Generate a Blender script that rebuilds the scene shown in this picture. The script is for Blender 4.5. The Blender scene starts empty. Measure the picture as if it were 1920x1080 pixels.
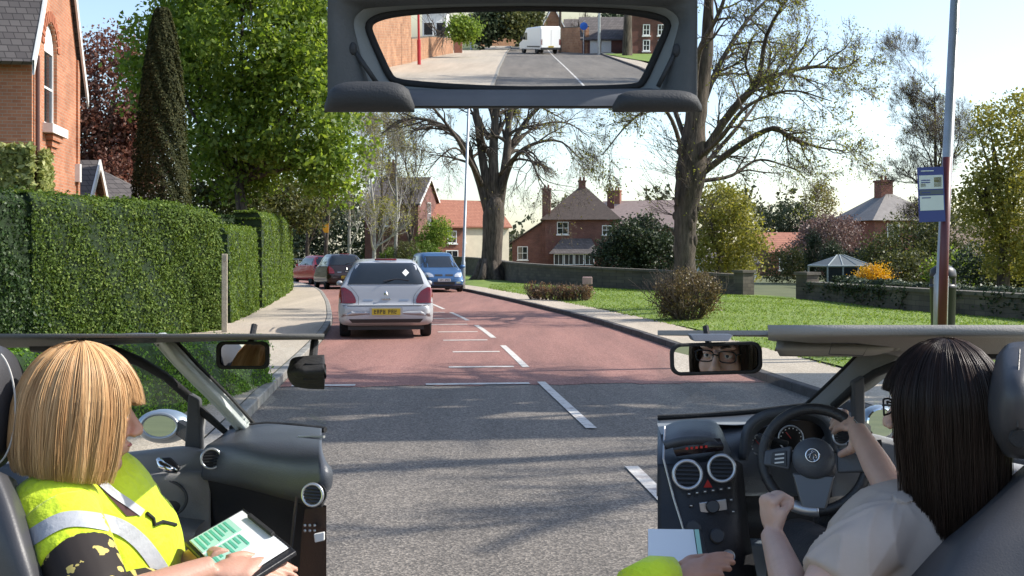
import bpy, bmesh, math, random
import numpy as np
from mathutils import Vector, Matrix
from mathutils.bvhtree import BVHTree
R = math.radians
S = bpy.context.scene
COL = S.collection

# ------------------------------------------------------------------ camera, sky, sun, exposure
F, HC, HOR = 2150.0, 1.58, 475.0           # focal length in photo pixels, eye height, horizon row
cam_d = bpy.data.cameras.new('camera'); CAM = bpy.data.objects.new('camera', cam_d); COL.objects.link(CAM)
CAM.location = (0, 0, HC); CAM.rotation_euler = (R(90), 0, 0)
cam_d.sensor_width = 36; cam_d.lens = F / 1920 * 36; cam_d.shift_y = (HOR - 540) / 1920
cam_d.clip_start = .05; cam_d.clip_end = 4000
S.camera = CAM
SUN_AZ, SUN_EL = R(80), R(41)              # azimuth clockwise from straight ahead
SUNDIR = Vector((math.sin(SUN_AZ) * math.cos(SUN_EL), math.cos(SUN_AZ) * math.cos(SUN_EL), math.sin(SUN_EL)))
W = bpy.data.worlds.new('World'); S.world = W; W.use_nodes = True
wn = W.node_tree.nodes; wl = W.node_tree.links
bg = wn['Background']; sky = wn.new('ShaderNodeTexSky'); sky.sky_type = 'NISHITA'; sky.sun_disc = False
sky.sun_elevation = SUN_EL; sky.sun_rotation = SUN_AZ; sky.air_density = 1.0; sky.dust_density = 1.3; sky.ozone_density = 1.0; sky.altitude = 60
wl.new(sky.outputs[0], bg.inputs[0]); bg.inputs[1].default_value = 0.15
sd = bpy.data.lights.new('sun', 'SUN'); sd.energy = 3.7; sd.angle = R(.53); sd.color = (1, .95, .87)
SUN = bpy.data.objects.new('sun', sd); COL.objects.link(SUN); SUN.location = SUNDIR * 60
SUN.rotation_euler = SUNDIR.to_track_quat('Z', 'Y').to_euler()
S.view_settings.view_transform = 'Standard'; S.view_settings.look = 'None'
S.view_settings.exposure = 0.78; S.view_settings.gamma = 1; S.view_settings.use_curve_mapping = False
S.cycles.max_bounces = 6; S.cycles.transparent_max_bounces = 12; S.cycles.caustics_reflective = False; S.cycles.caustics_refractive = False
S.cycles.use_denoising = True

# ------------------------------------------------------------------ helpers
def P(px, py, d): return Vector(((px - 960) / F * d, d, HC - (py - HOR) / F * d))
def G(px, py, z=0.0):
    d = (HC - z) * F / (py - HOR); return Vector(((px - 960) / F * d, d, z))
def tag(o, label=None, cat=None, group=None, kind=None):
    if label: o['label'] = label
    if cat: o['category'] = cat
    if group: o['group'] = group
    if kind: o['kind'] = kind
    return o
def link(o, parent=None):
    COL.objects.link(o)
    if parent is not None: o.parent = parent
    return o
def empty(name, loc=(0, 0, 0), rz=0, label=None, cat=None, group=None, kind=None):
    o = bpy.data.objects.new(name, None); o.empty_display_size = .2
    link(o); o.location = loc; o.rotation_euler = (0, 0, rz)
    return tag(o, label, cat, group, kind)
def copy_tree(o, parent=None):
    c = o.copy(); COL.objects.link(c); mi = o.matrix_parent_inverse.copy(); c.parent = parent; c.matrix_parent_inverse = mi
    for ch in list(o.children): copy_tree(ch, c)
    return c
def world_parent(o, parent):           # parent keeps the child's world coordinates (parents carry plain translation / z rotation)
    o.parent = parent
    o.matrix_parent_inverse = pmat(parent).inverted()
def pmat(o):
    m = Matrix.Translation(o.location) @ o.rotation_euler.to_matrix().to_4x4() @ Matrix.Diagonal((*o.scale, 1))
    return m if o.parent is None else pmat(o.parent) @ o.matrix_parent_inverse @ m
def catmull(pts, n):
    p = np.array(pts, float); m = len(p)
    if m < 3: 
        t = np.linspace(0, 1, n)[:, None]; return p[0] * (1 - t) + p[-1] * t
    q = np.vstack([2 * p[0] - p[1], p, 2 * p[-1] - p[-2]]); out = []
    for s in np.linspace(0, m - 1, n):
        i = min(int(s), m - 2); t = s - i; a, b, c, d = q[i:i + 4]
        out.append(.5 * ((2 * b) + (c - a) * t + (2 * a - 5 * b + 4 * c - d) * t * t + (3 * b - a - 3 * c + d) * t ** 3))
    return np.array(out)

class MB:
    def __init__(s): s.v = []; s.f = []
    def add(s, vs, fs):
        k = len(s.v); s.v += [tuple(map(float, p)) for p in vs]; s.f += [tuple(i + k for i in f) for f in fs]; return s
    def box(s, c, d, rz=0, m=None):
        x, y, z = [i / 2 for i in d]
        vs = [Vector(p) for p in ((-x, -y, -z), (x, -y, -z), (x, y, -z), (-x, y, -z), (-x, -y, z), (x, -y, z), (x, y, z), (-x, y, z))]
        M = m if m is not None else Matrix.Rotation(rz, 3, 'Z')
        return s.add([M @ p + Vector(c) for p in vs], [(0, 3, 2, 1), (4, 5, 6, 7), (0, 1, 5, 4), (1, 2, 6, 5), (2, 3, 7, 6), (3, 0, 4, 7)])
    def bb(s, x0, x1, y0, y1, z0, z1): return s.box(((x0 + x1) / 2, (y0 + y1) / 2, (z0 + z1) / 2), (x1 - x0, y1 - y0, z1 - z0))
    def tube(s, pts, rad, n=8, cap=True):
        pts = [Vector(p) for p in pts]; m = len(pts)
        if not hasattr(rad, '__len__'): rad = [rad] * m
        k = len(s.v); ref = None
        for i, p in enumerate(pts):
            t = (pts[min(i + 1, m - 1)] - pts[max(i - 1, 0)]).normalized()
            if ref is None: ref = Vector((0, 0, 1)) if abs(t.z) < .9 else Vector((1, 0, 0))
            u = (ref - t * ref.dot(t)).normalized(); w = t.cross(u); ref = u
            for j in range(n):
                a = 2 * math.pi * j / n; s.v.append(tuple(p + (u * math.cos(a) + w * math.sin(a)) * rad[i]))
        for i in range(m - 1):
            for j in range(n):
                a = k + i * n + j; b = k + i * n + (j + 1) % n; s.f.append((a, b, b + n, a + n))
        if cap: s.f.append(tuple(k + j for j in reversed(range(n)))); s.f.append(tuple(k + (m - 1) * n + j for j in range(n)))
        return s
    def lathe(s, prof, n=24, m=None):           # prof [(r,z)], axis local z
        M = m if m is not None else Matrix.Identity(4); k = len(s.v)
        for r, z in prof:
            for j in range(n):
                a = 2 * math.pi * j / n; s.v.append(tuple(M @ Vector((r * math.cos(a), r * math.sin(a), z))))
        for i in range(len(prof) - 1):
            for j in range(n):
                a = k + i * n + j; b = k + i * n + (j + 1) % n; s.f.append((a, b, b + n, a + n))
        s.f.append(tuple(k + j for j in reversed(range(n)))); s.f.append(tuple(k + (len(prof) - 1) * n + j for j in range(n)))
        return s
    def prism(s, poly, off):                    # poly: 3D points, off: extrusion vector
        poly = [Vector(p) for p in poly]; off = Vector(off); n = len(poly)
        return s.add(poly + [p + off for p in poly], [tuple(reversed(range(n))), tuple(range(n, 2 * n))] + [(i, (i + 1) % n, n + (i + 1) % n, n + i) for i in range(n)])
    def ell(s, c, r, n=16, m=10, rot=None):
        M = rot if rot is not None else Matrix.Identity(3); k = len(s.v); c = Vector(c)
        s.v.append(tuple(c + M @ Vector((0, 0, -r[2]))))
        for i in range(1, m):
            ph = -math.pi / 2 + math.pi * i / m
            for j in range(n):
                a = 2 * math.pi * j / n
                s.v.append(tuple(c + M @ Vector((r[0] * math.cos(ph) * math.cos(a), r[1] * math.cos(ph) * math.sin(a), r[2] * math.sin(ph)))))
        s.v.append(tuple(c + M @ Vector((0, 0, r[2])))); e = len(s.v) - 1
        for j in range(n):
            s.f.append((k, k + 1 + (j + 1) % n, k + 1 + j)); b = k + 1 + (m - 2) * n; s.f.append((e, b + j, b + (j + 1) % n))
        for i in range(m - 2):
            for j in range(n):
                a = k + 1 + i * n + j; b = k + 1 + i * n + (j + 1) % n; s.f.append((a, b, b + n, a + n))
        return s
    def grid(s, rows, closed=False):            # rows: list of equally long point lists
        k = len(s.v); n = len(rows[0]); m = len(rows)
        for r in rows: s.v += [tuple(map(float, p)) for p in r]
        for i in range(m - 1):
            for j in range(n if closed else n - 1):
                a = k + i * n + j; b = k + i * n + (j + 1) % n; s.f.append((a, b, b + n, a + n))
        return s
    def build(s, name, mat, parent=None, smooth=False, bevel=0, world=True, solid=0, seg=2):
        me = bpy.data.meshes.new(name); me.from_pydata(s.v, [], s.f); me.update()
        if mat: me.materials.append(mat)
        o = bpy.data.objects.new(name, me); COL.objects.link(o)
        if parent is not None:
            if world: world_parent(o, parent)
            else: o.parent = parent
        if smooth: me.polygons.foreach_set('use_smooth', [True] * len(me.polygons))
        if solid and world:                     # thickness grows away from the lens side
            c0 = sum((Vector(v) for v in s.v), Vector()) / len(s.v); acc = sum((p.normal.dot(Vector((0, 0, HC)) - p.center) * p.area for p in me.polygons))
            if acc < 0: me.flip_normals()
        if solid:
            md = o.modifiers.new('s', 'SOLIDIFY'); md.thickness = solid; md.offset = -1
        if bevel:
            md = o.modifiers.new('b', 'BEVEL'); md.width = bevel; md.segments = seg; md.limit_method = 'ANGLE'; md.angle_limit = R(35)
            me.polygons.foreach_set('use_smooth', [True] * len(me.polygons))
            md.harden_normals = True
        return o
def sheet(rows, n=24, m=16):                    # smooth interpolated sheet from rows of points
    rr = [catmull([tuple(p) for p in r], n) for r in rows]
    cols = [catmull([r[j] for r in rr], m) for j in range(n)]
    return [[cols[j][i] for j in range(n)] for i in range(m)]

def numesh(name, verts, quads, mat, parent=None, smooth=False, tint=None, world=True):
    me = bpy.data.meshes.new(name); nv, nf = len(verts), len(quads); k = quads.shape[1]
    me.vertices.add(nv); me.vertices.foreach_set('co', verts.astype(np.float32).ravel())
    me.loops.add(nf * k); me.loops.foreach_set('vertex_index', quads.astype(np.int32).ravel())
    me.polygons.add(nf); me.polygons.foreach_set('loop_start', np.arange(0, nf * k, k, dtype=np.int32))
    if smooth: me.polygons.foreach_set('use_smooth', np.ones(nf, bool))
    me.update(calc_edges=True)
    if tint is not None:
        at = me.attributes.new('tint', 'FLOAT', 'FACE'); at.data.foreach_set('value', tint.astype(np.float32))
    if mat: me.materials.append(mat)
    o = bpy.data.objects.new(name, me); COL.objects.link(o)
    if parent is not None:
        if world: world_parent(o, parent)
        else: o.parent = parent
    return o
def leaves(name, C, size, mat, parent=None, rng=None, N=None, aspect=.62, jit=.9, var=.35, world=True, tintv=None):
    """leaf-sized diamonds at points C; N optional preferred normals"""
    rng = rng or np.random.default_rng(1); n = len(C)
    nr = rng.normal(size=(n, 3)); nr /= np.linalg.norm(nr, axis=1)[:, None]
    if N is not None:
        nr = N + nr * jit; nr /= np.linalg.norm(nr, axis=1)[:, None] + 1e-9
    t = rng.normal(size=(n, 3)); u = np.cross(nr, t); u /= np.linalg.norm(u, axis=1)[:, None] + 1e-9; w = np.cross(nr, u)
    sz = size * (1 + var * rng.uniform(-1, 1, n))[:, None]
    a, b = u * sz, w * sz * aspect
    bend = nr * sz * .18
    V = np.stack([C + a * .5 - bend, C + b * .5, C - a * .5 - bend, C - b * .5], 1).reshape(-1, 3)
    Q = np.arange(4 * n).reshape(-1, 4)
    return numesh(name, V, Q, mat, parent, tint=rng.uniform(0, 1, n) if tintv is None else tintv, world=world)

# ------------------------------------------------------------------ materials
MATS = {}
def newmat(name):
    m = bpy.data.materials.new(name); m.use_nodes = True; nt = m.node_tree
    return m, nt, nt.nodes['Principled BSDF'], nt.nodes.new, nt.links.new
def mat(name, col, rough=.6, metal=0, var=0, scale=6, bump=0, bscale=40, spec=.5, coat=0, col2=None, sheen=0, obj=True, detail=6):
    """plain surface with optional procedural colour mottling and relief"""
    if name in MATS: return MATS[name]
    m, nt, b, N, L = newmat(name); MATS[name] = m
    b.inputs['Base Color'].default_value = (*col, 1); b.inputs['Roughness'].default_value = rough; b.inputs['Metallic'].default_value = metal
    b.inputs['Specular IOR Level'].default_value = spec; b.inputs['Coat Weight'].default_value = coat; b.inputs['Sheen Weight'].default_value = sheen
    tc = N('ShaderNodeTexCoord')
    if var or col2:
        no = N('ShaderNodeTexNoise'); no.inputs['Scale'].default_value = scale; no.inputs['Detail'].default_value = detail; no.inputs['Roughness'].default_value = .65
        L(tc.outputs['Object'], no.inputs['Vector'])
        rp = N('ShaderNodeValToRGB'); rp.color_ramp.elements[0].position = .3; rp.color_ramp.elements[1].position = .72
        c2 = col2 or tuple(min(1, c * (1 + var)) for c in col); c1 = col if col2 else tuple(c * (1 - var) for c in col)
        rp.color_ramp.elements[0].color = (*c1, 1); rp.color_ramp.elements[1].color = (*c2, 1)
        L(no.outputs[0], rp.inputs[0]); L(rp.outputs[0], b.inputs['Base Color'])
    if bump:
        n2 = N('ShaderNodeTexNoise'); n2.inputs['Scale'].default_value = bscale; n2.inputs['Detail'].default_value = 4
        L(tc.outputs['Object'], n2.inputs['Vector'])
        bp = N('ShaderNodeBump'); bp.inputs['Strength'].default_value = bump; bp.inputs['Distance'].default_value = .02
        L(n2.outputs[0], bp.inputs['Height']); L(bp.outputs[0], b.inputs['Normal'])
    return m
def leafmat(name, c1, c2, c3=None, trans=.35, rough=.5):
    if name in MATS: return MATS[name]
    m, nt, b, N, L = newmat(name); MATS[name] = m
    at = N('ShaderNodeAttribute'); at.attribute_name = 'tint'
    rp = N('ShaderNodeValToRGB'); e = rp.color_ramp.elements
    e[0].color = (*c1, 1); e[1].color = (*c2, 1)
    if c3: x = e.new(.85); x.color = (*c2, 1); e[2].color = (*c3, 1)
    L(at.outputs['Fac'], rp.inputs[0]); L(rp.outputs[0], b.inputs['Base Color']); b.inputs['Roughness'].default_value = rough
    b.inputs['Specular IOR Level'].default_value = .35
    tr = N('ShaderNodeBsdfTranslucent'); mx = N('ShaderNodeMixShader'); mx.inputs[0].default_value = trans
    hs = N('ShaderNodeHueSaturation'); hs.inputs['Value'].default_value = 1.5; hs.inputs['Saturation'].default_value = 1.1; hs.inputs['Hue'].default_value = .49
    L(rp.outputs[0], hs.inputs['Color']); L(hs.outputs[0], tr.inputs[0])
    L(b.outputs[0], mx.inputs[1]); L(tr.outputs[0], mx.inputs[2]); L(mx.outputs[0], nt.nodes['Material Output'].inputs[0])
    return m
def brickmat(name, c1, c2, mortar, scale=1.0, axis='auto', rough=.85, bw=.225, bh=.075):
    """running-bond brick on vertical faces: horizontal coordinate x+y, vertical z, in metres"""
    if name in MATS: return MATS[name]
    m, nt, b, N, L = newmat(name); MATS[name] = m
    tc = N('ShaderNodeTexCoord'); sp = N('ShaderNodeSeparateXYZ'); L(tc.outputs['Object'], sp.inputs[0])
    ad = N('ShaderNodeMath'); ad.operation = 'ADD'; L(sp.outputs[0], ad.inputs[0]); L(sp.outputs[1], ad.inputs[1])
    cb = N('ShaderNodeCombineXYZ'); L(ad.outputs[0], cb.inputs[0]); L(sp.outputs[2], cb.inputs[1])
    br = N('ShaderNodeTexBrick'); L(cb.outputs[0], br.inputs['Vector']); br.inputs['Scale'].default_value = scale
    br.inputs['Brick Width'].default_value = bw; br.inputs['Row Height'].default_value = bh; br.inputs['Mortar Size'].default_value = .006
    br.inputs['Color1'].default_value = (*c1, 1); br.inputs['Color2'].default_value = (*c2, 1); br.inputs['Mortar'].default_value = (*mortar, 1)
    no = N('ShaderNodeTexNoise'); no.inputs['Scale'].default_value = 1.3; no.inputs['Detail'].default_value = 6; L(tc.outputs['Object'], no.inputs['Vector'])
    mr = N('ShaderNodeMapRange'); mr.inputs[1].default_value = .3; mr.inputs[2].default_value = .75; mr.inputs[3].default_value = .72; mr.inputs[4].default_value = 1.15
    L(no.outputs[0], mr.inputs[0])
    mx = N('ShaderNodeMix'); mx.data_type = 'RGBA'; mx.blend_type = 'MULTIPLY'; mx.inputs[0].default_value = 1
    L(br.outputs[0], mx.inputs[6]); L(mr.outputs[0], mx.inputs[7]); L(mx.outputs[2], b.inputs['Base Color']); b.inputs['Roughness'].default_value = rough
    bp = N('ShaderNodeBump'); bp.inputs['Strength'].default_value = .6; bp.inputs['Distance'].default_value = .01; bp.invert = True
    L(br.outputs['Fac'], bp.inputs['Height']); L(bp.outputs[0], b.inputs['Normal'])
    return m
def tilemat(name, c1, c2, row=.25, w=.2):
    """courses of roof tiles: the course coordinate follows height"""
    if name in MATS: return MATS[name]
    m, nt, b, N, L = newmat(name); MATS[name] = m
    tc = N('ShaderNodeTexCoord'); sp = N('ShaderNodeSeparateXYZ'); L(tc.outputs['Object'], sp.inputs[0])
    ad = N('ShaderNodeMath'); ad.operation = 'ADD'; L(sp.outputs[0], ad.inputs[0]); L(sp.outputs[1], ad.inputs[1])
    cb = N('ShaderNodeCombineXYZ'); L(ad.outputs[0], cb.inputs[0]); L(sp.outputs[2], cb.inputs[1])
    br = N('ShaderNodeTexBrick'); L(cb.outputs[0], br.inputs['Vector']); br.inputs['Scale'].default_value = 1
    br.inputs['Brick Width'].default_value = w; br.inputs['Row Height'].default_value = row * .7; br.inputs['Mortar Size'].default_value = .012
    br.inputs['Color1'].default_value = (*c1, 1); br.inputs['Color2'].default_value = (*c2, 1); br.inputs['Mortar'].default_value = (*[c * .45 for c in c1], 1)
    L(br.outputs[0], b.inputs['Base Color']); b.inputs['Roughness'].default_value = .8
    bp = N('ShaderNodeBump'); bp.inputs['Strength'].default_value = .5; bp.invert = True; L(br.outputs['Fac'], bp.inputs['Height']); L(bp.outputs[0], b.inputs['Normal'])
    return m
def glassmat(name, col=(.75, .82, .8), alpha=.25, rough=.02):
    if name in MATS: return MATS[name]
    m, nt, b, N, L = newmat(name); MATS[name] = m
    gl = N('ShaderNodeBsdfGlossy'); gl.inputs['Roughness'].default_value = rough; tr = N('ShaderNodeBsdfTransparent'); tr.inputs[0].default_value = (*col, 1)
    lw = N('ShaderNodeLayerWeight'); lw.inputs[0].default_value = .5; fr = N('ShaderNodeMath'); fr.operation = 'POWER'; fr.inputs[1].default_value = 4; fr2 = N('ShaderNodeMath'); fr2.operation = 'MULTIPLY_ADD'; fr2.inputs[1].default_value = .7; fr2.inputs[2].default_value = .035; mx = N('ShaderNodeMixShader')
    L(lw.outputs['Facing'], fr.inputs[0]); L(fr.outputs[0], fr2.inputs[0]); L(fr2.outputs[0], mx.inputs[0]); L(tr.outputs[0], mx.inputs[1]); L(gl.outputs[0], mx.inputs[2]); L(mx.outputs[0], nt.nodes['Material Output'].inputs[0])
    return m
M_white = mat('white_paint', (.78, .77, .73), .5, var=.06, scale=9)
M_wframe = mat('window_white', (.8, .8, .78), .4)
M_pane = mat('window_pane', (.02, .025, .03), .05, spec=.8)
M_black = mat('black_rubber', (.015, .015, .016), .8, bump=.2, bscale=90)
M_chrome = mat('chrome', (.75, .75, .76), .12, metal=1)
M_mirror = mat('mirror_glass', (.93, .95, .95), .004, metal=1)
# ------------------------------------------------------------------ terrain, road, pavements
def gz(x, y): return .013 * max(0.0, -y - 8)           # the road climbs gently behind the camera
# the hanging mirror's plane (used to lay out the street behind the camera from its reflection)
MIR_C = P(968, 92, 3.8)
_r0 = (P(968, 76, 3.8) - Vector((0, 0, HC))).normalized()
MIR_N = (-_r0 + Vector((0, -1, 0))).normalized()
def mray(px, py):
    o = Vector((0, 0, HC)); r = (P(px, py, 1) - o).normalized()
    t = (MIR_C - o).dot(MIR_N) / r.dot(MIR_N); h = o + r * t
    return h, (r - 2 * r.dot(MIR_N) * MIR_N).normalized()
def RG(px, py):                                        # ground point behind the camera seen in the mirror at this pixel
    h, r = mray(px, py); t = 20.0
    for _ in range(60):
        q = h + r * t; t += (q.z - gz(q.x, q.y)) / (-r.z + .013) if (-r.z + .013) > 1e-4 else 0
    q = h + r * t; return Vector((q.x, q.y, gz(q.x, q.y)))
def RY(px, py, y):                                     # point on that reflected ray at a given y
    h, r = mray(px, py); return h + r * ((y - h.y) / r.y)

xs = np.concatenate([np.linspace(-700, -60, 10), np.linspace(-50, 50, 21), np.linspace(60, 700, 10)])
ys = np.concatenate([np.linspace(-900, -140, 8), np.linspace(-130, 20, 26), np.linspace(30, 900, 16)])
M_ground = mat('ground_soil_grass', (.07, .085, .03), .95, col2=(.12, .13, .05), scale=.5, bump=.4, bscale=8)
tag(MB().grid([[(x, y, gz(x, max(y, -130)) - .03) for x in xs] for y in ys]).build('ground', M_ground), kind='structure')

CL = [(3.4, -128), (3.2, -108), (3.05, -88), (2.95, -60), (2.8, -38), (2.45, -20), (1.95, -8), (1.3, 2.5), (.92, 8), (.36, 14), (-.2, 20), (-.84, 25.5), (-1.7, 31), (-3.1, 39), (-5.3, 50), (-8.6, 62), (-13.2, 74), (-20, 86), (-30, 96), (-44, 103)]
_c = catmull(CL, 900); _d = np.gradient(_c, axis=0); _d /= np.linalg.norm(_d, axis=1)[:, None]; _nr = np.stack([_d[:, 1], -_d[:, 0]], 1)
_s = np.concatenate([[0], np.cumsum(np.linalg.norm(np.diff(_c, axis=0), axis=1))])
def at_y(y): return int(np.argmin(np.abs(_c[:, 1] - y)))
def road_pt(y, off, z=0.0):
    i = at_y(y); p = _c[i] + _nr[i] * off; return Vector((p[0], p[1], z + gz(p[0], p[1])))
def road_s(s, off, z=0.0):
    x = np.interp(s, _s, _c[:, 0]); y = np.interp(s, _s, _c[:, 1]); nx = np.interp(s, _s, _nr[:, 0]); ny = np.interp(s, _s, _nr[:, 1])
    X, Y = x + nx * off, y + ny * off; return Vector((X, Y, z + gz(X, Y)))
def s_of(y): return float(_s[at_y(y)])
def lerp(a, b, t): return a + (b - a) * t
def leftoff(s):                                        # the road is wider behind the camera
    y = np.interp(s, _s, _c[:, 1]); return -float(np.interp(y, [-60, -10, 2], [3.9, 3.5, 3.15]))
def rightoff(s):
    y = np.interp(s, _s, _c[:, 1]); return float(np.interp(y, [-60, -20, 2], [4.2, 3.2, 2.75]))
def ribbon(name, s0, s1, fa, fb, z, mt, parent=None, step=.8, cols=2, zb=None):
    n = max(2, int((s1 - s0) / step)); rows = []
    for k in range(n + 1):
        s = lerp(s0, s1, k / n); a = fa(s) if callable(fa) else fa; b = fb(s) if callable(fb) else fb
        rows.append([road_s(s, lerp(a, b, j / (cols - 1)), z) for j in range(cols)])
    return MB().grid(rows).build(name, mt, parent)

def asphaltmat(name, base, grit_lo, grit_hi, patch=.35):
    m, nt, b, N, L = newmat(name); MATS[name] = m
    tc = N('ShaderNodeTexCoord'); co = tc.outputs['Object']
    v = N('ShaderNodeTexVoronoi'); v.inputs['Scale'].default_value = 75; L(co, v.inputs['Vector'])
    rp = N('ShaderNodeValToRGB'); e = rp.color_ramp.elements; e[0].position = .15; e[0].color = (*grit_lo, 1); e[1].position = .95; e[1].color = (*grit_hi, 1)
    x = e.new(.55); x.color = (*base, 1)
    sx = N('ShaderNodeSeparateColor'); L(v.outputs['Color'], sx.inputs[0]); L(sx.outputs[0], rp.inputs[0])
    n1 = N('ShaderNodeTexNoise'); n1.inputs['Scale'].default_value = .9; n1.inputs['Detail'].default_value = 9; n1.inputs['Roughness'].default_value = .7
    mp = N('ShaderNodeMapping'); mp.inputs['Scale'].default_value = (1.5, .12, 1); L(co, mp.inputs[0]); L(mp.outputs[0], n1.inputs['Vector'])
    mr = N('ShaderNodeMapRange'); mr.inputs[1].default_value = .3; mr.inputs[2].default_value = .7; mr.inputs[3].default_value = 1 - patch; mr.inputs[4].default_value = 1 + patch * .6; L(n1.outputs[0], mr.inputs[0])
    mx = N('ShaderNodeMix'); mx.data_type = 'RGBA'; mx.blend_type = 'MULTIPLY'; mx.inputs[0].default_value = 1; L(rp.outputs[0], mx.inputs[6]); L(mr.outputs[0], mx.inputs[7])
    L(mx.outputs[2], b.inputs['Base Color']); b.inputs['Roughness'].default_value = .82
    bp = N('ShaderNodeBump'); bp.inputs['Strength'].default_value = .55; bp.inputs['Distance'].default_value = .006; L(v.outputs['Distance'], bp.inputs['Height']); L(bp.outputs[0], b.inputs['Normal'])
    return m
M_asphalt = asphaltmat('asphalt', (.155, .134, .112), (.095, .083, .07), (.27, .235, .195))
M_red = asphaltmat('red_surfacing', (.28, .13, .102), (.2, .088, .068), (.37, .205, .165), .35)
M_pave = asphaltmat('pavement_surface', (.46, .385, .295), (.36, .3, .23), (.57, .49, .39), .2)
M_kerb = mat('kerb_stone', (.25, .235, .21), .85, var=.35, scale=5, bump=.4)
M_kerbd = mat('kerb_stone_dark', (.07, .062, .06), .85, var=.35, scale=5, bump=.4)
# worn thermoplastic paint: holes through to the asphalt colour
def paintmat():
    m, nt, b, N, L = newmat('road_paint'); MATS['road_paint'] = m
    tc = N('ShaderNodeTexCoord'); n = N('ShaderNodeTexNoise'); n.inputs['Scale'].default_value = 9; n.inputs['Detail'].default_value = 10; n.inputs['Roughness'].default_value = .75
    L(tc.outputs['Object'], n.inputs['Vector']); r = N('ShaderNodeValToRGB'); e = r.color_ramp.elements
    e[0].position = .36; e[0].color = (.3, .25, .23, 1); e[1].position = .5; e[1].color = (.58, .55, .5, 1)
    L(n.outputs[0], r.inputs[0]); L(r.outputs[0], b.inputs['Base Color']); b.inputs['Roughness'].default_value = .7
    return m
M_paint = paintmat()

SA, SB = 0.0, float(_s[-1])
road = tag(ribbon('road', SA, SB, lambda s: leftoff(s), lambda s: rightoff(s), 0, M_asphalt, cols=4), kind='structure')
sR = s_of(13.75)
_rj = random.Random(6); _edge = [sR + _rj.uniform(-.05, .07) + .05 * math.sin(j * .5) for j in range(61)]
_er = [[road_s(lerp(_edge[j], sR + .5, k / 4), lerp(leftoff(sR) + .02, rightoff(sR) - .02, j / 60), .005) for j in range(61)] for k in range(5)]
red = tag(ribbon('red_road_surface', sR + .5, SB, lambda s: leftoff(s) + .02, lambda s: rightoff(s) - .02, .005, M_red, cols=3), kind='structure')
MB().grid(_er).build('worn_edge', M_red, red)
# centre dashes
def dash(s0, s1, off=0, w=.1):
    n = 6; rows = [[road_s(lerp(s0, s1, k / n), off - w / 2, .010), road_s(lerp(s0, s1, k / n), off + w / 2, .010)] for k in range(n + 1)]
    return MB().grid(rows).build('dash', M_paint, road)
s_ref = s_of(10.3)                                     # near end of the dash seen whole
for k in range(-1, 9): dash(s_ref + k * 5.55, s_ref + k * 5.55 + (3.75 if k >= 0 else 3.7))
for k in range(-24, -2): dash(s_ref + k * 5.55, s_ref + k * 5.55 + 5.2)
# rungs beside the centre line
for y, w, l in ((13.95, .17, 1.25), (16.0, .17, .9), (18.4, .16, .75), (20.8, .16, .8), (23, .16, .8), (25.5, .16, .8), (27.8, .16, .75), (30.6, .16, .7), (33.4, .16, .7)):
    s = s_of(y)
    MB().grid([[road_s(s + d, -.16 - l * (1 - j / 5), .0105) for j in range(6)] for d in (-w / 2, w / 2)]).build('rung', M_paint, road)
for y, a, b in ((13.9, -3.0, -2.25),):
    s = s_of(y); MB().grid([[road_s(s + d, lerp(a, b, j / 5), .0105) for j in range(6)] for d in (-.08, .08)]).build('rung', M_paint, road)
MB().lathe([(.3, 0), (.3, .004)], 20, Matrix.Translation(road_pt(37, -1.6, .007))).build('manhole_cover', mat('cast_iron', (.06, .06, .06), .6, var=.3), road)
# pavements
PT = .10
pl = tag(ribbon('pavement_left', SA, SB, lambda s: leftoff(s) - 2.75, lambda s: leftoff(s) - .13, PT, M_pave, cols=5), kind='structure')
pr = tag(ribbon('pavement_right', SA, SB, lambda s: rightoff(s) + .13, lambda s: rightoff(s) + 1.2, PT, M_pave, cols=3), kind='structure')
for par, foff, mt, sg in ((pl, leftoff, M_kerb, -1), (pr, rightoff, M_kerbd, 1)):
    kb = MB().box((0, 0, 0), (.126, .905, .26))
    proto = None; s = s_of(2)
    while s < s_of(64) + (8 if sg > 0 else 0):
        p = road_s(s + .455, foff(s) + sg * .064, -.025); q = road_s(s + .955, foff(s) + sg * .064); q0 = road_s(s, foff(s) + sg * .064)
        if proto is None: proto = o = kb.build('kerb_stone', mt, par, bevel=.018)
        else: o = proto.copy(); COL.objects.link(o)
        o.location = p + Vector((0, 0, random.Random(s).uniform(-.004, .004))); o.rotation_euler = (0, 0, math.atan2(q.y - q0.y, q.x - q0.x) - math.pi / 2); s += .915
    # plain kerb line beyond the stones
    for a, b in ((SA, s_of(2)), (s, SB)):
        ribbon('kerb_run', a, b, lambda t: foff(t), lambda t: foff(t) + sg * .13, PT + .002, mt, par)
        rows = []
        n = int((b - a) / 1.5)
        for k in range(n + 1): t = lerp(a, b, k / n); rows.append([road_s(t, foff(t), -.02), road_s(t, foff(t), PT + .002)])
        MB().grid(rows).build('kerb_run', mt, par)
# drain cover in the left pavement
g = road_pt(31, -4.2, PT + .004)
MB().box(g, (.6, .45, .006), -.15).build('drain_cover', mat('drain_iron', (.12, .11, .1), .7, var=.3, scale=20), pl)

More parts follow.
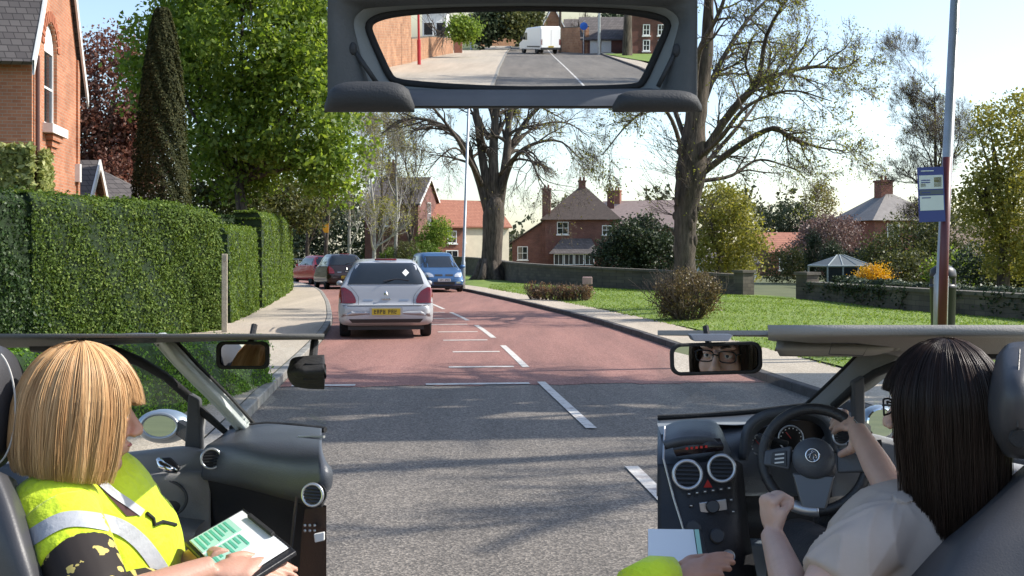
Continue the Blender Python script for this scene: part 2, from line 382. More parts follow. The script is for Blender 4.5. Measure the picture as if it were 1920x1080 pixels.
# lawn between the right pavement and the boundary wall
M_lawn = mat('lawn_grass', (.13, .2, .03), .95, col2=(.2, .27, .05), scale=1.2, bump=.8, bscale=60, detail=10)
WALL = [(13.5, 17.5), (11.4, 24), (10.2, 30), (8.9, 38.5), (5.8, 44), (2.6, 49.5), (.2, 57), (-1.2, 68), (-3.4, 80), (-9, 92)]
wl_ = catmull(WALL, 120)
rows = []
for k in range(121):
    s = lerp(s_of(1), s_of(84) + 6, k / 120); a = road_s(s, rightoff(s) + 1.2)
    t = k / 120; 
    wy = a.y + (3 if a.y < 60 else 1.5); i = int(np.argmin(np.abs(wl_[:, 1] - wy))); b = Vector((wl_[i][0] + .5, max(wl_[i][1], a.y) , 0)) if a.y > 14 else Vector((16, a.y, 0))
    rr = []
    for j in range(13):
        u = j / 12; p = a.lerp(b, u); rr.append((p.x, p.y, PT + .004 + .12 * math.sin(u * math.pi) * .8 + .02 * math.sin(p.x * 1.3 + p.y)))
    rows.append(rr)
lawn = tag(MB().grid(rows).build('lawn', M_lawn, smooth=True), kind='structure')
LBVH = BVHTree.FromObject(lawn, bpy.context.evaluated_depsgraph_get())
def lawn_z(x, y):
    h = LBVH.ray_cast(Vector((x, y, 5)), Vector((0, 0, -1))); return h[0].z if h[0] else PT
# grass blades on the lawn and along its edge
rng = np.random.default_rng(4); pts = []
while len(pts) < 60000:
    y = 10 + 42 * rng.random() ** 1.6; x = rng.uniform(-1, 14); e = road_pt(y, rightoff(s_of(y)) + 1.17)
    if x < e.x or x > np.interp(y, [w[1] for w in WALL], [w[0] for w in WALL]) - .2: continue
    pts.append((x, y, lawn_z(x, y)))
pts = np.array(pts); n = len(pts); ang = rng.uniform(0, 6.28, n); h = rng.uniform(.015, .045, n) ; w = rng.uniform(.004, .009, n) * (1 + pts[:, 1] / 25)
dx = np.stack([np.cos(ang), np.sin(ang), 0 * ang], 1); tip = np.stack([rng.normal(0, .03, n), rng.normal(0, .03, n), h], 1)
V = np.stack([pts - dx * w[:, None], pts + dx * w[:, None], pts + tip], 1).reshape(-1, 3)
M_blade = leafmat('grass_blade', (.1, .17, .022), (.19, .27, .045), (.28, .3, .09), .4)
tag(numesh('lawn_grass_blades', V, np.arange(3 * n).reshape(-1, 3), M_blade, tint=rng.random(n)), 'short mown green grass blades covering the lawn', 'grass', kind='stuff')
# ------------------------------------------------------------------ vegetation
def barkmat(name, c1, c2, s=7):
    m, nt, b, N, L = newmat(name); MATS[name] = m
    tc = N('ShaderNodeTexCoord'); mp = N('ShaderNodeMapping'); mp.inputs['Scale'].default_value = (s, s, s * .16); L(tc.outputs['Object'], mp.inputs[0])
    n1 = N('ShaderNodeTexNoise'); n1.inputs['Scale'].default_value = 1.6; n1.inputs['Detail'].default_value = 8; n1.inputs['Roughness'].default_value = .7; L(mp.outputs[0], n1.inputs['Vector'])
    n2 = N('ShaderNodeTexNoise'); n2.inputs['Scale'].default_value = .8; n2.inputs['Detail'].default_value = 5; L(tc.outputs['Object'], n2.inputs['Vector'])
    rp = N('ShaderNodeValToRGB'); e = rp.color_ramp.elements; e[0].position = .36; e[0].color = (*c1, 1); e[1].position = .66; e[1].color = (*c2, 1); L(n1.outputs[0], rp.inputs[0])
    mr = N('ShaderNodeMapRange'); mr.inputs[1].default_value = .35; mr.inputs[2].default_value = .7; mr.inputs[3].default_value = .7; mr.inputs[4].default_value = 1.3; L(n2.outputs[0], mr.inputs[0])
    mx = N('ShaderNodeMix'); mx.data_type = 'RGBA'; mx.blend_type = 'MULTIPLY'; mx.inputs[0].default_value = 1; L(rp.outputs[0], mx.inputs[6]); L(mr.outputs[0], mx.inputs[7]); L(mx.outputs[2], b.inputs['Base Color'])
    b.inputs['Roughness'].default_value = .95; bp = N('ShaderNodeBump'); bp.inputs['Strength'].default_value = 1; bp.inputs['Distance'].default_value = .05; L(n1.outputs[0], bp.inputs['Height']); L(bp.outputs[0], b.inputs['Normal'])
    return m
M_barkd = barkmat('bark_dark', (.035, .027, .021), (.15, .12, .092))
M_barkg = mat('bark_grey', (.13, .11, .085), .95, col2=(.24, .21, .17), scale=4, bump=.8, bscale=18)
M_barkb = mat('bark_birch', (.2, .19, .17), .9, col2=(.42, .4, .36), scale=5, bump=.5, bscale=18)
LF = dict(
    maple=leafmat('leaf_maple', (.09, .155, .025), (.21, .29, .05), (.33, .4, .1), .5),
    spring=leafmat('leaf_spring', (.15, .16, .03), (.28, .27, .06), (.38, .35, .12), .45),
    olive=leafmat('leaf_olive', (.045, .06, .02), (.11, .12, .035), (.19, .18, .06), .3),
    hedge=leafmat('leaf_hedge', (.055, .1, .016), (.13, .2, .03), (.24, .3, .075), .3, .7),
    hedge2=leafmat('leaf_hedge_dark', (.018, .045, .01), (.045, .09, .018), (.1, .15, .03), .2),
    bright=leafmat('leaf_bright_hedge', (.09, .2, .02), (.18, .33, .04), (.28, .44, .08), .35),
    yew=leafmat('leaf_yew', (.026, .034, .011), (.06, .064, .02), (.105, .095, .034), .2, .85),
    copper=leafmat('leaf_copper', (.1, .04, .028), (.2, .095, .065), (.28, .16, .11), .35),
    ivy=leafmat('leaf_creeper', (.2, .24, .07), (.4, .42, .16), (.55, .55, .28), .3),
    ever=leafmat('leaf_evergreen', (.02, .035, .014), (.05, .07, .03), (.11, .14, .07), .15),
    gold=leafmat('leaf_golden', (.5, .28, .01), (.7, .42, .02), (.8, .55, .05), .3),
    tan=leafmat('leaf_tan', (.14, .08, .04), (.26, .16, .08), (.36, .26, .15), .25),
    bud=leafmat('leaf_bud', (.12, .1, .03), (.22, .19, .06), (.32, .28, .12), .35))

class Tree:
    """recursive limbs; limb tubes and fine twigs are kept apart"""
    def __init__(s, seed): s.r = random.Random(seed); s.limb = MB(); s.tw_p = []; s.tw_r = []; s.tips = []
    def grow(s, p, d, L, r, lv, maxlv, spread=.75, trop=.05, wig=.16, kids=(5, 7), shrink=.62, sag=0):
        rr = s.r; n = max(3, int(4 + L * 1.2)) if lv < maxlv else 3
        pts = [Vector(p)]; d = Vector(d).normalized(); rad = [r]
        for i in range(n):
            d = (d + Vector((rr.gauss(0, wig), rr.gauss(0, wig), rr.gauss(0, wig) + trop - sag * (i / n)))).normalized()
            pts.append(pts[-1] + d * (L / n)); rad.append(r * (1 - .72 * (i + 1) / n))
        s.place(pts, rad, lv, maxlv)
        if lv >= maxlv: s.tips.append(pts[-1]); s.tips.append(pts[-2]); return
        s.kids(pts, rad, L, lv, maxlv, spread, trop, wig, kids, shrink, sag)
    def place(s, pts, rad, lv, maxlv):
        if rad[0] > .013: s.limb.tube(pts, [max(x, .004) for x in rad], 8 if rad[0] > .12 else (6 if rad[0] > .04 else 4), cap=False)
        else: s.tw_p.append(pts); s.tw_r.append(rad)
    def kids(s, pts, rad, L, lv, maxlv, spread, trop, wig, kids, shrink, sag, start=.25):
        rr = s.r; n = len(pts) - 1
        for k in range(rr.randint(*kids)):
            t = start + (1 - start) * rr.random() ** .8; i = min(int(t * n), n - 1); f = t * n - i
            q = pts[i].lerp(pts[i + 1], f); dd = (pts[i + 1] - pts[i]).normalized()
            a = Vector((rr.gauss(0, 1), rr.gauss(0, 1), rr.gauss(0, 1))); a = (a - dd * a.dot(dd)).normalized()
            nd = (dd + a * spread * rr.uniform(.6, 1.3)).normalized()
            s.grow(q, nd, L * shrink * rr.uniform(.6, 1.15) * (1 - .35 * t), max(.006, (rad[i] * (1 - f) + rad[i + 1] * f) * .62), lv + 1, maxlv, spread, trop, wig, kids, shrink, sag)
    def limb_path(s, pts, r0, r1, maxlv, n=14, L=None, start=.25, kids=(6, 9), **kw):
        c = [Vector(p) for p in catmull([tuple(p) for p in pts], n)]
        rad = [lerp(r0, r1, i / (n - 1)) for i in range(n)]; s.limb.tube(c, rad, 10 if r0 > .1 else 6, cap=False)
        tot = sum((c[i + 1] - c[i]).length for i in range(n - 1))
        a = dict(spread=.8, trop=.04, wig=.16, kids=kids, shrink=.6, sag=0); a.update(kw)
        k2 = dict(a); k2.pop('kids')
        s.kids(c, rad, L or tot * .75, 0, maxlv, a['spread'], a['trop'], a['wig'], kids, a['shrink'], a['sag'], start)
    def finish(s, root, bark, leaf=None, nleaf=0, size=.1, spreadl=.25, seed=1):
        s.limb.build('trunk', bark, root, smooth=True)
        # twigs: thin three-sided tubes, made in one go
        if s.tw_p:
            V = []; Q = []; k = 0
            for pts, rad in zip(s.tw_p, s.tw_r):
                for i, p in enumerate(pts):
                    r = max(rad[i], .004)
                    for a in (0, 2.094, 4.189): V.append((p.x + r * math.cos(a), p.y + r * math.sin(a), p.z + r * math.sin(a + 1) * .6))
                for i in range(len(pts) - 1):
                    for j in range(3): Q.append((k + i * 3 + j, k + i * 3 + (j + 1) % 3, k + i * 3 + 3 + (j + 1) % 3, k + i * 3 + 3 + j))
                k += 3 * len(pts)
            numesh('twigs', np.array(V), np.array(Q), bark, root, smooth=True)
        if leaf and s.tips:
            rng = np.random.default_rng(seed); T = np.array([tuple(t) for t in s.tips])
            c = T[rng.integers(0, len(T), nleaf)] + rng.normal(0, spreadl, (nleaf, 3))
            leaves('crown', c, size, leaf, root, rng)

def crown_pts(rng, blobs, n, clump=.35, per=26):
    """leaf positions: clumps spread in the outer part of several ellipsoids"""
    vol = np.array([b[3] * b[4] * b[5] for b in blobs]) ** .75; vol /= vol.sum(); C = []
    m = n // per
    for b, v in zip(blobs, vol):
        k = max(3, int(m * v)); d = rng.normal(size=(k, 3)); d /= np.linalg.norm(d, axis=1)[:, None]
        r = rng.uniform(.25, 1, k) ** .45 * (1 + rng.normal(0, .07, k)); c = np.array(b[:3]) + d * r[:, None] * np.array(b[3:6])
        C.append(np.repeat(c, per, 0) + rng.normal(size=(k * per, 3)) * clump * np.array([1, 1, .65]))
    return np.vstack(C)
def leafy(name, label, base, blobs, n, size, leaf, bark, seed, trunk_r=.2, clump=.35, cat='tree', group=None, limbs=7, fork=None, per=26):
    root = empty(name, base, label=label, cat=cat, group=group); rng = np.random.default_rng(seed); rr = random.Random(seed)
    t = Tree(seed); base = Vector(base); top = Vector(max(blobs, key=lambda b: b[2])[:3])
    fk = base.lerp(Vector((top.x, top.y, top.z)), fork or .4)
    t.limb.tube([base - Vector((0, 0, .1)), base.lerp(fk, .5) + Vector((rr.gauss(0, .05), 0, 0)), fk], [trunk_r * 1.25, trunk_r, trunk_r * .8], 10)
    for k in range(limbs):
        b = blobs[k % len(blobs)]; tgt = Vector(b[:3]) + Vector((rr.uniform(-.6, .6) * b[3], rr.uniform(-.6, .6) * b[4], rr.uniform(-.1, .8) * b[5]))
        mid = fk.lerp(tgt, .5) + Vector((rr.gauss(0, .2), rr.gauss(0, .2), .3))
        t.limb_path([fk - Vector((0, 0, rr.uniform(0, .4))), mid, tgt], trunk_r * .5, .02, 2, n=8, kids=(3, 5), L=(tgt - fk).length * .5)
    t.finish(root, bark)
    leaves('crown', crown_pts(rng, blobs, n, clump, per), size, leaf, root, rng)
    return root
def bare(name, label, base, h, r, seed, bark, maxlv=4, leaf=None, nleaf=0, lsize=.1, spread=.75, trunk=.3, limbs=(7, 9), trop=.06, sag=0, cat='tree', group=None, lean=(0, 0), shrink=.62):
    root = empty(name, base, label=label, cat=cat, group=group); t = Tree(seed); base = Vector(base); rr = t.r
    top = base + Vector((lean[0], lean[1], h * .92)); pts = [base - Vector((0, 0, .15)), base + Vector((0, 0, .3))] + [base.lerp(top, k / 5) + Vector((rr.gauss(0, .02 * h), rr.gauss(0, .02 * h), 0)) * (k / 5) for k in range(1, 6)]
    t.limb_path(pts, r, r * .12, maxlv, n=16, L=h * .52, start=trunk, kids=limbs, spread=spread, trop=trop, sag=sag, shrink=shrink)
    t.finish(root, bark, leaf, nleaf, lsize, .22, seed); return root

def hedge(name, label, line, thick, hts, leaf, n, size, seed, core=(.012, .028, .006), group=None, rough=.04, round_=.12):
    """clipped hedge along a ground polyline: an uneven inner mass with leaves standing on its faces"""
    base = Vector((*line[0], PT)); root = empty(name, base, label=label, cat='hedge', group=group)
    rng = np.random.default_rng(seed); m = max(14, int(sum(math.dist(line[i], line[i + 1]) for i in range(len(line) - 1)) / .3))
    c = catmull(line, m) if len(line) > 2 else np.array([np.array(line[0]) * (1 - t) + np.array(line[1]) * t for t in np.linspace(0, 1, m)])
    hh = np.interp(np.linspace(0, 1, m), np.linspace(0, 1, len(hts)), hts); d = np.gradient(c, axis=0); d /= np.linalg.norm(d, axis=1)[:, None]; nn = np.stack([d[:, 1], -d[:, 0]], 1)
    prof = []
    for u in np.linspace(0, 1, 25):                      # section: up one face, over the top, down the other
        if u < .4: x, z = .5, u / .4
        elif u < .6: x, z = .5 - (u - .4) / .2, 1.0
        else: x, z = -.5, 1 - (u - .6) / .4
        prof.append((x, z))
    def sec(i, x, z, amp):
        H = hh[i]; e = max(0, z * H - (H - round_)) / round_; x2 = x * (1 - .25 * e * e) * (1 - .06 * z)
        w = amp * (math.sin(i * .7 + z * 5 + seed) * .5 + math.sin(i * 1.9 - z * 9 + seed * 2) * .3 + math.sin(i * 3.7 + z * 17 + x * 8) * .25)
        q = c[i] + nn[i] * (x2 * thick + w * (1 if x > 0 else -1)); return np.array([q[0], q[1], PT - .03 + z * H + (w * .6 if abs(x) < .5 else 0)])
    rows = [[sec(i, x, z, rough) for x, z in prof] for i in range(m)]
    mb = MB().grid(rows); k = len(prof)
    mb.f.append(tuple(range(k))); mb.f.append(tuple(reversed(range((m - 1) * k, m * k))))
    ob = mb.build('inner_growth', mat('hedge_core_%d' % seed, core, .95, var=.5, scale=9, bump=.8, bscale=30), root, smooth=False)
    A = np.array(rows); C = []; Nn = []
    i = rng.uniform(0, m - 1.001, n); j = rng.uniform(0, 1, n) ** 1.35 * (k - 1.001)
    i0 = i.astype(int); j0 = j.astype(int); fi = (i - i0)[:, None]; fj = (j - j0)[:, None]
    a, b, cc, dd = A[i0, j0], A[i0 + 1, j0], A[i0, j0 + 1], A[i0 + 1, j0 + 1]
    Pp = (a * (1 - fi) + b * fi) * (1 - fj) + (cc * (1 - fi) + dd * fi) * fj; nv = np.cross(b - a, cc - a); nv /= np.linalg.norm(nv, axis=1)[:, None] + 1e-9
    mid = np.stack([c[i0][:, 0], c[i0][:, 1], np.full(n, .8)], 1); sg = np.sign((nv * (Pp - mid)).sum(1)); nv *= sg[:, None]
    # end caps
    ne = n // 12
    for e, sgn in ((0, -1), (m - 1, 1)):
        q = rng.integers(0, k, ne); t = rng.random(ne)[:, None]; q2 = A[e][q] * t + A[e][k - 1 - q] * (1 - t)
        Pp = np.vstack([Pp, q2]); nv = np.vstack([nv, np.tile(np.array([d[e][0], d[e][1], 0]) * sgn, (ne, 1))])
    dep = rng.exponential(.02, len(Pp))[:, None] - .006
    dip = (np.sin(Pp[:, 0] * 7 + Pp[:, 2] * 2.0) * np.sin(Pp[:, 2] * 3 + Pp[:, 1] * 5))[:, None] * .025
    leaves('foliage', Pp + nv * (dep + dip), size, leaf, root, rng, N=nv, jit=.85)
    return root
def shrub(name, label, base, rx, ry, rz, n, size, leaf, seed, stems=14, cat='shrub', group=None, clump=.12, bark=None):
    base = Vector(base); root = empty(name, base, label=label, cat=cat, group=group); rng = np.random.default_rng(seed); rr = random.Random(seed); t = Tree(seed)
    for k in range(stems):
        a = rr.uniform(0, 6.28); q = base + Vector((math.cos(a) * rx * .3, math.sin(a) * ry * .3, -.05)); t.grow(q, (math.cos(a) * .5 * rx, math.sin(a) * .5 * ry, rz), rz * 1.7, .018, 2, 3, kids=(4, 7))
    t.finish(root, bark or M_barkd)
    blobs = [(base.x, base.y, base.z + rz * .85, rx, ry, rz)] + [(base.x + rr.uniform(-.5, .5) * rx, base.y + rr.uniform(-.5, .5) * ry, base.z + rz * rr.uniform(.6, 1.2), rx * .55, ry * .55, rz * .6) for _ in range(3)]
    c = crown_pts(rng, blobs, n, clump, 12); c = c[c[:, 2] > base.z + .02]
    leaves('leaf_mass', c, size, leaf, root, rng)['kind'] = 'stuff'
    return root
# ------------------------------------------------------------------ buildings
M_bk_orange = brickmat('brick_orange', (.42, .155, .075), (.5, .21, .11), (.42, .33, .25))
M_bk_red = brickmat('brick_red', (.24, .075, .045), (.32, .11, .065), (.3, .24, .2))
M_bk_dark = brickmat('brick_dark', (.15, .055, .042), (.2, .075, .055), (.2, .16, .14))
M_stone = brickmat('stone_wall', (.085, .072, .058), (.14, .118, .09), (.06, .05, .042), bw=.32, bh=.13)
M_slate = tilemat('roof_slate', (.1, .085, .08), (.15, .13, .12), .22, .25)
M_tile_r = tilemat('roof_red_tile', (.3, .11, .065), (.37, .15, .09), .2, .2)
M_tile_b = tilemat('roof_brown_tile', (.15, .1, .075), (.2, .14, .1), .2, .2)
M_cream = mat('cream_render', (.68, .6, .45), .8, var=.08, scale=2, bump=.2)
M_conc = mat('concrete', (.42, .37, .29), .9, var=.2, scale=12, bump=.4)
def window(root, M, c, w, h, nrm_out, frame=M_wframe, mull=(1, 1), sill=True, depth=.1, arch=0):
    """M: 4x4 of the house; c: local centre on the wall face; nrm_out: 'f','r','l' local face"""
    rot = {'f': 0, 'r': math.pi / 2, 'l': -math.pi / 2, 'b': math.pi}[nrm_out]
    T = M @ Matrix.Translation(c) @ Matrix.Rotation(rot, 4, 'Z')
    def bx(mb, x0, x1, y0, y1, z0, z1):
        vs = [T @ Vector(p) for p in ((x0, y0, z0), (x1, y0, z0), (x1, y1, z0), (x0, y1, z0), (x0, y0, z1), (x1, y0, z1), (x1, y1, z1), (x0, y1, z1))]
        return mb.add(vs, [(0, 3, 2, 1), (4, 5, 6, 7), (0, 1, 5, 4), (1, 2, 6, 5), (2, 3, 7, 6), (3, 0, 4, 7)])
    fw = .07; mb = MB(); a, b = w / 2, h / 2
    for x0, x1, z0, z1 in ((-a, -a + fw, -b, b), (a - fw, a, -b, b), (-a + fw, a - fw, -b, -b + fw), (-a + fw, a - fw, b - fw, b)): bx(mb, x0, x1, -.05, .05, z0, z1)
    for k in range(1, mull[0] + 1): x = -a + 2 * a * k / (mull[0] + 1); bx(mb, x - .022, x + .022, -.035, .04, -b + fw, b - fw)
    for k in range(1, mull[1] + 1): z = -b + 2 * b * k / (mull[1] + 1); bx(mb, -a + fw, a - fw, -.03, .035, z - .025, z + .025)
    if arch:
        n = 10; pts = [T @ Vector((a * math.cos(t), -.05, b + arch * math.sin(t))) for t in np.linspace(0, math.pi, n)]
        mb.prism(pts, (T.to_3x3() @ Vector((0, .1, 0))))
    wo = mb.build('window', frame, root)
    bx(MB(), -a + .02, a - .02, -.012, .012, -b + .02, b - .02).build('pane', M_pane, wo)
    if sill: bx(MB(), -a - .08, a + .08, -.13, .02, -b - .11, -b - .003).build('sill', M_white, wo)
    return wo
def house(name, label, org, rz, w, d, eave, ridge, wall, roof, style='x', wins=(), chims=(), over=.3, base=-.1, group=None, barge=None, cat='house'):
    root = empty(name, org, rz, label, cat, group); M = pmat(root)
    def T(p): return M @ Vector(p)
    mb = MB(); z0 = base
    c = [(0, 0), (w, 0), (w, d), (0, d)]
    mb.add([T((x, y, z0)) for x, y in c] + [T((x, y, eave)) for x, y in c], [(0, 1, 5, 4), (1, 2, 6, 5), (2, 3, 7, 6), (3, 0, 4, 7)])
    if style == 'x': mb.add([T(p) for p in ((w, 0, eave), (w, d, eave), (w, d / 2, ridge), (0, 0, eave), (0, d, eave), (0, d / 2, ridge))], [(0, 1, 2), (3, 5, 4)])
    if style == 'y': mb.add([T(p) for p in ((0, 0, eave), (w, 0, eave), (w / 2, 0, ridge), (0, d, eave), (w, d, eave), (w / 2, d, ridge))], [(0, 1, 2), (3, 5, 4)])
    mb.build('wall', wall, root)
    o = over; rf = MB(); sl = (ridge - eave)
    if style == 'x':
        dz = sl / (d / 2) * o; th = Vector((0, 0, .12))
        for ys in ((-o, d / 2), (d + o, d / 2)): rf.prism([T((-o * .6, ys[0], eave - dz)), T((w + o * .6, ys[0], eave - dz)), T((w + o * .6, ys[1], ridge + .02)), T((-o * .6, ys[1], ridge + .02))], th)
    elif style == 'y':
        dz = sl / (w / 2) * o; th = Vector((0, 0, .12))
        for xs_ in ((-o, w / 2), (w + o, w / 2)): rf.prism([T((xs_[0], -o * .6, eave - dz)), T((xs_[0], d + o * .6, eave - dz)), T((xs_[1], d + o * .6, ridge + .02)), T((xs_[1], -o * .6, ridge + .02))], th)
    else:
        q = min(w, d) / 2; a = (q, d / 2, ridge) if w >= d else (w / 2, q, ridge); b = (w - q, d / 2, ridge) if w >= d else (w / 2, d - q, ridge)
        if abs(w - d) < .05: b = (a[0] + .02, a[1], a[2])
        e = [(-o, -o, eave - .1), (w + o, -o, eave - .1), (w + o, d + o, eave - .1), (-o, d + o, eave - .1)]
        if w >= d: rf.add([T(p) for p in e + [a, b]], [(0, 1, 5, 4), (1, 2, 5), (2, 3, 4, 5), (3, 0, 4), (0, 3, 2, 1)])
        else: rf.add([T(p) for p in e + [a, b]], [(0, 1, 4), (1, 2, 5, 4), (2, 3, 5), (3, 0, 4, 5), (0, 3, 2, 1)])
    ro = rf.build('roof', roof, root)
    if barge and style in 'xy':
        for side in (0, 1):
            for sg in (0, 1):
                if style == 'x': X = w + o * .6 + .02 if side else -o * .6 - .02; A = T((X, -o if sg else d + o, eave - sl / (d / 2) * o - .12)); B = T((X, d / 2, ridge - .1))
                else: Y = -o * .6 - .02 if side else d + o * .6 + .02; A = T((-o if sg else w + o, Y, eave - sl / (w / 2) * o - .12)); B = T((w / 2, Y, ridge - .1))
                MB().prism([A, B, B + Vector((0, 0, .26)), A + Vector((0, 0, .26))], M.to_3x3() @ (Vector((.05, 0, 0)) if style == 'x' else Vector((0, .05, 0)))).build('bargeboard', barge, ro)
    for (x, y, zb, zt, cw) in chims:
        ch = MB(); 
        for (ww, a, b) in ((cw, zb, zt), (cw + .14, zt, zt + .15)): ch.add([T((x + sx * ww / 2, y + sy * ww / 2, z)) for z in (a, b) for sx, sy in ((-1, -1), (1, -1), (1, 1), (-1, 1))], [(0, 3, 2, 1), (4, 5, 6, 7), (0, 1, 5, 4), (1, 2, 6, 5), (2, 3, 7, 6), (3, 0, 4, 7)])
        for k in (-1, 1): ch.tube([T((x + k * .17, y, zt + .15)), T((x + k * .17, y, zt + .5))], .1, 8)
        ch.build('chimney', wall, ro)
    for (face, u, z, ww, hh) in wins:
        cpos = {'f': (u, -.01, z), 'r': (w + .01, u, z), 'l': (-.01, u, z)}[face]
        window(root, M, cpos, ww, hh, face)
    return root, M

# the gabled brick house behind the left hedge
rzL = math.atan2(.7, 4.4)
root, M = house('brick_house', 'orange brick gabled house with white bargeboards and tall arched window behind the hedge', (-10.3, 24.6, 0), rzL, 0.001, .001, .001, .002, M_bk_orange, M_slate, 'none')
for ch in list(root.children): bpy.data.objects.remove(ch)
T = lambda p: M @ Vector(p)
E, RD, D, Wd = 6.05, 10.3, 4.7, 9.0
mb = MB(); mb.add([T(p) for p in ((-Wd, 0, 0), (0, 0, 0), (0, 0, E), (-Wd, 0, E))], [(0, 1, 2, 3)])
# gable wall with a deep opening for the arched window
uy0, uy1, zb, zt = 1.08, 2.28, 4.5, 6.25
arch = [(1.68 + .6 * math.cos(t), zt + .6 * math.sin(t)) for t in np.linspace(0, math.pi, 9)]
outer = [(0, 0), (D, 0), (D, E), (D / 2, RD), (0, E)]
bm = bmesh.new()
ov = [bm.verts.new(T((0, y, z))) for y, z in outer]; iv = [bm.verts.new(T((0, y, z))) for y, z in [(uy0, zb), (uy1, zb)] + arch]
oe = [bm.edges.new((ov[i], ov[(i + 1) % len(ov)])) for i in range(len(ov))]; ie = [bm.edges.new((iv[i], iv[(i + 1) % len(iv)])) for i in range(len(iv))]
bmesh.ops.triangle_fill(bm, use_beauty=True, edges=oe + ie)
k = len(iv); iv2 = [bm.verts.new(v.co + M.to_3x3() @ Vector((-.16, 0, 0))) for v in iv]
for i in range(k): bm.faces.new((iv[i], iv[(i + 1) % k], iv2[(i + 1) % k], iv2[i]))
me = bpy.data.meshes.new('gable_wall'); bm.to_mesh(me); bm.free(); me.materials.append(M_bk_orange)
o = bpy.data.objects.new('gable_wall', me); COL.objects.link(o); world_parent(o, root)
mb.add([T(p) for p in ((-Wd, D, 0), (0, D, 0), (0, D, E), (-Wd, D, E))], [(3, 2, 1, 0)])
mb.build('wall', M_bk_orange, root)
wo = window(root, M, (-.13, 1.68, (zb + zt) / 2), 1.2, zt - zb, 'r', mull=(0, 1), sill=False, arch=.58)
MB().prism([T((-.05, .92, zb - .22)), T((.22, .92, zb - .22)), T((.22, .92, zb - .02)), T((-.05, .92, zb))], M.to_3x3() @ Vector((0, 1.52, 0))).build('sill', M_white, wo)
for k, (a, b, z) in enumerate(((1.2, 2.16, .36), (1.32, 2.04, .5), (1.44, 1.92, .62))):
    MB().add([T((x, y, zb - z + dz)) for dz in (0, .13) for x, y in ((-.02, a), (.16 - .045 * k, a), (.16 - .045 * k, b), (-.02, b))], [(0, 3, 2, 1), (4, 5, 6, 7), (0, 1, 5, 4), (1, 2, 6, 5), (2, 3, 7, 6), (3, 0, 4, 7)]).build('brick_corbel', M_bk_orange, root)
# arch of gauged bricks over the window
for t in np.linspace(.12, math.pi - .12, 13):
    r0, r1 = .62, .86; dt = .09
    q = [T((.012, 1.68 + r * math.cos(t + s), zt + r * math.sin(t + s))) for r, s in ((r0, -dt), (r1, -dt), (r1, dt), (r0, dt))]
    MB().prism(q, M.to_3x3() @ Vector((.014, 0, 0))).build('arch_brick', mat('arch_brick', (.36, .12, .06), .85, var=.25, scale=5), root)
# steep roof with a bell-cast foot, as two sheets of tiles
ro = None; sec = [(-.42, E - .42), (-.12, E + .05), (.5, E + 1.05), (D / 2, RD + .1)]
for sg in (0, 1):
    f = (lambda y: D - y) if sg else (lambda y: y)
    rows = [[T((x, f(y), z)) for y, z in catmull(sec, 12)] for x in np.linspace(-Wd, .1, 20)]
    o = MB().grid(rows).build('roof', M_slate, root, solid=.1); ro = ro or o
    up = catmull(sec, 14); mb = MB()
    a = [T((.105, f(y), z - .28)) for y, z in up]; b = [T((.105, f(y), z + .03)) for y, z in up]; a2 = [T((.155, f(y), z - .28)) for y, z in up]; b2 = [T((.155, f(y), z + .03)) for y, z in up]
    mb.grid([a, b, b2, a2, a]).build('bargeboard', M_white, root)
MB().tube([T((.08, .16, .2)), T((.08, .16, E - .2))], .05, 8).build('drainpipe', mat('drainpipe', (.1, .04, .03), .6), root)
MB().box(T((.06, 4.3, 3.6)), (.12, .2, .45), rzL).build('alarm_box', M_white, root)
# quoins and recessed strip that edge the gable
for y in (.45, 4.45): MB().prism([T((-.005, y - .12, 0)), T((.05, y - .12, 0)), T((.05, y + .12, 0)), T((-.005, y + .12, 0))], (0, 0, E + .4)).build('brick_pilaster', M_bk_orange, root)
# creeper at the near corner
rng = np.random.default_rng(8); n = 2600; u = rng.uniform(-.2, 1.0, n); z = 1.6 + 2.2 * rng.random(n) ** .8
ok = (np.abs(u - .35) < .75 - .16 * (z - 1.2)); c = np.array([tuple(T((.12 + .14 * rng.random(), uu, zz))) for uu, zz in zip(u[ok], z[ok])])
cr = empty('creeper', T((.15, .4, 0)), label='pale yellow-green creeper climbing the corner of the orange brick house', cat='climber'); x2 = rng.uniform(-1.0, .1, 2400); z2 = 1.5 + 2.4 * rng.random(2400) ** .8; k2 = np.abs(x2 + .3) < .75 - .14 * (z2 - 1.2); c = np.vstack([c, np.array([tuple(T((xx, -.12 - .15 * rng.random(), zz))) for xx, zz in zip(x2[k2], z2[k2])])])
leaves('leaf_mass', c, .17, LF['ivy'], cr, rng)
MB().tube([T((.1, .3, 0)), T((.12, .4, 1.5)), T((.12, .3, 3))], .03, 6).build('stem', M_barkd, cr)
# the low wing beyond it
root2, M2 = house('brick_outbuilding', 'small brick outbuilding with white-edged slate roof beside the gabled house', tuple(T((-5.4, D + .8, 0))), rzL, 5.25, 3.0, 2.7, 4.0, M_bk_orange, M_slate, 'x', barge=M_white)
root3, M3 = house('slate_lean_to', 'far lean-to with slate roof and pale eaves behind the brick outbuilding', tuple(T((-4.0, D + 5.2, 0))), rzL, 4.75, 3.0, 3.3, 4.2, M_bk_orange, M_slate, 'hip', over=.45)

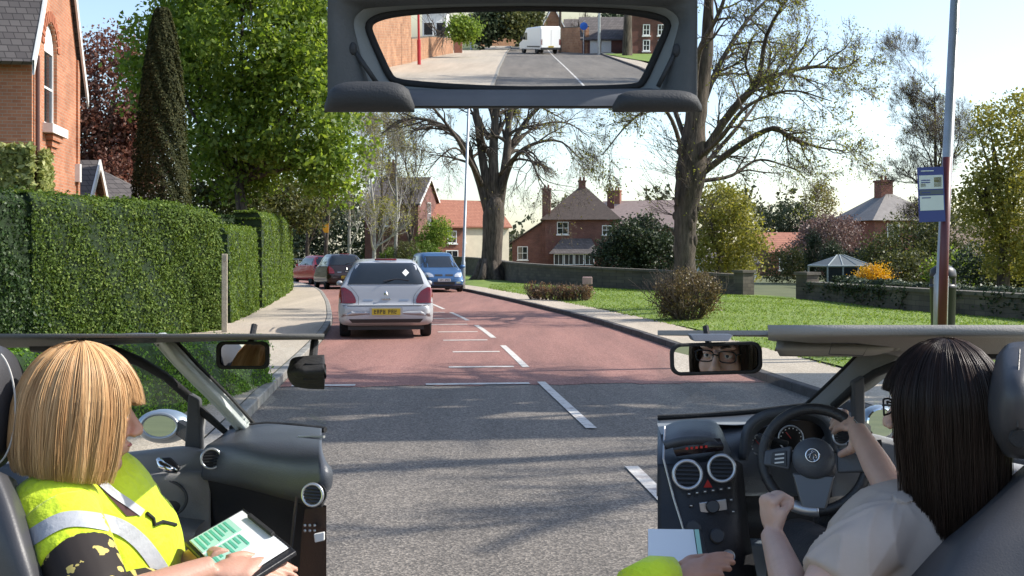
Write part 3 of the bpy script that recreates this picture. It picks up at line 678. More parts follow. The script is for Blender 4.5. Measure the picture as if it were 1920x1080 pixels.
# houses across the far bend
def WX(px, Z): return (px - 960) / F * Z
def WZ(py, Z): return HC + (HOR - py) / F * Z
house('red_brick_house', 'tall red brick house with dark side wall and lit gable at the road bend', (WX(684, 95), 95, 0), R(-8), WX(786, 95) - WX(684, 95), 8.5, 5.7, 8.0, M_bk_dark, M_slate, 'x',
      wins=(('r', 4.2, 5.0, 1.2, 1.9), ('r', 4.2, 2.0, 1.6, 2.0), ('f', 1.6, 4.4, .8, 1.1)), chims=((1.2, 4.2, 7, 9.2, .7),), barge=M_white)
house('cream_cottage', 'low cottage with red tiled roof and cream end wall next to the red brick house', (WX(838, 101), 101, 0), R(33), 6.5, 5.5, 4.1, 6.3, M_cream, M_tile_r, 'x',
      wins=(('f', 1.4, 3.1, 1.0, 1.1), ('f', 4.6, 3.1, .9, 1.1), ('f', 4.6, 1.1, 1.0, 1.3)), chims=((5.9, 2.7, 5.5, 7.4, .6),))
house('brick_cottage', 'red brick cottage with white porch between the gabled house and cream cottage', (WX(822, 99), 99, 0), R(30), 2.6, 5.5, 4.0, 6.0, M_bk_red, M_tile_r, 'x', wins=(('f', 1.3, 3.0, .9, 1.1), ('f', 1.3, 1.0, 1.2, 1.7)))
Zh = 110
h2, M = house('hip_roof_house', 'shade-darkened red brick house with brown hipped roof and tall chimneys behind the stone wall', (WX(1022, Zh), Zh, 0), R(-6), 6.9, 6.9, 4.9, 8.4, M_bk_dark, mat('shaded_roof_tile', (.085, .062, .05), .85, var=.25, scale=4, bump=.4, bscale=20), 'hip',  # shade on its front is put into the darker brick and roof colour
      wins=(('f', 1.7, 4.0, 1.1, 1.2), ('f', 5.9, 3.8, .9, .9)), chims=((3.4, 3.3, 7.4, 8.6, .7), (6.2, 4, 6, 7.6, .7), (.1, .6, 0, 7.7, .8)), over=.45)
T = lambda p: M @ Vector(p)
# bay with its own slated roof on the front
bay = MB().add([T(p) for p in ((.9, -1.5, -.1), (4.8, -1.5, -.1), (4.8, -.02, -.1), (.9, -.02, -.1), (.9, -1.5, 1.1), (4.8, -1.5, 1.1), (4.8, -.02, 1.1), (.9, -.02, 1.1))], [(0, 1, 5, 4), (1, 2, 6, 5), (3, 0, 4, 7)]).build('bay_wall', M_bk_dark, h2)
MB().add([T(p) for p in ((.5, -1.9, 1.55), (5.2, -1.9, 1.55), (5.2, -.01, 1.6), (.5, -.01, 1.6), (1.6, -.01, 3.0), (4.4, -.01, 3.0))], [(0, 1, 5, 4), (0, 4, 3), (1, 2, 5), (0, 3, 2, 1)]).build('bay_roof', M_slate, h2)
for k in range(4): window(h2, M, (1.4 + k * .97, -1.52, 1.0), .9, 1.05, 'f', mull=(1, 0), sill=False)
# catslide lean-to on the left
MB().add([T(p) for p in ((-3.2, .4, -.1), (-.02, .4, -.1), (-.02, .4, 4.7), (-3.2, .4, 2.6), (-3.2, 5, -.1), (-3.2, 5, 2.6))], [(0, 1, 2, 3), (4, 0, 3, 5)]).build('lean_to_wall', M_bk_dark, h2)
MB().prism([T((-3.5, .1, 2.45)), T((-.02, .1, 4.75)), T((-.02, 5.2, 4.75)), T((-3.5, 5.2, 2.45))], (0, 0, .12)).build('lean_to_roof', MATS['shaded_roof_tile'], h2)
window(h2, M, (-2.2, .39, 1.6), 1.0, 1.3, 'f')
house('pink_roof_house', 'distant house with pale pink tiled roof behind the hipped house', (WX(1120, 128), 128, 0), R(-20), 9, 6, 4.6, 7.4, M_bk_red, mat('pink_tile', (.42, .3, .25), .8, var=.15, scale=3), 'x', chims=((1.5, 3, 6, 8.6, .8),))
house('grey_roof_house', 'house with grey slate pyramid roof and square chimney among the right hand trees', (WX(1640, 84), 84, 0), R(14), 5.6, 6, 4.1, 6.3, M_bk_red, mat('pale_slate', (.2, .18, .165), .7, var=.2, scale=3), 'hip', wins=(('f', 1.5, 3.1, 1, 1.2), ('f', 4.0, 3.1, 1, 1.2), ('f', 1.5, .9, 1, 1.3), ('f', 4, .9, 1, 1.3)), chims=((2.6, 3, 5.5, 7.0, 1.0),), over=.4)
house('orange_roof_bungalow', 'small bungalow with orange tiled roof glimpsed through trees beyond the lawn', (WX(1440, 82), 82, 0), R(20), 5, 5, 1.7, 3.0, M_bk_red, M_tile_r, 'x', wins=(('f', 1.5, .9, 1.2, 1.0), ('f', 3.6, .9, 1.0, 1.0)))
house('cream_bungalow', 'pale cream bungalow with brown roof at the far right behind the wall', (WX(1800, 66), 66, 0), R(12), 7, 5, 1.6, 3.1, M_cream, M_tile_b, 'x', wins=(('f', 1.8, .7, 1.4, 1.1), ('f', 4.8, .7, 1.4, 1.1)))
house('white_framed_shed', 'white garden building glimpsed under the spring green tree', (WX(1325, 70), 70, 0), R(10), 3.2, 3, 1.0, 1.7, M_white, M_slate, 'x', wins=(('f', 1.6, .5, 2.4, .8),))
# conservatory
cv = empty('conservatory', (WX(1595, 52), 52, 0), R(8), 'pale framed glass conservatory beside the yellow flowering shrub', 'conservatory'); M = pmat(cv)
M_cvf = mat('conservatory_frame', (.26, .3, .3), .4)
fr = MB(); gl = MB(); w, d, e, r = 2.2, 2.2, 1.0, 1.5
for x in np.linspace(-w / 2, w / 2, 4):
    fr.tube([M @ Vector((x, 0, -.1)), M @ Vector((x, 0, e))], .04, 6); fr.tube([M @ Vector((x, 0, e)), M @ Vector((x * .15, d / 2, r))], .035, 6)
fr.tube([M @ Vector((-w / 2, 0, e)), M @ Vector((w / 2, 0, e))], .05, 6); fr.tube([M @ Vector((-w / 2, 0, .25)), M @ Vector((w / 2, 0, .25))], .04, 6)
fr.tube([M @ Vector((-w / 2, 0, e)), M @ Vector((-w / 2, d, e))], .05, 6); fr.tube([M @ Vector((-w / 2, d, -.1)), M @ Vector((-w / 2, d, e))], .04, 6); fr.tube([M @ Vector((-w / 2, d, e)), M @ Vector((0, d / 2, r))], .035, 6)
fr.build('frame', M_cvf, cv)
gl.add([M @ Vector(p) for p in ((-w / 2, .01, 0), (w / 2, .01, 0), (w / 2, .01, e), (-w / 2, .01, e))], [(0, 1, 2, 3)]).build('glazing', M_pane, cv)
MB().add([M @ Vector(p) for p in ((-w / 2, 0, e), (w / 2, 0, e), (.1, d / 2, r), (-.1, d / 2, r), (-w / 2, d, e))], [(0, 1, 2, 3), (4, 0, 3)]).build('roof_glazing', mat('frosted_roof', (.09, .11, .12), .8), cv)

# boundary wall of the lawn
def wallrun(name, label, pts, h0, h1, t=.32, m=M_stone):
    root = empty(name, (*pts[0], 0), label=label, cat='wall'); n = max(4, int(len(pts) * 6)); c = catmull(pts, n); d = np.gradient(c, axis=0); d /= np.linalg.norm(d, axis=1)[:, None]; nr = np.stack([d[:, 1], -d[:, 0]], 1)
    def run(a, b, z0, z1, nm, mt):
        rows = []
        for i in range(n):
            h = lerp(h0, h1, i / (n - 1)); q0 = c[i] + nr[i] * a; q1 = c[i] + nr[i] * b
            rows.append([(*q0, z0(h)), (*q0, z1(h)), (*q1, z1(h)), (*q1, z0(h))])
        mb = MB().grid(rows, closed=True); mb.f.append((0, 1, 2, 3)); k = 4 * (n - 1); mb.f.append((k + 3, k + 2, k + 1, k)); return mb.build(nm, mt, root)
    run(-t / 2, t / 2, lambda h: -.1, lambda h: h, 'wall_body', m); run(-t / 2 - .05, t / 2 + .05, lambda h: h, lambda h: h + .09, 'coping', M_coping)
    return root
M_coping = mat('coping_stone', (.12, .105, .085), .9, var=.3, scale=3, bump=.5)
wallrun('stone_wall', 'long dark stone boundary wall across the far side of the lawn', [(8.1, 40.6)] + [(x, y) for x, y in WALL if y > 42], .75, 1.35)
wallrun('stone_wall', 'low dark stone boundary wall behind the bus stop post', [(9.4, 36)] + [(x, y) for x, y in reversed(WALL) if y < 35], .6, .62)
for (x, y), lab in (((8.15, 40.3), 'square stone gate pier ending the long far boundary wall'), ((9.35, 36.3), 'square stone gate pier ending the low wall with the dark hedge')):
    g = empty('gate_pier', (x, y, 0), label=lab, cat='gate pier', group='gate piers in the boundary wall')
    MB().box((x, y, .4), (.5, .5, 1.0), .5).build('pier_shaft', M_stone, g); MB().box((x, y, .945), (.6, .6, .09), .5).build('cap', M_coping, g)

# ------------------------------------------------------------------ hedges
hedge('clipped_hedge', 'tall clipped green hedge in front of the gabled brick house', [(-7.95, 18.35), (-6.75, 20.6), (-5.95, 22.3)], .8, [2.46, 2.42, 2.3], LF['hedge'], 60000, .055, 3, rough=.075)
hedge('dark_hedge', 'darker-leaved end of the tall hedge with shade in its colour, below the creeper', [(-9.6, 15.6), (-8.7, 17.1), (-7.85, 18.65)], .85, [2.5, 2.5, 2.44], LF['hedge2'], 26000, .06, 5)  # a different leaf, with the shade on this end also put into its colour
hedge('conifer_hedge', 'shorter clipped conifer hedge beside the concrete post', [(-6.4, 24.3), (-6.75, 27.5), (-7.15, 30.4)], .8, [2.06, 2.1, 2.15], LF['hedge'], 30000, .06, 7)
hedge('tall_garden_hedge', 'tall garden hedge with rounded end beside the pale pavement', [(-7.2, 31), (-8.15, 38), (-9.25, 45.5), (-10.2, 50.5)], .9, [2.62, 2.75, 2.85, 2.9], LF['hedge'], 42000, .075, 9, round_=.35)
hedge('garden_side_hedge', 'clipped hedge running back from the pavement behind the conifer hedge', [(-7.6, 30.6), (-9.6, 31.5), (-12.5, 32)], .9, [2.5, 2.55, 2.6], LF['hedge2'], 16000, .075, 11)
hedge('low_hedge', 'low bright green clipped hedge at the kerb outside the passenger window', [(-3.95, 6.6), (-3.35, 10), (-3.0, 13.2)], .42, [.84, .75, .56], LF['bright'], 26000, .032, 13, core=(.02, .05, .008), rough=.025)

hedge('garden_hedge', 'dark overgrown hedge standing just behind the low stone wall', [(10.3, 35.5), (11.2, 30.5), (12.2, 25), (13.8, 19.5)], .8, [.72, .68, .64, .68], LF['ever'], 22000, .09, 15, rough=.12)
for i, (px, Z, w, h, lf, lab) in enumerate(((1470, 62, 1.5, 1.1, 'olive', 'loose olive shrub filling the gap beyond the gate piers'), (1590, 60, 1.6, 1.0, 'ever', 'dark evergreen shrub behind the conservatory'), (1700, 50, 1.5, .9, 'olive', 'olive shrub right behind the yellow forsythia'), (1790, 48, 1.3, .9, 'maple', 'fresh green shrub behind the bus stop post'), (1850, 46, 1.6, 1.1, 'ever', 'dark evergreen shrub under the golden green tree'), (1910, 44, 1.4, 1.0, 'olive', 'brownish shrub at the foot of the golden green tree'))):
    shrub('garden_shrub', lab, (WX(px, Z), Z, 0), w, w * .7, h, 3200, .13, LF[lf], 400 + i, stems=6, clump=.2, group='garden shrubs behind the low wall')
# ivy creeping over the boundary walls
rng = np.random.default_rng(91); c = []; pl_ = [(9.4, 36)] + [(x, y) for x, y in reversed(WALL) if y < 35]; cc = catmull(pl_, 60)
for k in range(26):
    i = rng.integers(1, 58); q = cc[i]; dv = cc[i + 1] - cc[i - 1]; dv /= np.linalg.norm(dv); nv = np.array([dv[1], -dv[0]]); nv = nv if nv @ (-q) > 0 else -nv; w = rng.uniform(.25, .8); m = int(150 * w)
    a = rng.normal(0, w * .5, m); z = .72 - np.abs(rng.normal(0, .22, m)); o = nv * .2
    c.append(np.stack([q[0] + dv[0] * a + nv[0] * rng.uniform(.17, .26, m), q[1] + dv[1] * a + nv[1] * rng.uniform(.17, .26, m), z], 1))
c = np.vstack(c); c = c[c[:, 2] > .12]; iv_ = empty('wall_ivy', (*cc[20], .1), label='dark ivy trailing over the low stone wall behind the bus stop', cat='climber'); leaves('leaf_mass', c, .085, LF['ever'], iv_, rng)['kind'] = 'stuff'
MB().tube([(cc[20][0] - .17, cc[20][1], .05), (cc[21][0] - .19, cc[21][1], .4), (cc[22][0] - .18, cc[22][1], .62)], .012, 6).build('stem', M_barkd, iv_)
# concrete gate post
g0 = G(421, 623, PT); gp = empty('concrete_post', g0, label='slim weathered concrete post at the end of the tall hedge', cat='post')
MB().box(g0 + Vector((0, 0, .72)), (.105, .1, 1.5), .2).build('shaft', M_conc, gp, bevel=.012); MB().box(g0 + Vector((.02, -.055, 1.38)), (.05, .012, .09), .2).build('number_plate', mat('dull_plate', (.3, .27, .22), .6), gp)

# ------------------------------------------------------------------ trees
Zm = 40.0
def px_blob(px, py, Z, rx, ry, dz=0): s = F / Z; return (WX(px, Z), Z + dz, WZ(py, Z), rx / s, rx / s, ry / s)
leafy('maple_tree', 'large spreading maple tree in fresh green leaf behind the left hedges', (WX(472, Zm), Zm, 0), [px_blob(470, 60, Zm, 175, 130), px_blob(330, 120, 42, 100, 120), px_blob(560, 210, Zm, 120, 120), px_blob(620, 310, 39, 66, 80), px_blob(440, 270, 41, 100, 110), px_blob(560, 70, 41, 75, 90), px_blob(400, -60, 41, 150, 90), px_blob(600, 130, 40, 50, 70)],
      46000, .2, LF['maple'], M_barkd, 21, trunk_r=.22, clump=.3, limbs=16, fork=.35)
leafy('understorey_tree', 'small leafy tree in the shade between the dark cypress and maple', (WX(410, 44), 44, 0), [px_blob(400, 330, 44, 60, 80), px_blob(460, 370, 43, 60, 55), px_blob(540, 390, 45, 70, 45)], 9000, .17, LF['olive'], M_barkd, 22, trunk_r=.1, clump=.25, limbs=6)
leafy('copper_beech', 'copper beech with reddish brown leaves behind the brick house', (WX(205, 56), 56, 0), [px_blob(205, 180, 56, 85, 130), px_blob(160, 290, 56, 60, 90), px_blob(260, 270, 57, 65, 110), px_blob(215, 350, 55, 70, 60)], 22000, .2, LF['copper'], M_barkd, 23, trunk_r=.3, clump=.4, limbs=10)
# columnar cypress
Zc = 31.0; cb = Vector((WX(304, Zc), Zc, 0)); cy = empty('cypress', cb, label='dark columnar cypress pointing up above the clipped hedge', cat='tree')
MB().tube([cb, cb + Vector((.02, 0, 5))], [.14, .04], 8).build('trunk', M_barkd, cy)
rng = np.random.default_rng(31); n = 34000; t = rng.random(n) ** .85; z = .2 + 8.0 * t; rad = .9 * np.clip(1.02 - t, 0.02, 1) ** .42 * (1 - .12 * (1 - t) ** 6)
a = rng.uniform(0, 6.2832, n); lump = 1 + .1 * np.sin(a * 5 + z * 2.2) * np.sin(z * 3.1 + a * 2) + .05 * np.sin(a * 11 + z * 6)
q = rad * lump * (1 - rng.exponential(.07, n)).clip(.35, 1.1)
c = np.stack([cb.x + q * np.cos(a), cb.y + q * np.sin(a), z], 1); nv = np.stack([np.cos(a), np.sin(a), np.full(n, .6)], 1)
leaves('crown', c, .1, LF['yew'], cy, rng, N=nv, jit=.7, aspect=.4)
# the two big lawn trees
def big_tree_b():
    Z = 29.5; b = Vector((WX(1290, Z), Z, PT)); root = empty('lime_tree', b, label='big budding tree with dark burred trunk rising behind the twiggy bush', cat='tree'); t = Tree(5)
    p = lambda px, py, dz=0: P(px, py, Z + dz)
    tr = [b - Vector((0, 0, .2)), p(1288, 560), p(1284, 500), p(1284, 440), p(1288, 380), p(1296, 320), p(1300, 260), p(1310, 180), p(1325, 90), p(1330, -20), p(1340, -140)]
    c = [Vector(q) for q in catmull([tuple(q) for q in tr], 40)]; rr = random.Random(3)
    rad = [float(np.interp(i / 39, [0, .08, .3, .42, .52, .62, .8, 1], [.46, .3, .27, .33, .4, .3, .17, .05])) * (1 + rr.uniform(-.07, .07)) for i in range(40)]
    t.limb.tube(c, rad, 14)
    for k in range(46):                                  # burrs and epicormic shoots on the bole
        f = rr.uniform(.3, .62); i = int(f * 39); a = rr.uniform(0, 6.28); q = c[i] + Vector((math.cos(a), math.sin(a), 0)) * rad[i] * .9
        t.limb.ell(q, (rr.uniform(.04, .1),) * 2 + (rr.uniform(.08, .2),), 8, 6)
        for _ in range(2): t.grow(q, (math.cos(a), math.sin(a), .2), rr.uniform(.5, 1.2), .011, 2, 3, kids=(3, 5), trop=.1)
    L = [([p(1312, 300), p(1370, 210, -.5), p(1420, 150, -1), p(1440, 60, -1.5), p(1500, -40, -2)], .17, .03),
         ([p(1310, 330), p(1390, 270, -.4), p(1450, 240, -.8), p(1480, 255, -1), p(1530, 275, -1.2), p(1585, 283, -1.2)], .13, .02),
         ([p(1312, 290), p(1400, 180, .6), p(1460, 140, 1), p(1530, 125, 1.3), p(1580, 128, 1.5), p(1617, 105, 1.6)], .13, .02),
         ([p(1300, 250), p(1340, 140, 1), p(1400, 40, 1.5), p(1470, -30, 2)], .15, .03),
         ([p(1300, 200), p(1310, 100, -1), p(1350, 20, -1.6), p(1380, -80, -2)], .14, .03),
         ([p(1290, 330), p(1262, 230, -.5), p(1230, 200, -.9), p(1180, 230, -1.1), p(1130, 290, -1.2)], .09, .015),
         ([p(1288, 270), p(1240, 150, .6), p(1170, 90, .9), p(1080, 120, 1.2), p(1010, 190, 1.5)], .1, .015),
         ([p(1300, 180), p(1260, 60, -.6), p(1190, -30, -1)], .12, .03),
         ([p(1310, 340), p(1370, 330, .5), p(1420, 300, .9), p(1470, 310, 1.1), p(1520, 330, 1.3)], .08, .012),
         ([p(1300, 340), p(1330, 300, 1), p(1390, 230, 1.5), p(1420, 190, 2), p(1500, 60, 2.2)], .12, .02),
         ([p(1305, 300), p(1350, 260, -1.4), p(1400, 200, -2.2), p(1480, 170, -3), p(1560, 190, -3.4)], .11, .015)]
    for pts, r0, r1 in L: t.limb_path(pts, r0 * .72, r1 * .7, 3, n=16, kids=(9, 13), L=2.6, start=.2, spread=.85, trop=.03, sag=.12, wig=.2)
    t.finish(root, M_barkd, leafmat('leaf_lime_bud', (.16, .17, .03), (.27, .28, .06), (.36, .36, .12), .4), 15000, .06, .13, 5)
big_tree_b()
def big_tree_a():
    Z = 60.0; b = Vector((WX(918, Z), Z, PT)); root = empty('plane_tree', b, label='massive bare tree with forked grey trunk beside the lamp post at the road bend', cat='tree'); t = Tree(9)
    p = lambda px, py, dz=0: P(px, py, Z + dz)
    tr = [b - Vector((0, 0, .3)), p(919, 515), p(922, 480), p(924, 440), p(926, 400), p(930, 370)]
    c = [Vector(q) for q in catmull([tuple(q) for q in tr], 14)]; t.limb.tube(c, [1.0, .74, .63, .58, .55, .54, .53, .53, .54, .56, .57, .54, .48, .36], 14)
    for a in np.linspace(0, 6.28, 7)[:-1]: t.limb.tube([b + Vector((math.cos(a) * 1.0, math.sin(a) * 1.0, -.1)), b + Vector((math.cos(a) * .6, math.sin(a) * .6, .3)), b + Vector((math.cos(a) * .4, math.sin(a) * .4, 1.2))], [.22, .26, .15], 8)
    L = [([p(915, 400), p(895, 330), p(868, 270, 1), p(830, 235, 2), p(770, 222, 2), p(715, 250, 2)], .3, .04),
         ([p(922, 390), p(905, 300), p(893, 210), p(880, 110), p(860, 20)], .36, .06),
         ([p(928, 380), p(925, 290), p(930, 200), p(935, 90), p(940, -20)], .42, .06),
         ([p(936, 385), p(950, 290), p(955, 220), p(975, 120), p(1000, 20)], .36, .05),
         ([p(938, 370), p(962, 300, -1), p(1000, 270, -2), p(1050, 265, -2.5), p(1090, 300, -3)], .2, .03),
         ([p(940, 340), p(965, 260, 1), p(1010, 200, 2), p(1060, 160, 2), p(1120, 140, 2)], .24, .03),
         ([p(934, 330), p(975, 285, -2), p(995, 300, -3), p(1015, 340, -3.5), p(1045, 370, -4)], .12, .02),
         ([p(905, 350), p(880, 300, -2), p(850, 250, -3), p(800, 190, -3), p(740, 150, -3)], .2, .03),
         ([p(895, 330), p(860, 280, -2), p(830, 290, -3), p(795, 330, -3)], .1, .02),
         ([p(950, 290), p(1000, 240, 2), p(1060, 230, 3), p(1110, 260, 3)], .14, .02),
         ([p(915, 260), p(870, 170, 2), p(800, 120, 3), p(720, 130, 3)], .17, .03)]
    for pts, r0, r1 in L: t.limb_path(pts, r0 * .75, r1 * .75, 3, n=14, kids=(9, 12), L=5.0, start=.2, spread=.8, trop=.02, sag=.1, wig=.19)
    t.finish(root, M_barkd, LF['bud'], 2500, .1, .2, 6)
big_tree_a()
# roadside tree just outside the right edge: its branches hang into the corner and shade the near road
def big_tree_c():
    b = Vector((10.2, 14.6, PT)); root = empty('roadside_ash', b, label='tall budding tree by the near lawn, its twigs above the bus stop', cat='tree'); t = Tree(17); V3 = Vector
    t.limb.tube([b - V3((0, 0, .2)), b + V3((0, 0, 1)), b + V3((-.1, .1, 4)), b + V3((.1, 0, 7.5)), b + V3((0, .1, 11)), b + V3((0, 0, 14))], [.6, .5, .45, .4, .3, .08], 12)
    for e, r in (((-1.6, -1.9, 13.5), .25), ((-1.2, 1.7, 13), .23), ((.9, -2.9, 12.5), .22), ((.4, .9, 14.5), .24), ((-2.6, -.4, 12.8), .2)): t.limb_path([b + V3((0, 0, 3.2)), b + V3((e[0] * .35, e[1] * .35, 6)), b + V3((e[0] * .7, e[1] * .75, 9.5)), b + V3(e)], r, .06, 3, n=14, kids=(6, 8), L=3.2, start=.35, wig=.15, trop=.05)
    for i, (q, e, r) in enumerate((((0, 0, 4.2), (-5.6, -2.2, 8.2), .17), ((0, 0, 5), (-5.2, 1.6, 8.9), .19), ((0, 0, 6), (-3.6, -4.6, 10), .16), ((0, 0, 7), (-4.8, .2, 12), .16), ((0, 0, 7.5), (-3, 4.2, 11), .12), ((0, 0, 8.5), (-2.6, -2.4, 13.5), .12), ((0, 0, 5.5), (3, -3, 9.5), .14), ((0, 0, 6.5), (3.6, 2, 11), .12), ((0, 0, 9), (-1.5, 2, 14), .1), ((0, 0, 5.6), (-4.4, -3.6, 8.0), .12), ((0, 0, 4.8), (-5.4, -.6, 7.4), .13))):
        q = V3(q); e = V3(e); m = q.lerp(e, .5) + V3((0, 0, .5 + .2 * (i % 3)))
        t.limb_path([b + q, b + q.lerp(m, .5) + V3((0, .2, .1)), b + m, b + m.lerp(e, .5) + V3((.1, -.2, .3)), b + e], r * 1.5, .035, 3, n=12, kids=(8, 11), L=3.8, start=.2, wig=.17, trop=.03)
    t.finish(root, M_barkd, LF['bud'], 5000, .06, .15, 7); return root
tree_c = big_tree_c()
c = copy_tree(tree_c); c.location = (11.6, 12.1, PT); c.rotation_euler = (0, 0, -1.0); c['label'] = 'tall budding tree beside the near lawn edge that shades the grey asphalt'
# slim trees on the outer side of the bend
for i, (px, Z, h, bk) in enumerate(((578, 84, 11, 0), (612, 80, 12, 0), (655, 86, 12.5, 1), (700, 78, 11, 1), (716, 92, 12, 0), (742, 82, 12.5, 1), (770, 90, 12, 0))):
    bare('birch_tree', 'slim young tree with %s stem on the verge outside the road bend' % ('pale' if bk else 'dark'), (WX(px, Z), Z, 0), h, .17 if bk else .2, 40 + i, M_barkb if bk else M_barkd, 3, LF['spring' if i % 2 else 'bud'], 2600, .14, spread=.6, trunk=.28, limbs=(13, 16), trop=.12, group='slim trees at the road bend')
bare('bare_street_tree', 'leafless forking tree rising behind the grey roofed house', (WX(1760, 62), 62, 0), 11.5, .22, 61, M_barkd, 4, LF['spring'], 2600, .1, spread=1.0, trunk=.25, limbs=(12, 14), trop=.05, shrink=.68)
leafy('spring_tree', 'young tree in yellow-green spring leaf beside the burred trunk', (WX(1345, 44), 44, 0), [px_blob(1355, 390, 44, 50, 55), px_blob(1385, 440, 44, 50, 60), px_blob(1330, 470, 44, 35, 45), px_blob(1380, 500, 45, 45, 30)], 10000, .12, LF['spring'], M_barkd, 24, trunk_r=.1, clump=.22, limbs=8, fork=.5)
leafy('holly_tree', 'dark glossy evergreen tree in front of the hipped house', (WX(1195, 52), 52, 0), [px_blob(1195, 450, 52, 60, 45), px_blob(1155, 490, 52, 45, 40), px_blob(1235, 485, 52, 55, 50)], 17000, .13, LF['ever'], M_barkd, 25, trunk_r=.12, clump=.2, limbs=6)
leafy('golden_green_tree', 'big yellow-green tree filling the space behind the bus stop post', (WX(1880, 40), 40, 0), [px_blob(1890, 260, 40, 70, 85), px_blob(1860, 380, 40, 60, 75), px_blob(1930, 400, 39, 70, 100), px_blob(1900, 480, 40, 60, 50)], 15000, .13, LF['spring'], M_barkd, 26, trunk_r=.2, clump=.25, limbs=10)
leafy('brown_bud_tree', 'olive brown budding tree in front of the grey roofed house', (WX(1720, 55), 55, 0), [px_blob(1700, 470, 55, 75, 60), px_blob(1780, 440, 55, 60, 60), px_blob(1660, 500, 55, 45, 40), px_blob(1740, 500, 55, 60, 40)], 13000, .14, LF['olive'], M_barkd, 27, trunk_r=.13, clump=.25, limbs=8)
leafy('purple_thicket', 'purplish brown leafless thicket tree behind the gate opening', (WX(1560, 75), 75, 0), [px_blob(1560, 440, 75, 50, 40), px_blob(1520, 465, 75, 40, 30)], 7000, .16, leafmat('leaf_mauve', (.13, .085, .075), (.22, .15, .13), (.3, .2, .16), .2), M_barkd, 28, trunk_r=.12, clump=.3, limbs=7)
leafy('dark_pine', 'dark green pine between the houses beyond the lawn', (WX(1485, 90), 90, 0), [px_blob(1485, 420, 90, 35, 50), px_blob(1450, 430, 92, 40, 40), px_blob(1510, 440, 90, 30, 35)], 7000, .2, LF['ever'], M_barkd, 29, trunk_r=.15, clump=.3, limbs=5)
leafy('poplar', 'pale upright poplar in thin leaf beyond the pine', (WX(1537, 110), 110, 0), [px_blob(1537, 400, 110, 28, 60)], 3500, .2, LF['bud'], M_barkg, 30, trunk_r=.14, clump=.35, limbs=6)
for px, Z, w, h in ((1525, 60, 22, 55), (1560, 58, 42, 40)):
    shrub('clipped_conifer', 'dark %s clipped conifer in the garden behind the wall' % ('upright' if w < 30 else 'rounded'), (WX(px, Z), Z, 0), w / F * Z * .6, w / F * Z * .6, h / F * Z * .75 + .4, 5000, .09, LF['ever'], 300 + px, stems=4)
shrub('forsythia', 'bright yellow forsythia in flower behind the low wall', (WX(1640, 36.5), 36.5, .1), .62, .5, .62, 6000, .055, LF['gold'], 71)
shrub('twiggy_bush', 'rounded twiggy olive bush on the lawn at the foot of the burred tree', tuple(G(1288, 600, PT)), .72, .6, .62, 7500, .05, leafmat('leaf_bush', (.1, .075, .03), (.19, .14, .06), (.24, .22, .08), .25), 72, stems=60, clump=.07)
hb = G(1052, 568, PT)
for i, px in enumerate(range(1000, 1112, 14)):
    q = P(px, 566, 37.0 - i * .25); shrub('cut_back_shrub', 'low cut back brown shrub in the row on the lawn edge', (q.x, q.y, PT), .22, .22, .3, 420, .06, LF['tan'], 80 + i, stems=12, group='row of cut back shrubs', clump=.05)
for i, (px, py, Z, w, h) in enumerate(((760, 462, 82, 30, 18), (800, 466, 80, 34, 18), (730, 470, 86, 20, 12))):
    shrub('clipped_bush', ['rounded rust and green bush below the dark brick wall', 'rounded bright green bush behind the blue car', 'small green bush beside the rust coloured one'][i], (WX(px, Z), Z, 0), w / F * Z, w / F * Z * .8, (475 - py + h) / F * Z * .55 + .75, 3600, .12, LF[['olive', 'hedge', 'hedge'][i]], 120 + i, stems=5)
leafy('front_garden_tree', 'small dark green tree against the lit gable at the bend', (WX(815, 88), 88, 0), [px_blob(820, 435, 88, 26, 30), px_blob(800, 450, 88, 22, 24)], 4500, .15, LF['maple'], M_barkd, 33, trunk_r=.09, clump=.22, limbs=5)
# background woodland closing the horizon
rng = np.random.default_rng(77); C = []
for k in range(560):
    x = rng.uniform(-120, 130); y = rng.uniform(135, 185); hgt = 5 + 3.5 * rng.random() + 3 * math.sin(x * .07) ** 2
    r = rng.uniform(1.5, 3.4); d = rng.normal(size=(75, 3)); d /= np.linalg.norm(d, axis=1)[:, None]
    C.append(np.array([x, y, hgt - r * rng.uniform(.3, 4.5)]) + d * r * rng.uniform(.5, 1.05, 75)[:, None])
C = np.vstack(C); C = C[C[:, 2] > 0]
tag(leaves('distant_woodland', C, .75, leafmat('leaf_wood', (.04, .05, .02), (.1, .1, .04), (.16, .13, .07), .2), None, rng), 'distant mixed woodland closing the horizon behind the houses', 'woodland', kind='stuff')
rng = np.random.default_rng(78); C = []
for k in range(260):
    x = rng.uniform(-46, -9); y = rng.uniform(100, 118) if x > -24 else rng.uniform(58, 100); r = rng.uniform(1.0, 2.4); d = rng.normal(size=(80, 3)); d /= np.linalg.norm(d, axis=1)[:, None]
    if x > -24 and x < -10 and y < 106: y += 8
    C.append(np.array([x, y, rng.uniform(.3, 6.5)]) + d * r * rng.uniform(.5, 1.05, 80)[:, None])
C = np.vstack(C); C = C[C[:, 2] > 0]
tag(leaves('shaded_thicket', C, .4, LF['ever'], None, rng), 'dark evergreen thicket behind the slim trees at the bend', 'thicket', kind='stuff')
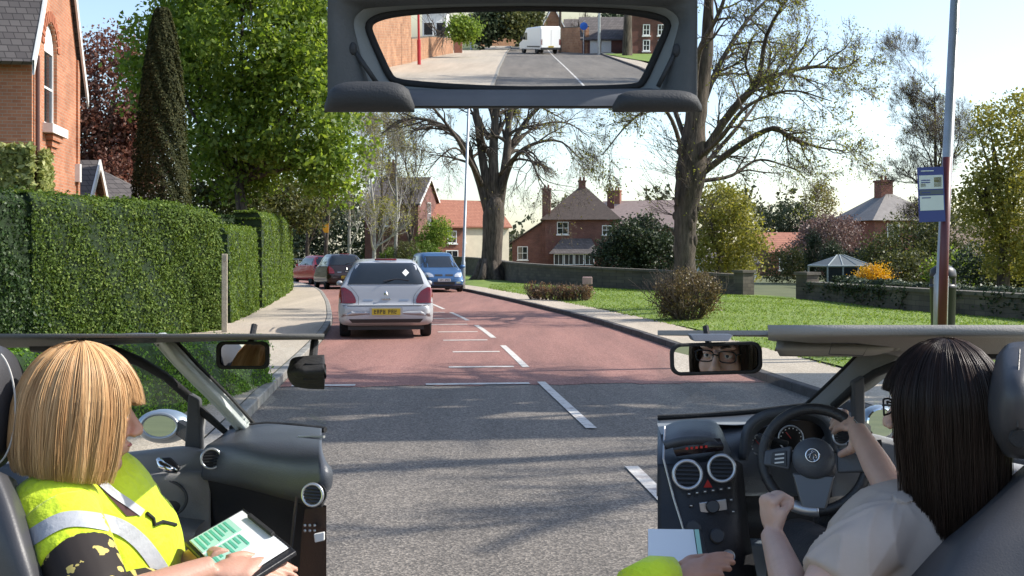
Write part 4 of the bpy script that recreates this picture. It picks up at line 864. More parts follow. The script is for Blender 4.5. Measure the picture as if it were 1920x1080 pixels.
# ------------------------------------------------------------------ street furniture
M_galv = mat('galvanised', (.4, .42, .43), .45, metal=.6, var=.12, scale=4)
M_maroon = mat('maroon_paint', (.11, .022, .026), .4, var=.15, scale=3)
lp = P(868, 541, 49); lp = Vector((lp.x, lp.y, PT)); q = empty('lamp_post', lp, label='slim grey lamp post beside the massive forked tree', cat='lamp post')
MB().tube([lp - Vector((0, 0, .1)), lp + Vector((.02, 0, 1.1)), lp + Vector((.025, 0, 1.15)), lp + Vector((.32, 0, 10))], [.095, .09, .065, .05], 12).build('column', M_galv, q, smooth=True)
MB().tube([lp + Vector((.32, 0, 9.9)), lp + Vector((.2, 0, 10.4)), lp + Vector((-.9, 0, 10.6))], .035, 8).build('arm', M_galv, q); MB().ell(lp + Vector((-1.2, 0, 10.58)), (.36, .13, .09), 14, 8).build('lantern', M_galv, q, smooth=True)
b = Vector((WX(1762, 16.4), 16.4, lawn_z(WX(1762, 16.4), 16.4))); q = empty('lamp_post', b, label='grey steel lamp post rising behind the bus stop flag', cat='lamp post')
MB().tube([b - Vector((0, 0, .1)), b + Vector((.02, 0, 1.1)), b + Vector((.03, 0, 1.14)), b + Vector((.44, 0, 9.5))], [.1, .1, .078, .055], 14).build('column', M_galv, q, smooth=True)
MB().tube([b + Vector((.44, 0, 9.4)), b + Vector((.3, 0, 9.9)), b + Vector((-.8, 0, 10.1))], .04, 8).build('arm', M_galv, q); MB().ell(b + Vector((-1.1, 0, 10.08)), (.36, .13, .09), 14, 8).build('lantern', M_galv, q, smooth=True)
b = Vector((WX(1764, 16.0), 16.0, lawn_z(WX(1764, 16), 16))); q = empty('bus_stop', b, label='maroon bus stop post with blue and white timetable flag', cat='bus stop')
tz = WZ(314, 16.0)
MB().tube([b - Vector((0, 0, .1)), b + Vector((.09, 0, tz))], .062, 14).build('post', M_maroon, q, smooth=True)
fx0, fx1, fz0, fz1 = WX(1722, 15.9), WX(1772, 15.9), WZ(416, 15.9), WZ(313, 15.9)
M_flag = mat('flag_blue', (.04, .06, .26), .4); M_fw = mat('flag_white', (.75, .78, .78), .4, var=.05); M_fy = mat('flag_yellow', (.6, .5, .18), .4); M_fd = mat('flag_slate', (.1, .12, .15), .4)
Mf = Matrix.Translation(((fx0 + fx1) / 2, 15.9, (fz0 + fz1) / 2)) @ Matrix.Rotation(R(-2.2), 4, 'Y') @ Matrix.Rotation(R(6), 4, 'Z'); fw, fh = fx1 - fx0, fz1 - fz0
def fbox(mb, x0, x1, z0, z1, y=0, t=.004):
    vs = [Mf @ Vector((x * fw / 2, y + yy, z * fh / 2)) for yy in (0, t) for x, z in ((x0, z0), (x1, z0), (x1, z1), (x0, z1))]
    return mb.add(vs, [(0, 1, 2, 3), (7, 6, 5, 4), (0, 4, 5, 1), (1, 5, 6, 2), (2, 6, 7, 3), (3, 7, 4, 0)])
flag = fbox(MB(), -1, 1, -1, 1, 0, .03).build('flag', M_flag, q)
for nm, m, x0, x1, z0, z1 in (('panel', M_fw, -.96, .9, .2, .7), ('panel', M_fd, -.96, .9, 0, .16), ('panel', M_fw, -.96, .9, -.58, -.04), ('badge', M_fy, .2, .8, .26, .62), ('badge', M_fy, -.85, -.45, .28, .4)): fbox(MB(), x0, x1, z0, z1, -.006).build(nm, m, flag)
for z in (.52, .44, .07, -.12, .86): fbox(MB(), -.8, -.1 + .3 * (z > .8), z - .018, z + .018, -.010).build('text_line', M_flag if z < .8 else M_fw, flag)
b = Vector((WX(1768, 18.5), 18.5, lawn_z(WX(1768, 18.5), 18.5))); q = empty('litter_bin', b, label='black round topped litter bin behind the bus stop post', cat='litter bin')
M_bin = mat('bin_plastic', (.012, .013, .016), .4)
MB().lathe([(.17, -.05), (.18, .02), (.2, .8), (.21, .82), (.21, .88)], 28, Matrix.Translation(b)).build('bin_body', M_bin, q, smooth=True)
MB().lathe([(.205, .98), (.21, 1.02), (.19, 1.12), (.12, 1.18), (.01, 1.2)], 28, Matrix.Translation(b)).build('hood', M_bin, q, smooth=True)
for a in range(4): an = a * 1.571 + .78; MB().box(b + Vector((math.cos(an) * .185, math.sin(an) * .185, .93)), (.05, .05, .12), an).build('hood_strut', M_bin, q)
b = Vector((-13.0, 80, PT)); q = empty('warning_sign', b, label='small yellow-orange rectangular sign on a thin post beyond the parked cars', cat='sign')
MB().tube([b, b + Vector((0, 0, 3.6))], .04, 8).build('post', M_galv, q); MB().box(b + Vector((0, -.06, 3.25)), (.42, .03, .66)).build('sign_plate', mat('sign_amber', (.85, .38, .015), .4), q)
q = empty('guard_rail', (-16.2, 82, PT), label='grey pedestrian guard rail along the outside of the bend', cat='railing')
for i in range(9):
    x = -16.4 + i * .8; y = 84.5 - i * .75; MB().tube([(x, y, 0), (x, y, 1.15)], .035, 6).build('upright', M_galv, q)
for z in (1.15, .45): MB().tube([(-16.4, 84.5, z), (-10, 78.5, z)], .035, 6).build('rail', M_galv, q)
b = P(1101, 540, 36); b = Vector((b.x, b.y, PT)); q = empty('planter_stump', b, label='small pinkish litter box on a dark stand at the end of the shrub row', cat='box')
MB().box(b + Vector((0, 0, .25)), (.2, .2, .5)).build('stand', mat('stand_brown', (.1, .05, .045), .8), q); MB().box(b + Vector((0, 0, .62)), (.3, .26, .24)).build('box', mat('box_pink', (.45, .3, .27), .7, var=.2, scale=6), q, bevel=.02)

# ------------------------------------------------------------------ vehicles
M_tyre = mat('tyre', (.016, .016, .017), .85, bump=.3, bscale=60); M_rim = mat('wheel_rim', (.4, .41, .43), .3, metal=.8)
M_cglass = mat('car_glass', (.012, .015, .016), .03, spec=.9); M_trim = mat('car_trim', (.018, .018, .02), .5)
M_tail = mat('tail_light', (.16, .006, .01), .2, coat=.6); M_lamp = mat('head_light', (.6, .63, .66), .08, metal=.5, coat=1)
M_plate_y = mat('plate_yellow', (.55, .4, .03), .4); M_plate_w = mat('plate_white', (.7, .7, .7), .4); M_ink = mat('plate_ink', (.02, .02, .02), .5)
def paint(name, c, metal=.75): return mat(name, c, .38, metal=metal, coat=.5, spec=.5)
def carbody(st, nu=70, nv=23):
    rows = []
    for (y, wl, wb, wr, zs, zb, zt) in catmull(st, nu):
        wb = max(wb, .05); wr = max(min(wr, wb), .04); zt = max(zt, zb + .004)
        h = [(0, zs), (wl * .75, zs), (wl * .97, zs + .05), (wl, zs + .16), (wl * 1.01, (zs + zb) * .5), (wb, zb - .03), (wb * .985, zb + .01), (lerp(wb, wr, .5) * 1.01, lerp(zb, zt, .5)), (wr * 1.01, zt - .09 * min(1, (zt - zb) / .3)), (wr * .86, zt - .02 * min(1, (zt - zb) / .3)), (wr * .45, zt - .002), (0, zt)]
        h = catmull(h, nv); rows.append([(x, y, z) for x, z in h] + [(-x, y, z) for x, z in h[-2:0:-1]])
    for e, i in ((0, 0), (1, -1)):                       # taper the ends to a point so that they shade cleanly
        r = np.array(rows[i]); c = r.mean(0)
        for q in (.6, .03):
            n_ = [tuple(c + (p - c) * q + np.array([0, (-.012 if e == 0 else .012) * (1 - q), 0])) for p in r]; rows.insert(0, n_) if e == 0 else rows.append(n_)
    mb = MB().grid(rows, closed=True); k = len(rows[0]); m = len(rows)
    mb.f.append(tuple(reversed(range(k)))); mb.f.append(tuple(range((m - 1) * k, m * k)))
    return mb
def bvh_of(mb): return BVHTree.FromPolygons([Vector(v) for v in mb.v], mb.f)
def panel(bvh, rows, face='rear', off=.006, n=12, m=8):
    """rows [(z, a0, a1)...]; projected along the car's length (rear/front) or width (right/left)"""
    rr = np.array(rows, float); t = np.linspace(0, 1, m); src = np.linspace(0, 1, len(rr)); R3 = np.stack([np.interp(t, src, rr[:, i]) for i in range(3)], 1); g = []
    for z, a0, a1 in R3:
        line = []
        for k in range(n):
            a = lerp(a0, a1, k / (n - 1))
            if face in ('rear', 'front'):
                s = -1 if face == 'rear' else 1; hit = bvh.ray_cast(Vector((a, s * 6, z)), Vector((0, -s, 0)))[0]; line.append((a, (hit.y if hit else s * 1.9) + s * off, z))
            else:
                s = 1 if face == 'right' else -1; hit = bvh.ray_cast(Vector((s * 4, a, z)), Vector((-s, 0, 0)))[0]; line.append(((hit.x if hit else s * .8) + s * off, a, z))
        g.append(line)
    return MB().grid(g)
def wheels(root, ys, xw, r=.31, w=.2):
    for y in ys:
        for s in (-1, 1):
            T = Matrix.Translation((s * (xw - w / 2), y, r)) @ Matrix.Rotation(s * math.pi / 2, 4, 'Y')
            wh = MB().lathe([(r * .6, -w / 2), (r * .93, -w / 2), (r, -w / 2 + .03), (r, w / 2 - .03), (r * .93, w / 2), (r * .62, w / 2)], 28, T).build('wheel', M_tyre, root, smooth=False, world=False, bevel=.008)
            MB().lathe([(r * .62, w / 2 - .03), (r * .5, w / 2 - .012), (r * .2, w / 2 - .02), (r * .12, w / 2 + .002)], 20, T).build('rim', M_rim, wh, smooth=True, world=False)
def place_car(o, loc, heading):            # heading: direction of travel in degrees, 0 = away along +y, positive to the left
    o.location = loc; o.rotation_euler = (0, 0, R(heading))
def plate(root, y, z, m, face=-1, w=.52, x=0):
    p = MB().box((x, y, z), (w, .015, .115)).build('number_plate', m, root, world=False)
    for i, k in enumerate((-.2, -.145, -.09, -.035, .06, .115, .17)):
        mb = MB(); yy = y + face * .0095
        mb.box((x + k - .014, yy, z), (.011, .003, .075)); mb.box((x + k + .012, yy, z + (.0 if i % 2 else .016)), (.011, .003, .075 if i % 2 else .042)); mb.box((x + k, yy + face * .0005, z + (.032 if i % 3 else -.032)), (.03, .003, .011)); mb.box((x + k, yy + face * .0007, z), (.03, .003, .01)); mb.build('character', M_ink, p, world=False)
HATCH = [(-2.12, .62, .6, .5, .36, .5, .55), (-2.10, .74, .74, .66, .3, .56, .62), (-2.04, .815, .80, .72, .27, .6, .67), (-2.0, .85, .83, .72, .25, .8, .86), (-1.96, .86, .83, .68, .24, .93, 1.0), (-1.86, .868, .835, .63, .24, .96, 1.13), (-1.7, .87, .835, .6, .23, .97, 1.28), (-1.5, .872, .835, .595, .23, .97, 1.40), (-1.25, .872, .835, .6, .22, .965, 1.445), (-.4, .872, .83, .61, .2, .95, 1.47), (.25, .872, .825, .6, .2, .93, 1.44), (.65, .872, .82, .58, .2, .92, 1.28), (1.05, .872, .81, .6, .2, .91, 1.03), (1.25, .87, .8, .66, .2, .88, .93), (1.6, .86, .78, .66, .22, .78, .84), (1.95, .8, .7, .6, .25, .66, .7), (2.1, .66, .58, .5, .3, .5, .54)]
def hatchback(name, label, col, loc, heading, detail=True, group=None, sx=1.0, sz=1.0):
    root = empty(name, (0, 0, 0), label=label, cat='car', group=group); pm = col
    st = [(y, wl * sx, wb * sx, wr * sx, zs, zb * sz, zt * sz) for y, wl, wb, wr, zs, zb, zt in HATCH]
    mb = carbody(st); bv = bvh_of(mb); body = mb.build('body', pm, root, smooth=True, world=False)
    Z = lambda z: z * sz; X = lambda x: x * sx
    panel(bv, [(Z(1.01), X(-.70), X(.70)), (Z(1.2), X(-.645), X(.645)), (Z(1.35), X(-.575), X(.575)), (Z(1.395), X(-.5), X(.5))], 'rear', .016, 16, 10).build('rear_window', M_cglass, root, smooth=True, world=False)
    for s in (-1, 1):
        rows = [(Z(.66), s * X(.56), s * X(.855)), (Z(.70), s * X(.545), s * X(.865)), (Z(.80), s * X(.58), s * X(.865)), (Z(.89), s * X(.65), s * X(.85)), (Z(.95), s * X(.76), s * X(.83))]
        panel(bv, rows, 'rear', .014, 10, 8).build('tail_light', M_tail, root, smooth=True, world=False)
        panel(bv, [(Z(.985), -1.6, .85), (Z(1.15), -1.5, .75), (Z(1.33), -1.3, .4)], 'right' if s > 0 else 'left', .006, 20, 6).build('side_window', M_cglass, root, smooth=True, world=False)
        MB().ell((s * (.92 * sx), .62, .96 * sz), (.065, .05, .055), 12, 8).build('door_mirror', pm, root, smooth=True, world=False)
    panel(bv, [(Z(.93), -.7, .7), (Z(1.1), -.6, .6), (Z(1.3), -.54, .54)], 'front', .006).build('windscreen', M_cglass, root, smooth=True, world=False)
    for s in (-1, 1): panel(bv, [(Z(.56), s * .48, s * .66), (Z(.68), s * .52, s * .74)], 'front', .01).build('headlight', M_lamp, root, smooth=True, world=False)
    MB().tube([(x, -1.375 - .1 * (1 - (x / .25) ** 2), Z(1.455)) for x in np.linspace(-.2, .2, 5)], .018, 6).build('high_brake_light', M_tail, root, world=False)
    panel(bv, [(Z(.605), X(-.78), X(.78)), (Z(.62), X(-.8), X(.8))], 'rear', .004, 20, 3).build('bumper_crease', M_trim, root, smooth=True, world=False)
    panel(bv, [(.3, X(-.62), X(.62)), (.37, X(-.68), X(.68))], 'rear', .006, 14, 3).build('lower_valance', M_trim, root, smooth=True, world=False)
    plate(root, -2.152, Z(.505), M_plate_y)
    MB().box((0, -2.134, Z(.505)), (.6, .02, .16)).build('plate_recess', pm, root, world=False)
    MB().box((0, -2.03, Z(.735)), (.16, .02, .035)).build('tailgate_handle', M_chrome, root, world=False, bevel=.006)
    MB().add([(0, -2.035, Z(.83)), (.035, -2.03, Z(.80)), (.03, -2.03, Z(.85)), (0, -2.025, Z(.885)), (-.03, -2.03, Z(.85)), (-.035, -2.03, Z(.80)), (0, -2.055, Z(.835))], [(0, 1, 6), (1, 2, 6), (2, 3, 6), (3, 4, 6), (4, 5, 6), (5, 0, 6)]).build('badge', M_chrome, root, world=False)
    for s in (-1, 1): panel(bv, [(Z(.70), s * .24, s * .42), (Z(.725), s * .24, s * .42)], 'rear', .004, 6, 3).build('model_badge', M_rim, root, world=False)
    MB().tube([(-.05, -1.98, Z(1.06)), (.2, -1.9, Z(1.1)), (.42, -1.93, Z(1.07))], .01, 5).build('rear_wiper', M_trim, root, world=False)
    # tailgate shut line
    for s in (-1, 1): panel(bv, [(Z(.63), s * X(.50), s * X(.507)), (Z(.8), s * X(.505), s * X(.512)), (Z(.97), s * X(.66), s * X(.667)), (Z(1.0), s * X(.70), s * X(.707))], 'rear', .004, 2, 8).build('shut_line', M_trim, root, world=False)
    if detail:
        for s in (-1, 1): MB().tube([(s * .56, -1.2, 1.45 * sz), (s * .575, -1.05, 1.5 * sz), (s * .58, .1, 1.505 * sz), (s * .565, .3, 1.43 * sz)], .014, 6).build('roof_rail', M_trim, root, world=False)
        MB().tube([(0, -1.25, 1.45 * sz), (0, -1.4, 1.58 * sz)], .006, 5).build('aerial', M_trim, root, world=False)
        Mst = Matrix.Rotation(R(14), 4, 'Y')
        panel(bv, [(1.15, .36, .365), (1.215, .30, .43), (1.28, .365, .37)], 'rear', .024, 5, 5).build('window_sticker', M_white, root, world=False)
    wheels(root, (-1.32, 1.3), .86 * sx); place_car(root, loc, heading)
    # underside
    MB().bb(-.7, .7, -1.9, 1.9, .16, .3).build('underbody', M_trim, root, world=False)
    return root
hatchback('silver_hatchback', 'silver five-door hatchback parked at the left kerb with roof rails', paint('paint_silver', (.4, .41, .425), .12), (WX(721, 23.1), 23.15, .005), 7)
hatchback('dark_hatchback', 'very dark maroon hatchback parked ahead of the silver car', paint('paint_dark_maroon', (.018, .006, .007), .1), (WX(634, 52.0), 52.1, .005), 19, sx=1.0, sz=1.06, detail=False)
hatchback('red_hatchback', 'bright red hatchback parked beyond the dark maroon car', paint('paint_red', (.5, .012, .016), .05), (WX(594, 59.5), 59.8, .005), 28, detail=False)
MPV = [(-2.13, .6, .56, .5, .4, .5, .56), (-2.08, .76, .76, .7, .3, .8, .9), (-2.0, .84, .82, .7, .26, .95, 1.15), (-1.8, .87, .84, .66, .24, .98, 1.4), (-1.4, .88, .85, .66, .22, .98, 1.58), (-.3, .88, .85, .66, .2, .97, 1.62), (.3, .88, .845, .65, .2, .96, 1.58), (.75, .88, .84, .62, .2, .95, 1.38), (1.3, .88, .82, .62, .2, .93, 1.05), (1.45, .875, .81, .68, .2, .9, .97), (1.75, .86, .78, .66, .22, .82, .88), (2.0, .8, .7, .6, .25, .68, .74), (2.11, .68, .6, .5, .3, .5, .55)]
mpv = empty('blue_people_carrier', (0, 0, 0), label='metallic blue people carrier driving towards the silver hatchback', cat='car')
mb = carbody(MPV); bv = bvh_of(mb); PB = paint('paint_blue', (.045, .12, .26), .35); mb.build('body', PB, mpv, smooth=True, world=False)
panel(bv, [(1.0, -.7, .7), (1.2, -.64, .64), (1.46, -.55, .55)], 'front', .008, 14, 8).build('windscreen', M_cglass, mpv, smooth=True, world=False)
for s in (-1, 1):
    panel(bv, [(.62, s * .42, s * .7), (.72, s * .44, s * .78), (.8, s * .58, s * .77)], 'front', .012, 8, 6).build('headlight', M_lamp, mpv, smooth=True, world=False)
    panel(bv, [(1.0, -1.6, 1.1), (1.2, -1.5, .95), (1.45, -1.3, .5)], 'right' if s > 0 else 'left', .006, 20, 6).build('side_window', M_cglass, mpv, smooth=True, world=False)
    panel(bv, [(.66, s * .06, s * .36), (.73, s * .06, s * .38)], 'front', .008, 8, 4).build('grille', M_trim, mpv, smooth=True, world=False)
    panel(bv, [(.36, s * .5, s * .66), (.43, s * .5, s * .68)], 'front', .008, 6, 4).build('fog_lamp', M_lamp, mpv, smooth=True, world=False)
    MB().ell((s * 1.0, .85, 1.02), (.12, .08, .09), 12, 8).build('door_mirror', PB, mpv, smooth=True, world=False)
panel(bv, [(.31, -.42, .42), (.42, -.44, .44)], 'front', .006, 10, 4).build('lower_grille', M_trim, mpv, smooth=True, world=False)
plate(mpv, 2.13, .5, M_plate_w, 1); wheels(mpv, (-1.32, 1.35), .88, .32); MB().bb(-.7, .7, -1.9, 1.9, .16, .3).build('underbody', M_trim, mpv, world=False)
place_car(mpv, (WX(815, 48.0), 48.2, .005), 180 + 14)
# ------------------------------------------------------------------ hanging rear-hatch panel with its mirror
hp = empty('rear_hatch_panel', P(961, 203, 3.8), label='grey rear hatch interior panel framing a wide rounded window view of the street behind', cat='hatch panel')
M_htrim = mat('hatch_trim', (.085, .09, .092), .65, var=.12, scale=5, bump=.15, bscale=120); M_hpil = mat('hatch_pillar', (.2, .215, .215), .55, var=.08, scale=6)
M_hdark = mat('hatch_dark', (.03, .032, .035), .7, bump=.2, bscale=150)
OPEN = [(691, 52), (700, 37), (735, 26), (800, 19), (900, 15), (1000, 14), (1100, 16), (1180, 21), (1236, 32), (1252, 44), (1250, 58), (1236, 90), (1220, 125), (1206, 152), (1192, 162), (1140, 166), (1050, 168), (960, 168), (860, 164), (780, 158), (742, 152), (728, 138), (712, 105), (700, 78)]
def closed_curve(pts, n):
    p = pts[-3:] + pts + pts[:3]; c = catmull(p, (len(p) - 1) * 8 + 1)[3 * 8:(len(p) - 3) * 8]; d = np.concatenate([[0], np.cumsum(np.linalg.norm(np.diff(np.vstack([c, c[:1]]), axis=0), axis=1))]); t = np.linspace(0, d[-1], n + 1)[:-1]
    c2 = np.vstack([c, c[:1]]); return np.stack([np.interp(t, d, c2[:, 0]), np.interp(t, d, c2[:, 1])], 1)
oc = closed_curve(OPEN, 160); ctr = np.array([968., 92.])
def onmir(px, py, off=0):
    h, _ = mray(px, py); return h + MIR_N * off
def rect_ring(x0, x1, y0, y1):
    out = []
    for p in oc:
        v = p - ctr; tx = ((x1 - ctr[0]) if v[0] > 0 else (x0 - ctr[0])) / (v[0] if abs(v[0]) > 1e-6 else 1e-6); ty = ((y1 - ctr[1]) if v[1] > 0 else (y0 - ctr[1])) / (v[1] if abs(v[1]) > 1e-6 else 1e-6)
        out.append(ctr + v * min(tx, ty))
    return out
def ring(k): return [ctr + (p - ctr) * k for p in oc]
outer = rect_ring(625, 1297, 3, 203)
rowsR = [[onmir(*p, .0) for p in oc], [onmir(*(p + (np.array(q) - p) * .12), .012) for p, q in zip(oc, outer)], [onmir(*(p + (np.array(q) - p) * .3), .05) for p, q in zip(oc, outer)], [onmir(*(p + (np.array(q) - p) * .36), .052) for p, q in zip(oc, outer)]]
MB().grid(rowsR, closed=True).build('pillar_trim', M_hpil, hp, smooth=True)
rowsR = [[onmir(*(p + (np.array(q) - p) * .36), .05) for p, q in zip(oc, outer)], [onmir(*(p + (np.array(q) - p) * .4), .075) for p, q in zip(oc, outer)], [onmir(*(p + (np.array(q) - p) * .7), .1) for p, q in zip(oc, outer)], [onmir(*q, .12) for q in outer], [onmir(*q, -.04) for q in outer]]
MB().grid(rowsR, closed=True).build('hatch_trim', M_htrim, hp, smooth=True)
MB().tube([onmir(*p, .004) for p in np.vstack([oc, oc[:2]])], .012, 8, cap=False).build('window_seal', M_black, hp, smooth=True)
mp = [onmir(*p, -.004) for p in oc]; MB().add(mp, [tuple(range(len(mp)))]).build('rear_view_glass', M_mirror, hp)
mb = MB(); mb.prism([onmir(*q, -.05) for q in ((627, 5), (1295, 5), (1295, 201), (627, 201))], MIR_N * -.03); mb.build('back_board', M_hdark, hp)
# hatch struts and side straps
for a, b in (((668, 95), (712, 158)), ((1262, 98), (1228, 165))): 
    mb = MB().tube([onmir(*a, .075), onmir(*b, .085)], .008, 8); mb.build('gas_strut', M_hdark, hp, smooth=True); MB().ell(onmir(*a, .08), (.014, .012, .022), 10, 6).build('strut_end', M_hdark, hp, smooth=True)
# parcel shelf
MB().grid(sheet([[onmir(x, 166 + 3 * math.sin((x - 700) / 170), .03) for x in (720, 850, 970, 1090, 1215)], [onmir(x, 176, .16) for x in (690, 850, 970, 1090, 1250)], [onmir(x, 186, .2) for x in (690, 850, 970, 1090, 1250)], [onmir(x, 203, .22) for x in (690, 850, 970, 1090, 1250)]], 30, 12)).build('parcel_shelf', mat('parcel_shelf', (.1, .105, .115), .7, var=.1), hp, smooth=True)
for (x0, x1, yt, lb) in ((632, 790, 161, 'left'), (1136, 1292, 176, 'right')):
    pts = []; 
    rows = []
    for t in np.linspace(0, 1, 17):
        x = lerp(x0, x1, t); e = (1 - abs(2 * t - 1) ** 4) ** .5; yy = lerp(203, yt, e); 
        rows.append([onmir(x, lerp(215, yy, .5 + .5 * math.sin(a)) if True else 0, .26 + .055 * e * math.cos(a)) for a in np.linspace(-math.pi / 2, 3 * math.pi / 2, 15)[:-1]])
    mb = MB().grid(rows, closed=True); mb.build('rear_headrest', M_hdark, hp, smooth=True)
# gantry that carries the panel: two legs and a beam above the picture
ga = empty('gantry', (0, 4.0, 0), label='plain steel gantry over the near road carrying the hatch panel', cat='gantry')
for s in (-1, 1): MB().box((s * 2.35, 4.0, 1.39), (.08, .08, 2.78)).build('leg', M_galv, ga); MB().box((s * 2.35, 4.0, .005 + gz(0, 4)), (.3, .3, .02)).build('foot_plate', M_galv, ga)
MB().box((0, 4.0, 2.82), (4.86, .08, .08)).build('beam', M_galv, ga)
for s in (-1, 1): MB().tube([(s * .45, 3.9, 2.38), (s * .45, 4.0, 2.8)], .01, 8).build('hanger', M_galv, ga)

# ------------------------------------------------------------------ the street behind the camera (seen in the mirror)
def rheight(px, py_top, base): return RY(px, py_top, base.y).z - base.z
def rwall(name, label, pts, hts, m, thick=.3, cat='wall', coping=True):
    A = [RG(*p) for p in pts]; root = empty(name, A[0], label=label, cat=cat); n = len(A); rows = []
    for i, a in enumerate(A):
        d = (A[min(i + 1, n - 1)] - A[max(i - 1, 0)]).normalized(); nr = Vector((d.y, -d.x, 0)); 
        if nr.dot(a - Vector((0, 0, 0))) < 0: nr = -nr
        rows.append([a - Vector((0, 0, .3)), a + Vector((0, 0, hts[i])), a + nr * thick + Vector((0, 0, hts[i])), a + nr * thick - Vector((0, 0, .3))])
    mb = MB().grid(rows, closed=True); mb.f.append((0, 1, 2, 3)); k = 4 * (n - 1); mb.f.append((k + 3, k + 2, k + 1, k)); mb.build('wall_body', m, root)
    if coping:
        rows = [[r[1] + Vector((0, 0, .003)), r[1] + Vector((0, 0, .09)), r[2] + Vector((0, 0, .09)), r[2] + Vector((0, 0, .003))] for r in rows]; MB().grid(rows, closed=True).build('coping', M_coping, root)
    return root
M_bk_tan = brickmat('brick_tan', (.33, .16, .085), (.42, .22, .12), (.42, .34, .26), bw=.45, bh=.15)
a = RG(772, 120); rwall('side_building', 'tall orange brick building flank beside the road behind the camera', [(690, 140), (735, 127.5), (772, 120)], [6.5, 6.5, 6.5], M_bk_tan, 5, 'building', False)
a = RG(772, 119); b = RG(850, 101.5); rwall('brick_garden_wall', 'orange brick garden wall running on from the tall building flank behind the camera', [(773, 119), (810, 109), (850, 101.5)], [rheight(773, 73, a)] * 2 + [rheight(850, 72, b)], M_bk_tan)
a = RG(859, 101); q = empty('brick_gate_pier', a, label='dark red brick gate pier ending the garden wall behind the camera', cat='gate pier'); h = rheight(859, 66, a); MB().box(a + Vector((0, 0, h / 2)), (.7, .7, h)).build('pier_shaft', M_bk_red, q); MB().box(a + Vector((0, 0, h + .06)), (.82, .82, .12)).build('cap', M_coping, q)
a = RG(786, 124); q = empty('red_post', a, label='tall red painted post in front of the brick wall behind the camera', cat='post'); h = rheight(786, 15, a); MB().tube([a, a + Vector((0, 0, 1.6)), a + Vector((0, 0, 1.62)), a + Vector((0, 0, h))], [.11, .11, .075, .07], 12).build('shaft', mat('post_red', (.35, .02, .03), .4), q); MB().ell(a + Vector((0, 0, h)), (.09, .09, .07)).build('cap', MATS['post_red'], q)
# white building above the garden wall
a = RG(800, 104) + Vector((-6, 0, 0)); c0 = RY(792, 70, a.y - 6); c1 = RY(838, 70, a.y - 6)
house('white_rendered_house', 'white rendered house above the garden wall behind the camera', (c0.x, c0.y, gz(0, c0.y)), math.pi, .01, .01, .01, .02, M_white, M_slate, 'none') if False else None
hw = empty('white_rendered_house', (c0.x, c0.y, gz(0, c0.y)), label='white rendered house above the garden wall behind the camera', cat='house')
zt = RY(800, 22, c0.y).z; MB().bb(c0.x, c1.x, c0.y - 5, c0.y, 0, zt).build('wall', mat('white_render', (.8, .79, .76), .8, var=.04), hw); MB().bb(c0.x - .2, c1.x + .2, c0.y - 5.2, c0.y + .2, zt, zt + .3).build('roof', M_slate, hw)
for px in (803, 827):
    w = RY(px, 54, c0.y); wo = MB().box((w.x, c0.y + .02, w.z), (.9, .08, 1.2)).build('window', M_wframe, hw); MB().box((w.x, c0.y + .07, w.z), (.74, .02, 1.04)).build('pane', M_pane, wo)
for i, (px, pb, lab) in enumerate(((884, 95, 'slim dark lamp post beside the garden wall behind the camera'), (1050, 99, 'dark telegraph pole beyond the white van behind the camera'), (1123, 103, 'thin street lamp in front of the white garage doors behind the camera'))):
    a = RG(px, pb); q = empty('street_pole', a, label=lab, cat='pole'); MB().tube([a, a + Vector((0, 0, 8.5))], [.13, .08], 10).build('column', M_galv if i != 1 else M_barkd, q); MB().tube([a + Vector((0, 0, 8.4)), a + Vector((.9, 0, 8.7))], .05, 6).build('arm', M_galv, q)
def rblob(px, py, y, rx, ry): c = RY(px, py, y); s = (abs(y) + 8) / F; return (c.x, c.y, c.z, rx * s, rx * s, ry * s)
yb = -108
leafy('dark_evergreen', 'large dark evergreen at the end of the street behind the camera', tuple(RG(918, 84)), [rblob(918, 45, yb, 26, 30), rblob(905, 62, yb, 16, 18)], 5000, .35, LF['ever'], M_barkd, 201, clump=.5)
leafy('yellow_green_tree', 'yellow-green tree above the garden wall behind the camera', tuple(RG(868, 98) + Vector((-5, -4, 0))), [rblob(870, 55, -80, 16, 18)], 4000, .25, LF['maple'], M_barkd, 202, clump=.4)
leafy('olive_tree', 'olive green tree left of the gabled house behind the camera', tuple(RG(968, 86)), [rblob(955, 35, yb, 22, 18), rblob(990, 32, yb - 4, 22, 20), rblob(970, 60, yb, 18, 14)], 5000, .35, LF['olive'], M_barkd, 203, clump=.5)
leafy('pine_tree', 'dark pine over the garages behind the camera', tuple(RG(1150, 97) + Vector((0, -16, 0))), [rblob(1150, 40, -105, 22, 12), rblob(1120, 50, -105, 14, 10)], 3000, .3, LF['ever'], M_barkd, 204, clump=.4)
bare('bare_tree', 'bare tree beside the blue sign behind the camera', tuple(RG(1108, 98) + Vector((0, -10, 0))), 6.5, .16, 205, M_barkd, 3, spread=.7)
a = RG(1176, 107.5); q = empty('street_tree', a, label='straight dark tree trunk on the lawn in front of the brick villa behind the camera', cat='tree'); t = Tree(206); t.limb_path([a, a + Vector((0, 0, 3)), a + Vector((.1, 0, 7)), a + Vector((0, 0, 10))], .42, .1, 3, L=4, start=.5); t.finish(q, M_barkd)
rwall('low_stone_wall', 'low wall at the far end of the street behind the camera', [(897, 84), (985, 83.5)], [1.6, 1.4], M_bk_tan)
rwall('boundary_wall', 'long brick boundary wall beyond the van behind the camera', [(1046, 97), (1098, 100)], [2.2, 2.3], M_bk_tan)
